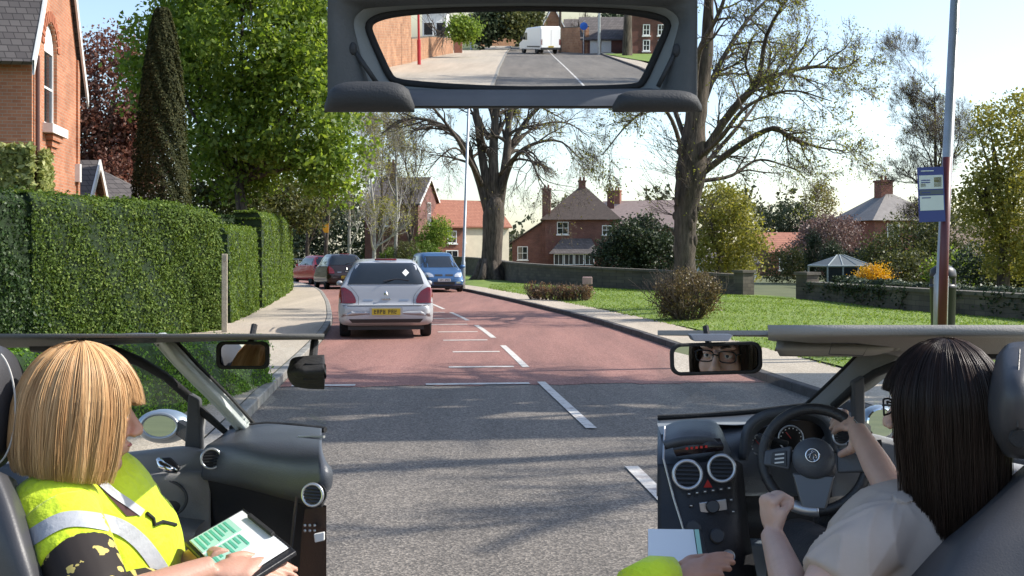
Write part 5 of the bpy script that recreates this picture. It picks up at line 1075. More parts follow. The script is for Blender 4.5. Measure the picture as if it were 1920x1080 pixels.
# paved forecourt between the road and the buildings
rows = [[p + Vector((-9, 0, PT - .01)), p + Vector((3.5, 0, PT - .01))] for p in (RG(660, 185), RG(690, 150), RG(740, 128), RG(772, 121), RG(850, 102.5), RG(890, 96))]; tag(MB().grid(rows).build('forecourt_paving', M_pave), kind='structure')
c = copy_tree(tree_c); c.location = (13.2, -43, gz(0, -43)); c['label'] = 'tall budding tree shading the road behind the camera'
c = copy_tree(tree_c); c.location = (-9.5, -52, gz(0, -52)); c.rotation_euler = (0, 0, 2.4); c['label'] = 'tall budding tree beside the forecourt behind the camera'
# van
def van(loc, heading):
    root = empty('white_van', (0, 0, 0), label='white panel van driving away up the street behind the camera', cat='van'); Mv = mat('van_white', (.8, .8, .79), .35, coat=.5)
    prof = [(-2.5, .35), (2.35, .35), (2.5, .55), (2.45, .95), (1.75, 1.2), (1.15, 1.95), (.8, 2.25), (-2.35, 2.38), (-2.5, 2.2)]
    MB().prism([(-.96, y, z) for y, z in prof], (1.92, 0, 0)).build('body', Mv, root, bevel=.12, world=False, seg=4)
    for s in (-1, 1):
        MB().prism([(s * .965, y, z) for y, z in ((1.65, 1.25), (.55, 1.2), (.55, 1.85), (1.15, 1.85))], (s * .01, 0, 0)).build('cab_window', M_cglass, root, world=False)
        MB().box((s * .85, -2.51, 1.0), (.14, .03, .5)).build('tail_light', M_tail, root, world=False); MB().box((s * .47, -2.515, 1.25), (.86, .02, 1.75)).build('rear_door', Mv, root, bevel=.03, world=False)
        MB().ell((s * 1.1, 1.5, 1.35), (.1, .07, .16)).build('door_mirror', M_trim, root, world=False); MB().box((s * .963, -.9, .62), (.02, 2.9, .12)).build('rub_strip', M_trim, root, world=False)
    MB().prism([(-.8, 1.72, 1.27), (.8, 1.72, 1.27), (.72, 1.2, 1.93), (-.72, 1.2, 1.93)], (0, .03, .03)).build('windscreen', M_cglass, root, world=False)
    MB().box((0, -2.53, .45), (1.9, .12, .2)).build('bumper', M_trim, root, bevel=.03, world=False); plate(root, -2.6, .62, M_plate_y)
    wheels(root, (-1.5, 1.55), .95, .34); root.location = loc; root.rotation_euler = (0, 0, R(heading)); return root
a = RG(1012, 101); van((a.x, a.y - 1.5, gz(0, a.y) + .01), 180 - 22)
# gabled house, garages, villa
def rhouse(name, label, px0, px1, pyb, yoff, depth, eave_py, ridge, wall, roof, style, wins=(), **k):
    a = RG(px0, pyb); y = a.y - yoff; A = RY(px0, eave_py, y); B = RY(px1, eave_py, y); z = gz(0, y); w = abs(B.x - A.x)
    return house(name, label, (max(A.x, B.x), y, z), math.pi, w, depth, A.z - z, A.z - z + ridge, wall, roof, style, wins, **k)
rhouse('gabled_house', 'orange brick gabled house behind the van, behind the camera', 1012, 1062, 97, 12, 8, 58, 2.6, M_bk_tan, M_tile_b, 'y', barge=M_white)
rhouse('grey_roof_bungalow', 'grey roofed bungalow behind the boundary wall behind the camera', 1062, 1096, 97, 14, 6, 66, 1.6, M_bk_tan, M_slate, 'x')
g_, Mg = rhouse('garage_block', 'dark brick garages with slate roof behind the camera', 1092, 1172, 101, 2, 6, 72, 1.8, M_bk_dark, M_slate, 'x')
w = [(RY(px, 90, Mg.translation.y).x) for px in (1105, 1126, 1147)]
for i in (0, 1): MB().bb(w[i] + .06, w[i + 1] - .06, Mg.translation.y + .01, Mg.translation.y + .08, Mg.translation.z, Mg.translation.z + 1.15).build('garage_door', M_white, g_)
v_, Mv_ = rhouse('brick_villa', 'dark brick villa with white sash windows behind the camera', 1184, 1262, 104, 1, 7, 20, 2, M_bk_dark, M_slate, 'x')
for px in (1212, 1240):
    for py in (56, 85):
        c = RY(px, py, Mv_.translation.y); s = (abs(c.y) + 8) / F; window(v_, Mv_, Mv_.inverted() @ Vector((c.x, c.y, c.z)) + Vector((0, -.02, 0)), 13 * s, 20 * s, 'f')
a = RG(1094, 101); q = empty('blue_sign', a, label='round blue road sign on a post behind the camera', cat='sign'); h = rheight(1094, 49, a); MB().tube([a, a + Vector((0, 0, h + .4))], .05, 8).build('post', M_galv, q); MB().lathe([(.34, -.02), (.34, .02)], 20, Matrix.Translation(a + Vector((0, .08, h))) @ Matrix.Rotation(R(90), 4, 'X')).build('sign_disc', mat('sign_blue', (.02, .12, .5), .4), q)
A = [RG(1128, 104), RG(1172, 113), RG(1225, 122)]; rows = [[p + Vector((.2, 0, PT + .05)), p + Vector((14, 4, PT + .05))] for p in A]; tag(MB().grid(rows).build('verge_grass', M_lawn), kind='structure')
# ------------------------------------------------------------------ people: helpers
def remesh(mb, voxel=.005, smooth=3):
    me = bpy.data.meshes.new('tmp'); me.from_pydata(mb.v, [], mb.f); me.update(); o = bpy.data.objects.new('tmp', me); COL.objects.link(o)
    md = o.modifiers.new('r', 'REMESH'); md.mode = 'VOXEL'; md.voxel_size = voxel
    if smooth: sm = o.modifiers.new('s', 'SMOOTH'); sm.factor = .5; sm.iterations = smooth
    bpy.context.view_layer.update(); ev = o.evaluated_get(bpy.context.evaluated_depsgraph_get()); m2 = ev.to_mesh()
    out = MB(); out.v = [tuple(v.co) for v in m2.vertices]; out.f = [tuple(p.vertices) for p in m2.polygons]; ev.to_mesh_clear()
    bpy.data.objects.remove(o); bpy.data.meshes.remove(me); return out
def head_parts(mb, H):
    """H: 4x4 head frame, +y = facing, +z = up, origin at mid head"""
    R3 = H.to_3x3()
    def e(c, r): mb.ell(H @ Vector(c), r, 18, 12, R3)
    def t(p, r, n=10): mb.tube([H @ Vector(q) for q in p], r, n)
    e((0, -.014, .032), (.075, .096, .086)); e((0, .03, -.03), (.061, .062, .088)); e((0, .064, -.096), (.027, .024, .021)); e((0, .02, -.075), (.052, .055, .04))
    for s in (-1, 1):
        e((s * .036, .055, -.03), (.027, .03, .03)); e((s * .079, -.01, -.012), (.011, .022, .032)); e((s * .012, .103, -.034), (.0095, .011, .008)); e((s * .03, .077, .03), (.026, .014, .009))
    t([(0, .086, .016), (0, .1, -.008), (0, .114, -.028)], [.009, .0105, .0125]); e((0, .112, -.031), (.012, .012, .01))
    e((0, .09, -.057), (.023, .012, .0065)); e((0, .088, -.068), (.02, .012, .008)); e((0, .08, -.062), (.03, .015, .02))
    t([(0, -.02, -.06), (0, -.035, -.12), (0, -.045, -.2)], [.054, .05, .062], 14)
def hand_parts(mb, wrist, fdir, up, side, L=.1, curl=.6, spread=.25, thumb=1, sc=1.0, fist=False):
    """palm and five fingers; fdir = finger direction, up = back-of-hand direction, side = towards the thumb"""
    f, u, s = Vector(fdir).normalized(), Vector(up).normalized(), Vector(side).normalized(); w = Vector(wrist)
    R3 = Matrix((s, f, u)).transposed(); k0 = len(mb.v); mb0 = mb
    mb.ell(w + f * .045, (.04, .05, .0165), 14, 10, R3); mb.ell(w + f * .075 , (.041, .022, .0155), 14, 8, R3)
    for i, (off, ln) in enumerate(((.03, .072), (.01, .08), (-.011, .074), (-.031, .058))):
        p = w + f * .078 + s * off; d = (f + s * spread * off * 8).normalized(); pts = [p]
        for k, c in enumerate((.45, .9, 1.5)):
            a = curl * c; pts.append(pts[-1] + (d * math.cos(a) - u * math.sin(a)) * ln * (.42, .33, .27)[k])
        mb.tube(pts, [.0098, .0092, .0084, .0068], 10); mb.ell(pts[-1], (.007,) * 3, 8, 6)
    p = w + f * .02 + s * .028 * thumb; pts = [p, p + (f * .4 + s * .75 - u * .15).normalized() * .038, p + (f * .4 + s * .75 - u * .2).normalized() * .038 + (f * .85 + s * .3 - u * .25 * (1 + curl)).normalized() * .052]
    if fist: pts = [p, p + (f * .75 + s * .3 - u * .3).normalized() * .04, p + (f * .75 + s * .3 - u * .3).normalized() * .04 + (f * .5 - s * .25 - u * .7).normalized() * .036]
    mb.tube(pts, [.0145, .0118, .0085], 10); mb.ell(pts[-1], (.009,) * 3, 8, 6)
    if fist: mb.ell(w + f * .082 - u * .03, (.034, .024, .026), 12, 8, R3)
    if sc != 1: mb.v[k0:] = [tuple(w + (Vector(v) - w) * sc) for v in mb.v[k0:]]
def skinmat(name, c):
    m = mat(name, c, .5, var=.08, scale=18, bump=.08, bscale=220); b = m.node_tree.nodes['Principled BSDF']
    b.inputs['Subsurface Weight'].default_value = .15; b.inputs['Subsurface Radius'].default_value = (.012, .005, .003); return m
def hairmat(name, c1, c2, c3, rough=.35):
    m, nt, b, N, L = newmat(name); MATS[name] = m
    at = N('ShaderNodeAttribute'); at.attribute_name = 'tint'; rp = N('ShaderNodeValToRGB'); e = rp.color_ramp.elements; e[0].color = (*c1, 1); e[1].color = (*c3, 1); x = e.new(.5); x.color = (*c2, 1)
    L(at.outputs['Fac'], rp.inputs[0]); L(rp.outputs[0], b.inputs['Base Color']); b.inputs['Roughness'].default_value = rough; b.inputs['Specular IOR Level'].default_value = .3
    return m
def hair(root, H, prof, n, material, seed, rad=.0013, cap=None, npt=13, layer=.012):
    """prof(theta) -> (rx, ry_front, ry_back, z_top, z_end, flare, inward); strands run from the crown over the skull and hang"""
    rng = np.random.default_rng(seed); V = []; Q = []; T = []; k = 0
    def pt(th, s, lay):
        rx, rf, rb, zt, ze, fl, inw = prof(th); ry = rf if math.cos(th) > 0 else rb
        arc = (zt * 1.45); drop = max(0.0, -ze); total = arc * max(.15, min(1, (zt - ze) / zt)) + drop; d = s * total
        zq = .0
        if ze > 0: phi = s * math.acos(max(-1, min(1, ze / zt)))
        else: phi = min(math.pi / 2, d / arc * math.pi / 2)
        r = math.sin(phi); z = zt * math.cos(phi); below = max(0, d - arc) if ze <= 0 else 0
        q = below / drop if drop > 1e-6 else 0
        g = 1 + fl * q - inw * q ** 4
        x = (rx + lay) * math.sin(th) * r * g; y = (ry + lay) * math.cos(th) * r * g - .012 * (1 - r)
        return Vector((x, y, z + lay * math.cos(phi) - below))
    for i in range(n):
        th = rng.uniform(-math.pi, math.pi); lay = rng.uniform(-layer * .35, layer); dth = rng.normal(0, .05); dl = rng.normal(0, .002); L = 1 - abs(rng.normal(0, .02)); pts = []
        for s in np.linspace(.04, L, npt): pts.append(H @ pt(th + dth * s * s + .035 * s * math.sin(th * 14 + seed) + .012 * math.sin(th * 31 + s * 5), s, lay + dl * s + .0035 * s * math.sin(th * 19 + s * 2)))
        tb = .5 + .26 * math.sin(th * 7 + seed) * math.sin(th * 17) + rng.normal(0, .07); r0 = rad * rng.uniform(.6, 1.3)
        for j, p in enumerate(pts):
            r = r0 * (1 - .6 * (j / (npt - 1)) ** 3)
            for a in (0, 2.094, 4.189): V.append((p.x + r * math.cos(a), p.y + r * math.sin(a), p.z + r * .4 * math.cos(a)))
        for j in range(npt - 1):
            for a in range(3): Q.append((k + j * 3 + a, k + j * 3 + (a + 1) % 3, k + j * 3 + 3 + (a + 1) % 3, k + j * 3 + 3 + a)); T.append(tb)
        k += 3 * npt
    numesh('hair', np.array(V), np.array(Q), material, root, smooth=True, tint=np.clip(np.array(T), 0, 1))
    ths = np.linspace(-math.pi, math.pi, 73); rows = [[H @ pt(t, s, -layer * .5) for t in ths] for s in np.linspace(.02, .985, 22)]
    m_in = bpy.data.objects[0]
    nf = 21 * 72; o = MB().grid(rows).build('hair_underlayer', material, root, smooth=True)
    at = o.data.attributes.new('tint', 'FLOAT', 'FACE'); at.data.foreach_set('value', np.full(len(o.data.polygons), .25, np.float32))
CO = Vector((0, 0, HC))
def cast(bvh, px, py, off=.003):
    d = (P(px, py, 1) - CO).normalized(); h = bvh.ray_cast(CO, d); return None if h[0] is None else h[0] - d * off
def strip(bvh, pts, width, off=.003, n=40, m=5, fallback=2.3):
    c = catmull(pts, n); d = np.gradient(c, axis=0); d /= np.linalg.norm(d, axis=1)[:, None]; nr = np.stack([-d[:, 1], d[:, 0]], 1); rows = []
    for i in range(n):
        r = []
        for k in range(m):
            q = c[i] + nr[i] * width * (k / (m - 1) - .5); h = cast(bvh, q[0], q[1], off)
            r.append(h)
        if all(x is not None for x in r): rows.append(r)
    return MB().grid(rows)
def patch(bvh, quad, off=.003, n=10, m=10):
    a, b, c, d = [np.array(q, float) for q in quad]; rows = []
    for t in np.linspace(0, 1, m):
        l = a + (d - a) * t; r = b + (c - b) * t; row = [cast(bvh, *(l + (r - l) * u), off) for u in np.linspace(0, 1, n)]
        if all(x is not None for x in row): rows.append(row)
    return MB().grid(rows)
def PP(pts): return [P(*p) for p in pts]
def slab(pts, thick=.03, dirn=(0, 1, 0)): return MB().prism(PP(pts), Vector(dirn) * thick)
def rowsP(rows): return [[P(*p) for p in r] for r in rows]
def disc(c, r, axis, prof=None, n=32):
    ax = Vector(axis).normalized(); T = Matrix.Translation(c) @ ax.to_track_quat('Z', 'Y').to_matrix().to_4x4()
    return MB().lathe(prof or [(r, 0), (r, .01)], n, T)
def torus(c, R_, r, axis, n=48, m=12, a0=0, a1=2 * math.pi):
    ax = Vector(axis).normalized(); T = Matrix.Translation(c) @ ax.to_track_quat('Z', 'Y').to_matrix().to_4x4()
    pts = [T @ Vector((R_ * math.cos(a), R_ * math.sin(a), 0)) for a in np.linspace(a0, a1, n)]
    return MB().tube(pts, r, m, cap=False)
# cabin materials
M_dash = mat('dash_plastic', (.07, .077, .09), .42, var=.12, scale=8, bump=.12, bscale=260)
M_dash2 = mat('dash_lower', (.014, .014, .017), .45, bump=.1, bscale=200)
M_dtop = mat('dash_top', (.26, .275, .29), .5, bump=.15, bscale=260)  # paler copy of the dash plastic: light falling on top put into colour
M_door = mat('door_trim', (.28, .277, .28), .55, var=.1, scale=7, bump=.12, bscale=240)
M_door2 = mat('door_fabric', (.07, .07, .075), .8, bump=.2, bscale=300)
M_pill = mat('pillar_trim', (.5, .53, .51), .5, var=.05, bump=.1, bscale=200)
M_roofl = mat('headlining', (.3, .285, .265), .9, var=.05, bump=.2, bscale=300)
M_seat = mat('seat_leatherette', (.05, .05, .055), .45, var=.1, scale=10, bump=.06, bscale=260)
M_stitch = mat('seat_stitch', (.5, .48, .45), .7)
M_silv = mat('silver_plastic', (.5, .51, .53), .3, metal=.7)
M_btn = mat('button_dark', (.03, .03, .033), .4); M_led = mat('print_white', (.7, .7, .68), .5)
M_wsg = glassmat('windscreen_glass', (.97, .99, .98)); M_paper = mat('paper', (.86, .87, .86), .6)
M_hedgein = None
def vent(root, c, r, axis, cname='air_vent'):
    ax = Vector(axis).normalized(); v = torus(c, r, r * .14, ax, 40, 10).build(cname, M_silv, root, smooth=True)
    disc(c - ax * .004, r, ax, [(r * .98, -.02), (r * .98, -.016)]).build('vent_cavity', M_dash2, v)
    Tq = ax.to_track_quat('Z', 'Y').to_matrix()
    for k in (-.6, -.3, 0, .3, .6):
        w = r * math.sqrt(1 - k * k) * .93; q = Tq @ Vector((0, 1, 0)); s_ = Tq @ Vector((1, 0, 0)); zz = Vector((0, 0, 1)); hz = ax.cross(zz).normalized(); vz = hz.cross(ax).normalized()
        MB().box(c + vz * k * r, (2 * w, .003, r * .16), m=Matrix((hz, vz.cross(hz), vz)).transposed() @ Matrix.Rotation(.5, 3, 'X')).build('louvre', M_btn, v)
    return v
def mirror_box(root, cpx, w, h, target, d, glass_only=False, tilt=0, fr=.008, roundn=.25):
    """interior mirror aimed so that the lens sees `target` in it"""
    c = P(*cpx, d); n = ((CO - c).normalized() + (Vector(target) - c).normalized()).normalized()
    sx = Vector((0, 0, 1)).cross(n).normalized(); sx = -sx if sx.x < 0 else sx; sz = n.cross(sx); sz = -sz if sz.z < 0 else sz
    # keep the outline seen by the lens: rectangle in the picture plane carried to the mirror plane
    def onp(px, py): r = (P(px, py, 1) - CO).normalized(); return CO + r * ((c - CO).dot(n) / r.dot(n))
    def rr(w, h, k=7):
        out = []
        for sxn, syn, a0 in ((1, 1, 0), (-1, 1, 90), (-1, -1, 180), (1, -1, 270)):
            q = h * roundn
            for a in np.linspace(a0, a0 + 90, k): out.append((cpx[0] + sxn * (w / 2 - q) + q * math.cos(R(a)), cpx[1] + syn * (h / 2 - q) + q * math.sin(R(a))))
        if tilt: out = [(cpx[0] + (x - cpx[0]) * math.cos(tilt) - (y - cpx[1]) * math.sin(tilt), cpx[1] + (x - cpx[0]) * math.sin(tilt) + (y - cpx[1]) * math.cos(tilt)) for x, y in out]
        return out
    g = [onp(*p) for p in rr(w - 12, h - 12)]; o = [onp(*p) for p in rr(w, h)]; k = len(o)
    sh = MB(); sh.grid([[p + n * .004 for p in g], [p + n * .007 for p in o], [p - n * .004 for p in o], [c + (p - c) * .8 - n * .035 for p in o]], closed=True); sh.f.append(tuple(3 * k + i for i in range(k)))
    sh.build('housing', M_black, root, smooth=True); MB().add(g, [tuple(range(k))]).build('mirror_glass', M_mirror, root)
    MB().tube([c - n * .03, c - n * .05 + Vector((0, .03, .07))], .008, 8).build('stalk', M_black, root)
# ------------------------------------------------------------------ passenger side cabin (cut away)
cl = empty('passenger_cabin', (-.9, 2.9, 0), label='cut away passenger side of a car cabin with dark dashboard, door and pale pillar', cat='car cabin')
CB = cl
# roof edge and headlining
MB().grid(rowsP([[(x, 633, 2.35) for x in (-40, 150, 300, 460, 608)], [(x, 635 + (3 if x < 300 else 0), 2.55) for x in (-40, 150, 300, 460, 608)], [(-40, 648, 3.0), (150, 647, 3.0), (300, 643, 3.0), (460, 638, 3.0), (608, 637, 2.95)], [(-40, 652, 3.05), (150, 652, 3.05), (300, 641, 3.08), (460, 634, 3.05), (608, 634, 3.0)]])).build('headlining', mat('roof_grey', (.11, .108, .1), .85, bump=.15, bscale=250), CB, smooth=True, solid=.008)
MB().tube(PP([(150, 640, 2.45), (200, 637, 2.42), (250, 634, 2.42), (290, 634, 2.45)]), .011, 8).build('grab_handle', M_dash, CB, smooth=True)
# A pillar
MB().grid(sheet(rowsP([[(282, 636, 2.98), (330, 690, 2.98), (390, 748, 3.0), (447, 806, 3.02)], [(304, 636, 2.95), (352, 690, 2.96), (408, 745, 2.97), (461, 803, 3.0)], [(324, 636, 3.02), (372, 688, 3.02), (426, 742, 3.04), (474, 797, 3.06)]]), 24, 10)).build('windscreen_pillar', M_pill, CB, smooth=True, solid=.03)
MB().tube(PP([(326, 636, 3.02), (374, 688, 3.02), (428, 742, 3.04), (476, 795, 3.06)]), .006, 6).build('pillar_seal', M_black, CB)
# door: frame, glass, inner panel
dr = slab([(352, 738, 3.02), (372, 750, 3.02), (377, 850, 3.02), (345, 846, 3.02)], .04).build('door', M_door2, CB, bevel=.006)
MB().tube(PP([(60, 646, 3.04), (200, 655, 3.04), (262, 678, 3.04), (310, 706, 3.04), (352, 742, 3.04), (372, 765, 3.04), (398, 788, 3.04), (425, 812, 3.04)]), [.02, .018, .014, .012, .013, .012, .01, .008], 8).build('door_frame', M_black, dr, smooth=True)
slab([(372, 762, 3.05), (384, 775, 3.05), (378, 830, 3.05), (374, 850, 3.05)], .02).build('quarter_frame', M_door, dr)
MB().add(PP([(200, 655, 3.06), (352, 742, 3.06), (352, 842, 3.06), (200, 858, 3.06)]), [(0, 1, 2, 3)]).build('window_glass', M_wsg, dr)
MB().grid(sheet(rowsP([[(-60, 868, 3.06), (120, 860, 3.06), (250, 846, 3.06), (350, 836, 3.06), (395, 846, 3.06)], [(-60, 874, 2.98), (120, 866, 2.98), (250, 852, 2.98), (350, 842, 2.99), (395, 852, 3.0)], [(-60, 905, 2.95), (120, 900, 2.95), (250, 890, 2.95), (350, 880, 2.96), (395, 880, 2.98)], [(-60, 925, 2.9), (120, 920, 2.9), (250, 905, 2.9), (350, 895, 2.92), (395, 900, 2.95)], [(-60, 1010, 2.94), (120, 1010, 2.94), (250, 1000, 2.94), (350, 990, 2.95), (395, 990, 2.96)], [(-60, 1120, 2.9), (120, 1120, 2.9), (250, 1110, 2.9), (350, 1100, 2.9), (395, 1100, 2.9)]]), 40, 30)).build('door_panel', M_door, dr, smooth=True, solid=.03)
# handle, armrest and pocket oval
hc = P(315, 871, 2.93); slab([(293, 860, 2.925), (318, 858, 2.925), (337, 877, 2.925), (333, 886, 2.925), (302, 882, 2.925)], .012).build('handle_recess', M_dash2, dr, bevel=.004)
MB().tube(PP([(297, 862, 2.905), (304, 874, 2.89), (318, 880, 2.89), (332, 884, 2.9)]), [.008, .012, .010, .006], 10).build('door_handle', M_chrome, dr, smooth=True)
MB().tube([P(300 + 50 * math.cos(a), 935 + 36 * math.sin(a), 2.915) for a in np.linspace(0, 6.283, 40)], .004, 6, cap=False).build('speaker_ring', M_door2, dr, smooth=True)
MB().ell(P(300, 938, 2.945), (.062, .02, .045), 24, 12).build('speaker_grille', M_door2, dr, smooth=True)
MB().grid(sheet(rowsP([[(-60, 985, 2.93), (150, 975, 2.93), (300, 968, 2.93), (385, 975, 2.95)], [(-60, 1000, 2.8), (150, 990, 2.8), (300, 985, 2.8), (370, 990, 2.84)], [(-60, 1030, 2.78), (150, 1020, 2.78), (300, 1015, 2.78), (365, 1015, 2.82)], [(-60, 1080, 2.86), (150, 1080, 2.86), (300, 1075, 2.86), (380, 1070, 2.88)]]), 24, 14)).build('armrest', M_door, dr, smooth=True)
# exterior below the sill, floor and sill of the cut away half
MB().bb(-1.75, -.55, 3.02, 3.1, .22, .78).build('outer_door_skin', paint('cabin_silver_blue', (.33, .4, .47), .6), dr); MB().bb(-1.9, -.35, 2.0, 3.12, .16, .22).build('floor_pan', M_dash2, CB)
for x in (-1.72, -.5): MB().lathe([(.18, -.1), (.29, -.1), (.31, -.07), (.31, .07), (.29, .1), (.18, .1)], 24, Matrix.Translation((x, 3.12, .31)) @ Matrix.Rotation(R(90), 4, 'X')).build('wheel', M_tyre, CB)
# door mirror outside
dm = MB().ell(P(308, 799, 3.35), (.082, .05, .05), 22, 14).build('door_mirror', paint('cabin_silver_blue', (.33, .4, .47), .6), CB, smooth=True)
c = P(300, 799, 3.29); n = ((CO - c).normalized() + Vector((-.5, -1, -.02)).normalized()).normalized(); ep = [CO + (P(299 + 34 * math.cos(a), 799 + 23 * math.sin(a), 1) - CO).normalized() * ((c - CO).dot(n) / (P(299 + 34 * math.cos(a), 799 + 23 * math.sin(a), 1) - CO).normalized().dot(n)) for a in np.linspace(0, 6.2832, 37)]
MB().add(ep[:-1], [tuple(range(36))]).build('mirror_glass', M_mirror, dm); MB().tube(ep, .005, 8, cap=False).build('mirror_rim', M_silv, dm, smooth=True); slab([(332, 790, 3.3), (350, 800, 3.12), (350, 830, 3.12), (330, 815, 3.3)], .05).build('mirror_arm', M_black, dm)
# dashboard
dash = MB().grid(sheet(rowsP([[(440, 798, 3.06), (500, 792, 3.04), (560, 797, 3.0), (603, 802, 2.96)], [(402, 826, 2.98), (470, 818, 2.86), (545, 818, 2.76), (603, 822, 2.68)], [(385, 838, 2.96), (460, 834, 2.78), (540, 838, 2.64), (602, 846, 2.52)], [(378, 860, 2.94), (450, 862, 2.74), (530, 872, 2.58), (602, 885, 2.46)], [(378, 888, 2.93), (450, 900, 2.74), (530, 920, 2.58), (602, 935, 2.48)], [(376, 898, 2.95), (450, 914, 2.8), (530, 935, 2.66), (603, 955, 2.58)]]), 40, 34)).build('dashboard', M_dash, CB, smooth=True, solid=.03)
MB().tube(PP([(432, 803, 3.05), (500, 796, 3.03), (560, 800, 2.99), (610, 806, 2.95)]), .008, 8).build('windscreen_edge', M_black, dash)
MB().grid(sheet(rowsP([[(374, 893, 2.97), (450, 908, 2.84), (530, 930, 2.7), (612, 948, 2.62)], [(374, 960, 3.0), (450, 975, 2.9), (530, 990, 2.78), (612, 1000, 2.7)], [(372, 1110, 3.0), (450, 1120, 2.94), (530, 1120, 2.84), (612, 1120, 2.76)]]), 24, 14)).build('glovebox', M_dash2, dash, smooth=True)
MB().tube(PP([(560, 910, 2.53), (553, 960, 2.6), (548, 1010, 2.68), (543, 1060, 2.75)]), .004, 6).build('trim_line', M_dash, dash)
MB().tube(PP([(560, 819, 2.73), (585, 818, 2.70), (608, 819, 2.67)]), .0035, 6).build('dash_gloss_strip', M_silv, dash)
vent(dash, P(396, 860, 2.85), .024, (.25, -1, .1)); vent(dash, P(586, 928, 2.44), .023, (-.25, -1, .1))
MB().grid(sheet(rowsP([[(572, 955, 2.5), (612, 950, 2.46)], [(565, 1010, 2.54), (612, 1005, 2.5)], [(560, 1100, 2.58), (612, 1100, 2.54)]]), 6, 8)).build('centre_console', M_dash2, dash, smooth=True)
for i in range(3):
    for j in range(2): MB().ell(P(572 + i * 9, 985 + j * 10, 2.5), (.0035, .003, .0035), 8, 6).build('console_button', M_silv, dash)
slab([(588, 1002, 2.475), (608, 998, 2.475), (608, 1014, 2.475), (590, 1018, 2.475)], .01).build('radio_key', M_led, dash, bevel=.002)
# windscreen pane
MB().add(PP([(326, 636, 3.08), (612, 634, 3.02), (612, 800, 3.0), (478, 794, 3.1)]), [(0, 1, 2, 3)]).build('windscreen', M_wsg, CB)

# passenger: hi-vis instructor
Hm = Matrix.Translation(P(152, 778, 2.3)) @ Matrix.Rotation(R(-63), 4, 'Z') @ Matrix.Rotation(R(-5), 4, 'X')
pA = empty('person', P(190, 1080, 2.35), label='person with blonde bobbed hair in yellow hi-vis vest holding a clipboard', cat='person')
M_skin = skinmat('skin_warm', (.5, .27, .19)); body = MB(); head_parts(body, Hm)
tor = lambda mb, k=0: (mb.ell(P(185, 1045, 2.38), (.135 + k, .17 + k, .22 + k), 24, 16), mb.ell(P(105, 960, 2.24), (.085 + k, .075 + k, .075 + k), 18, 12), mb.ell(P(235, 950, 2.5), (.075 + k, .075 + k, .07 + k), 18, 12), mb.ell(P(150, 945, 2.36), (.09 + k, .12 + k, .06 + k), 18, 12), mb.ell(P(262, 1040, 2.42), (.085 + k, .13 + k, .13 + k), 18, 12))
tor(body, -.012)
sh, el, wr = P(112, 965, 2.2), P(190, 1150, 2.06), P(398, 1066, 2.2)
body.tube([sh, sh.lerp(el, .5), el, el.lerp(wr, .3), el.lerp(wr, .75), wr], [.058, .052, .043, .042, .032, .026], 14)
hand_parts(body, wr, (1, .35, -.12), (0, -.45, 1), (.2, 1, .3), curl=.35)
el2, wr2 = P(300, 1090, 2.5), P(380, 1040, 2.42); body.tube([P(250, 960, 2.52), el2, wr2], [.055, .042, .026], 12)
hand_parts(body, P(416, 1054, 2.3), (.75, -.5, -.1), (0, -.4, 1), (-.3, -.8, 0), curl=.45)
body.tube([wr2, P(416, 1054, 2.3)], [.026, .028], 10)
body.tube([P(185, 1160, 2.4), P(300, 1230, 2.5), P(430, 1240, 2.6)], [.15, .13, .1], 16)
rb = remesh(body, .0042, 3).build('body', M_skin, pA, smooth=True)
for s in (-1, 1):
    ey = MB().ell(Hm @ Vector((s * .03, .0755, .006)), (.0125,) * 3, 12, 8).build('eye', mat('eye_white', (.6, .58, .55), .2), rb, smooth=True); MB().ell(Hm @ Vector((s * .03, .085, .006)), (.0045,) * 3, 8, 6).build('iris', mat('iris', (.03, .04, .05), .1), ey, smooth=True)
    MB().ell(Hm @ Vector((s * .03, .0762, .0125)), (.0155, .0125, .0085), 14, 8, Hm.to_3x3()).build('eyelid', M_skin, rb, smooth=True); MB().ell(Hm @ Vector((s * .03, .0755, -.0035)), (.015, .0118, .006), 14, 8, Hm.to_3x3()).build('eyelid', M_skin, rb, smooth=True)
    MB().tube([Hm @ Vector((s * x, y, z)) for x, y, z in ((.012, .094, .03), (.03, .092, .037), (.05, .078, .031))], .0035, 6).build('eyebrow', mat('brow_brown', (.16, .09, .05), .8), rb)
MB().ell(Hm @ Vector((0, .0925, -.0575)), (.022, .011, .005), 14, 8, Hm.to_3x3()).build('lips', mat('lips', (.38, .13, .12), .4), rb, smooth=True)
vm = MB(); tor(vm, .006); vm.tube([sh, sh.lerp(el, .48)], [.07, .073], 16)
vmr = remesh(vm, .006, 10)
rr = random.Random(2)
def cloth(v, amp, seed):                      # soft creases
    x, y, z = v; return (x + amp * math.sin(23 * z + 9 * x + seed), y + amp * math.sin(31 * x + 17 * z + seed * 2), z + amp * .8 * math.sin(27 * x - 19 * y + seed))
vmr.v = [cloth(v, .0035, 1) for v in vmr.v]
M_hi = mat('hi_vis_yellow', (.62, .78, .012), .7, var=.08, scale=8, bump=.35, bscale=45, sheen=.3); M_ref = mat('reflective_tape', (.42, .43, .45), .45, var=.08, scale=30, bump=.15, bscale=60)
vest = vmr.build('hi_vis_vest', M_hi, pA, smooth=True); vb = bvh_of(vmr)
strip(vb, [(52, 1012), (95, 985), (130, 973), (175, 975), (225, 988), (262, 1015), (290, 1050), (312, 1085)], 30, .004).build('reflective_band', M_ref, vest, smooth=True)
strip(vb, [(192, 905), (215, 925), (240, 942), (268, 962)], 15, .005).build('reflective_band', M_ref, vest, smooth=True)
patch(vb, [(176, 900), (192, 903), (262, 966), (238, 968)], .003).build('neckline_top', mat('plum_top', (.06, .02, .022), .8), vest, smooth=True)
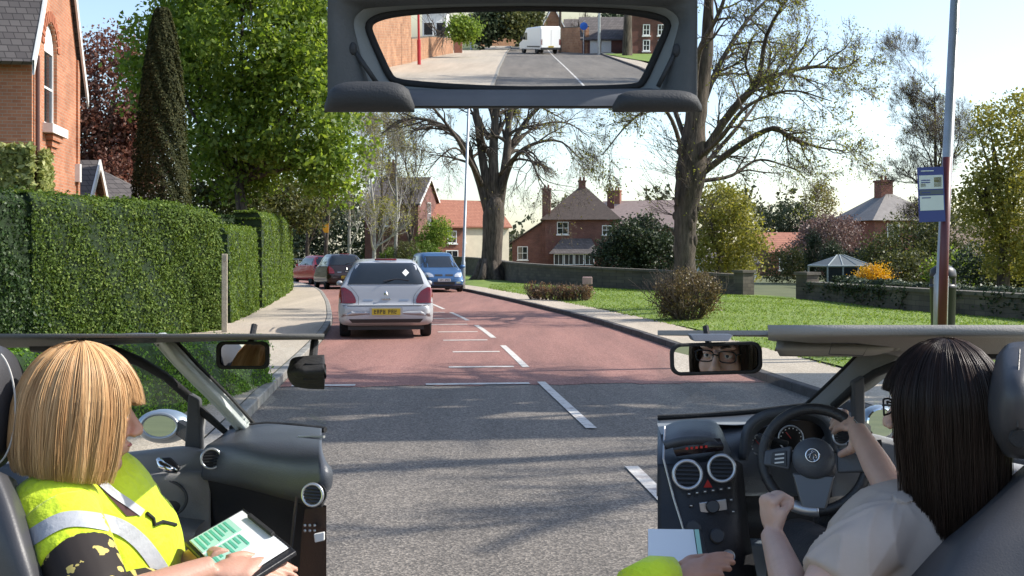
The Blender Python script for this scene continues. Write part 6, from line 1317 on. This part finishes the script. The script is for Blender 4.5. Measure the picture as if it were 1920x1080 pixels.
MB().tube([cast(vb, x, y, .008) or P(x, y, 2.3) for x, y in ((276, 962), (288, 972), (290, 984), (305, 978), (330, 984))], .004, 6).build('fastening_cord', M_black, vest)
# floral sleeve
M_flor, nt, bb_, N, L = newmat('floral_blouse'); tc = N('ShaderNodeTexCoord'); vo = N('ShaderNodeTexVoronoi'); vo.inputs['Scale'].default_value = 30; nz = N('ShaderNodeTexNoise'); nz.inputs['Scale'].default_value = 40; mxv = N('ShaderNodeMix'); mxv.data_type = 'VECTOR'; mxv.inputs[0].default_value = .035; L(tc.outputs['Object'], nz.inputs['Vector']); L(tc.outputs['Object'], mxv.inputs[4]); L(nz.outputs['Color'], mxv.inputs[5]); L(mxv.outputs[1], vo.inputs['Vector']); rp = N('ShaderNodeValToRGB'); rp.color_ramp.interpolation = 'CONSTANT'; e = rp.color_ramp.elements; e[0].color = (.5, .4, .12, 1); e[1].position = .33; e[1].color = (.018, .012, .01, 1); L(vo.outputs['Distance'], rp.inputs[0]); L(rp.outputs[0], bb_.inputs['Base Color']); bb_.inputs['Roughness'].default_value = .8
bs = MB().tube([sh.lerp(el, .3), sh.lerp(el, .5), sh.lerp(el, .85), el, el.lerp(wr, .22)], [.066, .07, .066, .056, .052], 20); bs.ell(P(200, 1120, 2.3), (.13, .12, .075), 18, 10)
remesh(bs, .006, 2).build('blouse_sleeve', M_flor, pA, smooth=True)
M_blonde = hairmat('hair_blonde', (.4, .215, .095), (.56, .34, .16), (.72, .5, .28), .4)
def bob(th):
    a = abs(th)
    if a < .78: ze = .034 - .012 * math.cos(a * 2)
    elif a < .98: ze = lerp(.026, -.118, (a - .78) / .2)
    else: ze = -.122 - .008 * math.cos(a)
    return (.094, .108, .118, .137, ze, -.02 if a > 1 else 0, .1)
hair(pA, Hm, bob, 9500, M_blonde, 3, .0008)
# seat behind the person
st = cl
MB().ell(P(-14, 765, 2.28), (.047, .13, .125), 24, 16).build('headrest', M_seat, st, smooth=True)
MB().tube([P(-14 + 43 * math.cos(a), 765 + 108 * math.sin(a), 2.22) for a in np.linspace(-1.2, 1.25, 24)], .002, 6).build('stitching', M_stitch, st)
MB().grid(sheet(rowsP([[(-80, 885, 2.16), (-20, 880, 2.12), (12, 890, 2.16), (30, 900, 2.3)], [(-80, 950, 2.13), (0, 950, 2.08), (40, 960, 2.12), (62, 975, 2.28)], [(-80, 1040, 2.11), (20, 1040, 2.04), (70, 1050, 2.08), (95, 1060, 2.24)], [(-80, 1150, 2.1), (40, 1150, 2.02), (100, 1160, 2.05), (130, 1160, 2.2)]]), 20, 20)).build('backrest', M_seat, st, smooth=True, solid=.05)
MB().grid(sheet(rowsP([[(-40, 868, 2.6), (50, 872, 2.55), (60, 880, 2.5)], [(-40, 940, 2.5), (45, 930, 2.5), (70, 930, 2.45)]]), 8, 8)).build('backrest_far_bolster', M_seat, st, smooth=True, solid=.05)
MB().bb(-1.1, -.6, 2.05, 2.7, .22, .62).build('cushion', M_seat, st, bevel=.05)
# clipboard
kb = empty('clipboard', P(450, 1040, 2.5), label='black clipboard with white and green marking sheet in the instructor person\'s hands', cat='clipboard')
A, B, D_ = P(352, 1016, 2.4), P(455, 957, 2.52), P(546, 1030, 2.28); C_ = A + D_ - B; nrm = (B - A).cross(D_ - B).normalized(); nrm = nrm if nrm.z > 0 else -nrm
def onb(u, v, h=0): return A + (B - A) * v + (D_ - B) * u + nrm * h     # u along top edge, v across
MB().prism([onb(-.04, -.04, -.012), onb(1.05, -.04, -.012), onb(1.05, 1.04, -.012), onb(-.04, 1.04, -.012)], nrm * .011).build('board', M_dash2, kb, bevel=.003)
MB().prism([onb(.02, .02, .001), onb(.97, .02, .001), onb(.97, .98, .001), onb(.02, .98, .001)], nrm * .002).build('paper_sheet', M_paper, kb)
M_green = mat('print_green', (.1, .45, .3), .6, var=.15, scale=40); M_mint = mat('print_mint', (.4, .68, .55), .6)
for i, (u0, u1, v0, v1, m) in enumerate(((.03, .33, .03, .72, M_mint), (.36, .62, .03, .62, M_mint), (.8, .96, .25, .42, M_green))): MB().prism([onb(u0, v0, .0034), onb(u1, v0, .0034), onb(u1, v1, .0034), onb(u0, v1, .0034)], nrm * .0006).build('printed_block', m, kb)
for i in range(7): 
    for (u0, u1) in ((.05, .31), (.38, .6)):
        v = .08 + i * .085; MB().prism([onb(u0, v, .0042), onb(u1 - .04 * (i % 3), v, .0042), onb(u1 - .04 * (i % 3), v + .045, .0042), onb(u0, v + .045, .0042)], nrm * .0005).build('printed_line', M_green, kb)
MB().prism([onb(.2, .93, .004), onb(.7, .93, .004), onb(.7, 1.0, .004), onb(.2, 1.0, .004)], nrm * .008).build('clip', M_black, kb, bevel=.002)
for u in np.linspace(.03, .97, 20): MB().tube([onb(u, .985, .0), onb(u, 1.0, .006), onb(u, 1.02, 0)], .0012, 5).build('binding_wire', M_black, kb)
# mirrors hanging at the windscreen
q = empty('instructor_mirror', P(455, 667, 2.7), label='small rectangular extra mirror at the passenger windscreen', cat='mirror'); mirror_box(q, (456, 666), 97, 52, P(120, 690, 2.35), 2.75)
q = empty('rear_view_mirror', P(590, 698, 2.6), label='black backed rear view mirror cut off at the passenger cabin edge', cat='mirror')
MB().grid(sheet(rowsP([[(540, 690, 2.6), (548, 672, 2.6), (575, 667, 2.6), (608, 665, 2.6)], [(538, 698, 2.54), (560, 696, 2.5), (585, 696, 2.5), (608, 695, 2.5)], [(541, 712, 2.58), (552, 724, 2.58), (578, 729, 2.58), (608, 730, 2.58)]]), 20, 14)).build('housing', M_black, q, smooth=True, solid=.03)
MB().tube([P(585, 690, 2.62), P(590, 640, 2.8)], .01, 8).build('stalk', M_black, q)
# ------------------------------------------------------------------ driver side cabin (cut away)
cr_ = empty('driver_cabin', (.85, 3.0, 0), label='cut away driver side of a car cabin with round silver vents, pillar and sun visor', cat='car cabin'); CB = cr_
MB().grid(rowsP([[(x, 628, 2.3) for x in (1440, 1600, 1760, 1960)], [(x, 634, 2.6) for x in (1440, 1600, 1760, 1960)], [(1440, 638, 3.1), (1600, 652, 3.1), (1760, 664, 2.9), (1960, 668, 2.7)], [(1440, 636, 3.2), (1600, 664, 3.2), (1760, 674, 2.95), (1960, 676, 2.75)]])).build('headlining', M_roofl, CB, smooth=True, solid=.02)
MB().grid(rowsP([[(1233, 628, 3.0), (1450, 628, 3.0)], [(1233, 629, 3.3), (1450, 632, 3.3)]])).build('header_rail', M_roofl, CB, solid=.012)
v = MB().grid(sheet(rowsP([[(1458, 632, 2.9), (1560, 632, 2.9), (1640, 634, 2.88), (1694, 636, 2.86)], [(1455, 652, 2.84), (1560, 652, 2.84), (1640, 652, 2.82), (1682, 650, 2.82)], [(1462, 668, 2.86), (1560, 669, 2.86), (1632, 667, 2.84), (1668, 660, 2.84)]]), 20, 10)).build('sun_visor', mat('visor_grey', (.36, .345, .32), .8, bump=.1, bscale=200), CB, smooth=True, solid=.016)
MB().tube(PP([(1554, 664, 2.83), (1560, 643, 2.83), (1630, 645, 2.81), (1618, 667, 2.82), (1554, 664, 2.83)]), .0012, 5).build('visor_mirror_flap', M_dash, v)
# pillar
MB().grid(sheet(rowsP([[(1612, 664, 3.15), (1580, 697, 3.16), (1548, 728, 3.18), (1512, 762, 3.2)], [(1655, 660, 3.08), (1615, 700, 3.1), (1575, 735, 3.12), (1536, 766, 3.15)], [(1700, 655, 3.05), (1660, 690, 3.06), (1612, 728, 3.08), (1566, 764, 3.12)]]), 24, 12)).build('windscreen_pillar', mat('pillar_grey', (.2, .195, .185), .65, bump=.1, bscale=200), CB, smooth=True, solid=.03)
MB().tube(PP([(1608, 665, 3.16), (1576, 697, 3.17), (1544, 728, 3.19), (1509, 760, 3.21)]), .005, 6).build('pillar_seal', M_black, CB)
dr = slab([(1600, 718, 3.04), (1622, 705, 3.04), (1624, 818, 3.04), (1604, 812, 3.04)], .04).build('door', M_door2, CB, bevel=.006)
MB().tube(PP([(1562, 762, 3.1), (1606, 722, 3.06), (1640, 700, 3.04), (1680, 684, 3.0), (1760, 668, 2.9), (1940, 662, 2.7)]), .011, 8).build('door_frame', M_black, dr, smooth=True)
MB().add(PP([(1622, 706, 3.07), (1690, 680, 3.0), (1960, 668, 2.75), (1960, 870, 2.75), (1690, 830, 3.0), (1622, 815, 3.07)]), [(0, 1, 2, 3, 4, 5)]).build('window_glass', M_wsg, dr)
MB().grid(sheet(rowsP([[(1560, 800, 3.12), (1640, 814, 3.06), (1700, 828, 3.0), (1960, 880, 2.76)], [(1560, 806, 3.05), (1640, 820, 2.98), (1700, 835, 2.92), (1960, 890, 2.68)], [(1560, 850, 3.02), (1640, 862, 2.95), (1700, 880, 2.9), (1960, 940, 2.66)], [(1560, 1110, 3.0), (1640, 1110, 2.92), (1700, 1110, 2.86), (1960, 1120, 2.6)]]), 24, 20)).build('door_panel', M_door, dr, smooth=True, solid=.03)
MB().bb(.6, 1.5, 3.06, 3.14, .2, .8).build('outer_door_skin', MATS['cabin_silver_blue'], dr); MB().bb(.4, 1.6, 2.0, 3.3, .16, .22).build('floor_pan', M_dash2, CB)
for x in (.55, 1.5): MB().lathe([(.18, -.1), (.29, -.1), (.31, -.07), (.31, .07), (.29, .1), (.18, .1)], 24, Matrix.Translation((x, 3.16, .31)) @ Matrix.Rotation(R(90), 4, 'X')).build('wheel', M_tyre, CB)
dm = MB().ell(P(1648, 792, 3.4), (.06, .05, .052), 20, 14).build('door_mirror', MATS['cabin_silver_blue'], CB, smooth=True)
c = P(1652, 793, 3.34); n = ((CO - c).normalized() + Vector((.45, -1, -.02)).normalized()).normalized(); disc(c, .04, n, [(.042, 0), (.039, .006)]).build('mirror_glass', M_mirror, dm)
slab([(1622, 790, 3.1), (1634, 800, 3.36), (1634, 818, 3.36), (1622, 818, 3.1)], .03).build('mirror_arm', M_black, dm)
MB().add(PP([(1233, 634, 3.3), (1455, 634, 3.3), (1612, 664, 3.2), (1512, 762, 3.28), (1233, 784, 3.4)]), [(0, 1, 2, 3, 4)]).build('windscreen', M_wsg, CB)
# dashboard
dash = MB().grid(sheet(rowsP([[(1233, 786, 3.42), (1300, 782, 3.4), (1380, 776, 3.38), (1450, 770, 3.34), (1520, 760, 3.28), (1580, 766, 3.18)], [(1233, 806, 3.2), (1300, 803, 3.2), (1380, 796, 3.2), (1450, 784, 3.2), (1520, 776, 3.18), (1590, 785, 3.1)], [(1233, 840, 3.02), (1300, 842, 3.02), (1380, 826, 3.06), (1450, 800, 3.12), (1520, 792, 3.12), (1600, 805, 3.04)], [(1233, 875, 2.94), (1300, 872, 2.94), (1380, 864, 3.0), (1450, 850, 3.08), (1520, 850, 3.08), (1605, 850, 3.02)], [(1233, 930, 2.92), (1300, 930, 2.92), (1380, 930, 2.98), (1450, 930, 3.08), (1520, 930, 3.08), (1620, 930, 3.02)]]), 50, 40)).build('dashboard', M_dash, CB, smooth=True, solid=.03)
MB().grid(sheet(rowsP([[(1233, 788, 3.415), (1320, 783, 3.39), (1420, 776, 3.36), (1505, 766, 3.28)], [(1233, 797, 3.28), (1320, 793, 3.26), (1400, 789, 3.24), (1440, 783, 3.22)], [(1240, 815, 3.1), (1300, 796, 3.15), (1385, 797, 3.14), (1420, 790, 3.16)]]), 30, 10)).build('dash_top', M_dtop, dash, smooth=True)
MB().tube(PP([(1233, 783, 3.4), (1320, 779, 3.38), (1420, 771, 3.34), (1512, 760, 3.26)]), .008, 8).build('windscreen_edge', M_black, dash)
# central hood with red display
MB().grid(sheet(rowsP([[(1244, 800, 3.02), (1275, 788, 3.06), (1310, 786, 3.06), (1345, 794, 3.04), (1372, 850, 2.98)], [(1243, 818, 2.94), (1275, 806, 2.95), (1310, 804, 2.95), (1345, 814, 2.94), (1370, 858, 2.93)], [(1243, 830, 2.9), (1275, 822, 2.89), (1310, 820, 2.89), (1342, 826, 2.9), (1364, 862, 2.9)]]), 24, 12)).build('display_hood', M_dash, dash, smooth=True, solid=.02)
MB().grid(sheet(rowsP([[(1262, 832, 2.905), (1305, 822, 2.9), (1350, 822, 2.905)], [(1263, 845, 2.9), (1305, 838, 2.895), (1357, 836, 2.9)], [(1268, 856, 2.9), (1305, 851, 2.895), (1356, 845, 2.9)]]), 14, 8)).build('display_screen', mat('display_glass', (.012, .006, .007), .15), dash, smooth=True)
M_redlcd = mat('red_lcd', (.3, .02, .02), .4); M_redlcd.node_tree.nodes['Principled BSDF'].inputs['Emission Color'].default_value = (.8, .03, .02, 1); M_redlcd.node_tree.nodes['Principled BSDF'].inputs['Emission Strength'].default_value = .06
for i in range(5): MB().box(P(1288 + i * 9, 841 - i * .9, 2.888), (.006, .002, .006)).build('lcd_digit', M_redlcd, dash)
vent(dash, P(1289, 890, 2.85), .034, (-.15, -1, .2)); vent(dash, P(1353, 878, 2.85), .032, (-.15, -1, .2)); vent(dash, P(1578, 818, 2.98), .022, (-.4, -1, .2))
stk = MB().grid(sheet(rowsP([[(1233, 870, 2.9), (1300, 868, 2.88), (1370, 862, 2.9), (1392, 870, 2.95)], [(1233, 935, 2.87), (1300, 935, 2.85), (1375, 928, 2.87), (1398, 930, 2.93)], [(1233, 1000, 2.83), (1300, 1000, 2.81), (1380, 1000, 2.83), (1405, 1000, 2.9)], [(1233, 1110, 2.78), (1300, 1110, 2.76), (1390, 1110, 2.78), (1425, 1110, 2.86)]]), 20, 24)).build('centre_console', M_dash2, dash, smooth=True, solid=.03)
MB().tube(PP([(1246, 800, 2.94), (1244, 860, 2.88), (1262, 930, 2.85), (1290, 1020, 2.8)]), .003, 6).build('console_edge', M_silv, stk)
MB().add(PP([(1327, 899, 2.855), (1336, 914, 2.855), (1319, 914, 2.855)]), [(0, 2, 1)]).build('hazard_button', mat('hazard_red', (.45, .02, .02), .3), stk)
rng_ = random.Random(4)
slab([(1311, 943, 2.835), (1362, 936, 2.835), (1364, 956, 2.835), (1314, 964, 2.835)], .008).build('radio_face', M_silv, stk, bevel=.002)
disc(P(1336, 950, 2.832), .014, (-.1, -1, .25), [(.017, -.004), (.017, .008), (.014, .014), (.004, .014)]).build('volume_knob', M_btn, stk, smooth=False)
for i in range(6):
    for j in range(3):
        px, py = 1292 + i * 15 + j * 4, 926 + j * 22 - i * 2.2
        if 1306 < px < 1368 and 936 < py < 966: continue
        MB().box(P(px, py, 2.84), (.011, .006, .008)).build('console_button', M_btn, stk, bevel=.0015); MB().box(P(px, py, 2.835), (.0055, .002, .0022)).build('button_print', M_led, stk)
for px, py in ((1345, 1005), (1300, 990)): disc(P(px, py, 2.81), .016, (-.1, -1, .3), [(.019, -.002), (.018, .01), (.015, .012)]).build('control_knob', M_btn, stk)
disc(P(1366, 1043, 2.79), .016, (-.1, -1, .35), [(.016, 0), (.015, .006), (.011, .004)]).build('round_badge', M_silv, stk); disc(P(1366, 1043, 2.782), .01, (-.1, -1, .35), [(.0095, 0), (.0085, .003)]).build('badge_centre', mat('badge_blue', (.1, .13, .2), .3), stk)
MB().grid(sheet(rowsP([[(1380, 850, 3.2), (1500, 850, 3.2), (1640, 850, 3.2)], [(1385, 960, 3.12), (1500, 960, 3.14), (1660, 960, 3.1)], [(1400, 1110, 3.3), (1500, 1110, 3.3), (1700, 1110, 3.2)]]), 12, 12)).build('footwell_panel', M_dash2, dash, smooth=True)
# instrument cluster
ic = MB().grid(sheet(rowsP([[(1398, 862, 3.0), (1410, 800, 3.0), (1460, 777, 3.0), (1520, 778, 3.0), (1552, 800, 3.0), (1560, 850, 3.0)], [(1408, 862, 3.06), (1420, 812, 3.06), (1462, 790, 3.06), (1518, 790, 3.06), (1543, 808, 3.06), (1550, 850, 3.06)]]), 30, 6)).build('instrument_hood', M_dash, dash, smooth=True, solid=.02)
MB().add(PP([(1405, 866, 3.08), (1418, 808, 3.08), (1462, 788, 3.08), (1520, 788, 3.08), (1546, 806, 3.08), (1552, 866, 3.08)]), [(0, 1, 2, 3, 4, 5)]).build('instrument_face', mat('instrument_black', (.006, .006, .008), .3), ic)
for px, py, r in ((1424, 834, .026), (1483, 822, .033)):
    g = torus(P(px, py, 3.05), r, .0022, (0, -1, .15), 36, 6).build('dial_ring', M_silv, ic, smooth=True)
    for a in np.linspace(-.6, 3.7, 12): MB().box(P(px, py, 3.045) + Vector((math.cos(a) * r * .82, 0, math.sin(a) * r * .82)), (.003, .001, .003)).build('dial_mark', M_led, ic)
    MB().tube([P(px, py, 3.044), P(px, py, 3.044) + Vector((-r * .4, 0, r * .5))], .0012, 5).build('needle', MATS['hazard_red'], ic)
# steering wheel
sw = empty('steering_wheel', P(1528, 862, 2.86), label='black leather steering wheel with silver spoke and round emblem held by the driver', cat='steering wheel')
wc = P(1527, 861, 2.78); ax = Vector((-.34, -.9, .28)).normalized(); RW = 95 / F * 2.78
T = Matrix.Translation(wc) @ ax.to_track_quat('Z', 'Y').to_matrix().to_4x4()
hx = Vector((0, 0, 1)).cross(ax).normalized(); hx = hx if hx.x > 0 else -hx; hz = ax.cross(hx); hz = hz if hz.z > 0 else -hz
def W(u, v, h=0): return wc + hx * u + hz * v + ax * h
MB().tube([W(RW * math.cos(a), RW * math.sin(a)) for a in np.linspace(0, 2 * math.pi, 61)], .0135, 14, cap=False).build('rim', mat('wheel_leather', (.025, .025, .027), .4, bump=.2, bscale=200), sw, smooth=True)
MB().tube([W(RW * math.cos(a), RW * math.sin(a), .002) for a in np.linspace(-1.95, -1.45, 12)], .0145, 14).build('rim_insert', M_silv, sw, smooth=True)
for a in (2.75, .4, 3.6): MB().tube([W((RW + .0002) * math.cos(a + d), (RW + .0002) * math.sin(a + d)) for d in (-.012, .012)], .0142, 14).build('rim_seam', M_dash2, sw)
hub = MB(); hub.ell(W(0, 0, .018), (.052, .05, .026), 24, 14, T.to_3x3()); remesh(hub, .004, 2).build('hub', M_dash, sw, smooth=True)
MB().prism([W(u * RW, v * RW, .004) for u, v in ((-.42, .22), (-.95, .1), (-.97, -.2), (-.45, -.26))], ax * .016).build('spoke', M_dash, sw, bevel=.006)
MB().prism([W(u * RW, v * RW, .004) for u, v in ((.42, .24), (.95, .1), (.97, -.2), (.45, -.26))], ax * .016).build('spoke', M_dash, sw, bevel=.006)
MB().prism([W(u * RW, v * RW, .002) for u, v in ((-.42, -.3), (.42, -.3), (.26, -.98), (-.2, -.98))], ax * .014).build('spoke', mat('spoke_grey', (.12, .12, .125), .35, metal=.4), sw, bevel=.006)
MB().prism([W(u * RW, v * RW, .02) for u, v in ((-.52, .12), (-.8, .06), (-.82, -.16), (-.5, -.2))], ax * .004).build('switch_pad', M_btn, sw, bevel=.002)
for i in range(3): MB().prism([W((-.56 - .0) * RW, (.06 - i * .08) * RW, .025), W(-.74 * RW, (.03 - i * .08) * RW, .025), W(-.74 * RW, (.0 - i * .08) * RW, .025), W(-.56 * RW, (.03 - i * .08) * RW, .025)], ax * .001).build('switch_mark', M_led, sw)
eb = torus(W(0, .004, .045), .0155, .0022, ax, 30, 8).build('emblem', M_chrome, sw, smooth=True)
disc(W(0, .004, .043), .014, ax, [(.014, 0), (.0135, .002)]).build('emblem_ground', mat('emblem_dark', (.05, .05, .055), .3), eb)
for pts in (((-.011, -.002), (-.003, .004), (.004, .010), (.009, .006)), ((-.004, .004), (-.006, -.006), (-.002, -.011)), ((.001, .004), (.004, -.003), (.002, -.010), (.006, -.011)), ((-.003, .008), (.0, .011), (.003, .008)), ((.006, .002), (.011, -.003), (.008, -.006))): MB().tube([W(u, v + .004, .0465) for u, v in pts], .0013, 6).build('emblem_beast', M_chrome, eb)
for s_, e_ in (((.6, .35), (1.25, .42)), ((-.55, .3), (-1.15, .42))): MB().tube([W(s_[0] * RW, s_[1] * RW, -.03), W(e_[0] * RW, e_[1] * RW, -.03)], [.007, .009], 10).build('stalk', M_black, sw, smooth=True)
MB().tube([W(0, 0, .0), W(0, 0, -.2)], .035, 16).build('column_shroud', M_dash2, sw)
# driver
Hd = Matrix.Translation(P(1768, 768, 2.28)) @ Matrix.Rotation(R(52), 4, 'Z') @ Matrix.Rotation(R(-3), 4, 'X')
pB = empty('person', P(1720, 1080, 2.3), label='person with long dark hair and glasses in pale grey top at the steering wheel', cat='person')
M_skin2 = skinmat('skin_pale', (.56, .36, .28)); body = MB(); head_parts(body, Hd)
def tor2(mb, k=0): mb.ell(P(1690, 1075, 2.3), (.165 + k, .13 + k, .18 + k), 24, 16); mb.ell(P(1632, 1018, 2.22), (.07 + k,) * 3, 18, 12); mb.ell(P(1800, 975, 2.42), (.078 + k,) * 3, 18, 12); mb.ell(P(1730, 975, 2.33), (.12 + k, .09 + k, .06 + k), 18, 12)
tor2(body, -.012)
# far arm to the wheel rim
g0 = W(RW * math.cos(.95), RW * math.sin(.95)); 
wrR = P(1607, 806, 2.7); elR = P(1668, 915, 2.5); body.tube([P(1790, 985, 2.44), P(1735, 950, 2.45), elR, elR.lerp(wrR, .4), wrR], [.05, .045, .036, .033, .023], 14)
# gripping hand: palm beside the rim, fingers curl over it
fd = (g0 - wrR).normalized(); hand_parts(body, wrR - fd * .004, fd, (.25, -.6, .75), (-.15, -.75, -.4), curl=.75, spread=.15)
# near arm: hand raised from the gear lever
wrL = P(1448, 1003, 2.42); elL = P(1500, 1150, 2.12); shL = P(1610, 1030, 2.18); body.tube([shL, shL.lerp(elL, .5), elL, elL.lerp(wrL, .45), wrL], [.055, .05, .042, .036, .025], 14)
hand_parts(body, wrL, (-.1, .1, 1), (-.9, -.3, .1), (.25, -.9, .15), curl=2.2, spread=.05, sc=.9, fist=True)
rb = remesh(body, .0042, 3).build('body', M_skin2, pB, smooth=True)
for s in (-1, 1):
    ey = MB().ell(Hd @ Vector((s * .03, .0755, .006)), (.0125,) * 3, 12, 8).build('eye', MATS['eye_white'], rb, smooth=True); MB().ell(Hd @ Vector((s * .03, .085, .006)), (.0055,) * 3, 8, 6).build('iris', MATS['iris'], ey, smooth=True)
    MB().ell(Hd @ Vector((s * .03, .0762, .0125)), (.0155, .0125, .0085), 14, 8, Hd.to_3x3()).build('eyelid', M_skin2, rb, smooth=True); MB().ell(Hd @ Vector((s * .03, .0755, -.0035)), (.015, .0118, .006), 14, 8, Hd.to_3x3()).build('eyelid', M_skin2, rb, smooth=True)
    MB().tube([Hd @ Vector((s * x, y, z)) for x, y, z in ((.012, .094, .028), (.03, .092, .034), (.05, .078, .029))], .0032, 6).build('eyebrow', mat('brow_dark', (.025, .015, .012), .8), rb)
MB().ell(Hd @ Vector((0, .0925, -.0575)), (.022, .011, .005), 14, 8, Hd.to_3x3()).build('lips', MATS['lips'], rb, smooth=True)
gls = MB()
for s in (-1, 1):
    pts = [Hd @ Vector((s * (.033 + .025 * math.copysign(abs(math.cos(a)) ** .6, math.cos(a))), .104 - .006 * abs(math.cos(a)), .006 + .016 * math.copysign(abs(math.sin(a)) ** .6, math.sin(a)))) for a in np.linspace(0, 6.283, 33)]
    gls.tube(pts, .002, 8, cap=False); gls.tube([Hd @ Vector(p) for p in ((s * .058, .1, .012), (s * .074, .06, .014), (s * .082, .0, .008))], .002, 8)
gls.tube([Hd @ Vector(p) for p in ((-.009, .108, .01), (0, .112, .013), (.009, .108, .01))], .002, 6); gls.build('glasses', M_black, rb, smooth=True)
sh = MB(); tor2(sh, .008); sh.tube([shL, shL.lerp(elL, .45)], [.066, .067], 16); sh.tube([P(1790, 985, 2.44), P(1740, 955, 2.45)], [.066, .064], 16); sh.tube([P(1735, 985, 2.33), P(1680, 995, 2.27), P(1636, 1012, 2.21), shL.lerp(elL, .12), shL.lerp(elL, .34), shL.lerp(elL, .56)], [.09, .086, .08, .077, .077, .078], 20); shr = remesh(sh, .006, 24)
def fold(v):                                  # drapery: sharp-edged pull folds running from the shoulder
    p = Vector(v); q = p - shL; t = (elL - shL).normalized(); a = q.dot(t); r = q - t * a; th = math.atan2(r.x, r.y)
    w = abs(math.sin(a * 34 + 2.2 * math.sin(th * 2) + 3 * q.z)) ** .6 * .007 + abs(math.sin(q.x * 19 - q.z * 27 + q.y * 9)) ** .5 * .006
    return tuple(p - (r.normalized() if r.length > .02 else Vector()) * w)
shr.v = [cloth(fold(v), .003, 5) for v in shr.v]; shr.build('top', mat('top_greige', (.44, .36, .305), .8, var=.05, scale=9, bump=.05, bscale=160), pB, smooth=True)
lg = MB().tube([P(1700, 1180, 2.35), P(1560, 1090, 2.55), P(1500, 1030, 2.78), P(1480, 1090, 2.95)], [.13, .1, .075, .06], 18); lg.tube([P(1760, 1180, 2.45), P(1640, 1060, 2.65), P(1580, 985, 2.85), P(1560, 1080, 3.0)], [.13, .1, .075, .06], 18)
remesh(lg, .007, 2).build('trousers', mat('dark_trousers', (.03, .03, .033), .9, var=.2, scale=15, bump=.3, bscale=90), pB, smooth=True)
M_dark = hairmat('hair_dark', (.012, .007, .005), (.022, .012, .009), (.042, .022, .016), .34)
def longh(th):
    a = abs(th)
    if a < .8: ze = .045 - .012 * math.cos(a * 2)
    elif a < 1.0: ze = lerp(.03, -.2, (a - .8) / .2)
    else: ze = lerp(-.21, -.27, min(1, (a - 1) / 1.2))
    return (.09, .105, .114, .132, ze, -.1 if a > 1 else 0, .0)
hair(pB, Hd, longh, 9500, M_dark, 8, .0008, npt=16)
# seat
st = cr_
MB().grid(sheet(rowsP([[(1868, 668, 2.2), (1890, 645, 2.2), (1930, 640, 2.2), (1990, 645, 2.25)], [(1852, 740, 2.18), (1880, 720, 2.08), (1930, 710, 2.06), (2000, 720, 2.15)], [(1850, 800, 2.2), (1880, 800, 2.08), (1930, 800, 2.06), (2000, 800, 2.15)], [(1872, 848, 2.22), (1895, 858, 2.14), (1940, 862, 2.14), (2000, 865, 2.2)]]), 20, 20)).build('headrest', M_seat, st, smooth=True, solid=.06)
MB().tube(PP([(1912, 655, 2.12), (1908, 720, 2.055), (1908, 800, 2.05), (1918, 850, 2.12)]), .0018, 6).build('headrest_seam', M_dash2, st); disc(P(1912, 822, 2.06), .016, (-.2, -1, 0), [(.018, -.004), (.016, .004)]).build('headrest_button', M_black, st)
MB().grid(sheet(rowsP([[(1935, 858, 2.2), (1975, 850, 2.15), (2040, 850, 2.2)], [(1840, 945, 2.22), (1890, 930, 2.1), (1990, 920, 2.08)], [(1760, 1020, 2.2), (1820, 1010, 2.04), (1960, 1000, 2.0)], [(1672, 1110, 2.18), (1760, 1110, 1.98), (1960, 1110, 1.95)]]), 24, 24)).build('backrest', M_seat, st, smooth=True, solid=.05)
MB().bb(.62, 1.1, 2.05, 2.75, .22, .6).build('cushion', M_seat, st, bevel=.05)
# rear view mirror showing the driver
q = empty('rear_view_mirror', P(1342, 672, 2.7), label='wide rear view mirror above the driver dashboard reflecting the driver', cat='mirror')
mirror_box(q, (1342, 672), 170, 60, Hd @ Vector((0, .1, 0)), 2.75, tilt=-.03, roundn=.3); slab([(1293, 628, 2.75), (1376, 628, 2.75), (1368, 640, 2.72), (1300, 640, 2.72)], .05).build('mirror_mount', M_dash, q, bevel=.004)
# the second clipboard edge with a gloved-in sleeve hand on the passenger's side
kb = empty('clipboard', P(1270, 1040, 2.4), label='corner of a clipboard with white and mint sheet below the driver console', cat='clipboard')
A, B, D_ = P(1200, 1010, 2.6), P(1233, 992, 2.62), P(1308, 996, 2.6)
MB().prism(PP([(1215, 994, 2.62), (1316, 994, 2.62), (1338, 1078, 2.45), (1215, 1090, 2.42)]), (0, .008, -.012)).build('board', M_dash2, kb, bevel=.003)
MB().prism(PP([(1215, 993, 2.61), (1300, 994, 2.61), (1312, 1075, 2.44), (1215, 1088, 2.41)]), (0, -.001, .002)).build('paper_sheet', M_paper, kb)
MB().prism(PP([(1302, 994, 2.606), (1310, 994, 2.606), (1322, 1075, 2.436), (1314, 1075, 2.436)]), (0, -.001, .002)).build('printed_block', M_mint, kb)
pc = empty('person', P(1250, 1085, 2.35), label='person\'s hand and hi-vis cuff resting on the clipboard corner', cat='person')
hb_ = MB(); w_ = P(1258, 1085, 2.36); hb_.tube([P(1200, 1130, 2.3), w_], [.032, .026], 12); hand_parts(hb_, w_, (.8, .35, .18), (-.1, -.5, .9), (.3, .7, .3), curl=.4); remesh(hb_, .004, 2).build('body', M_skin, pc, smooth=True)
MB().tube([P(1190, 1110, 2.28), P(1232, 1082, 2.33), P(1262, 1079, 2.345)], [.05, .045, .038], 16).build('cuff', M_hi, pc, smooth=True)
bpy.context.view_layer.update()
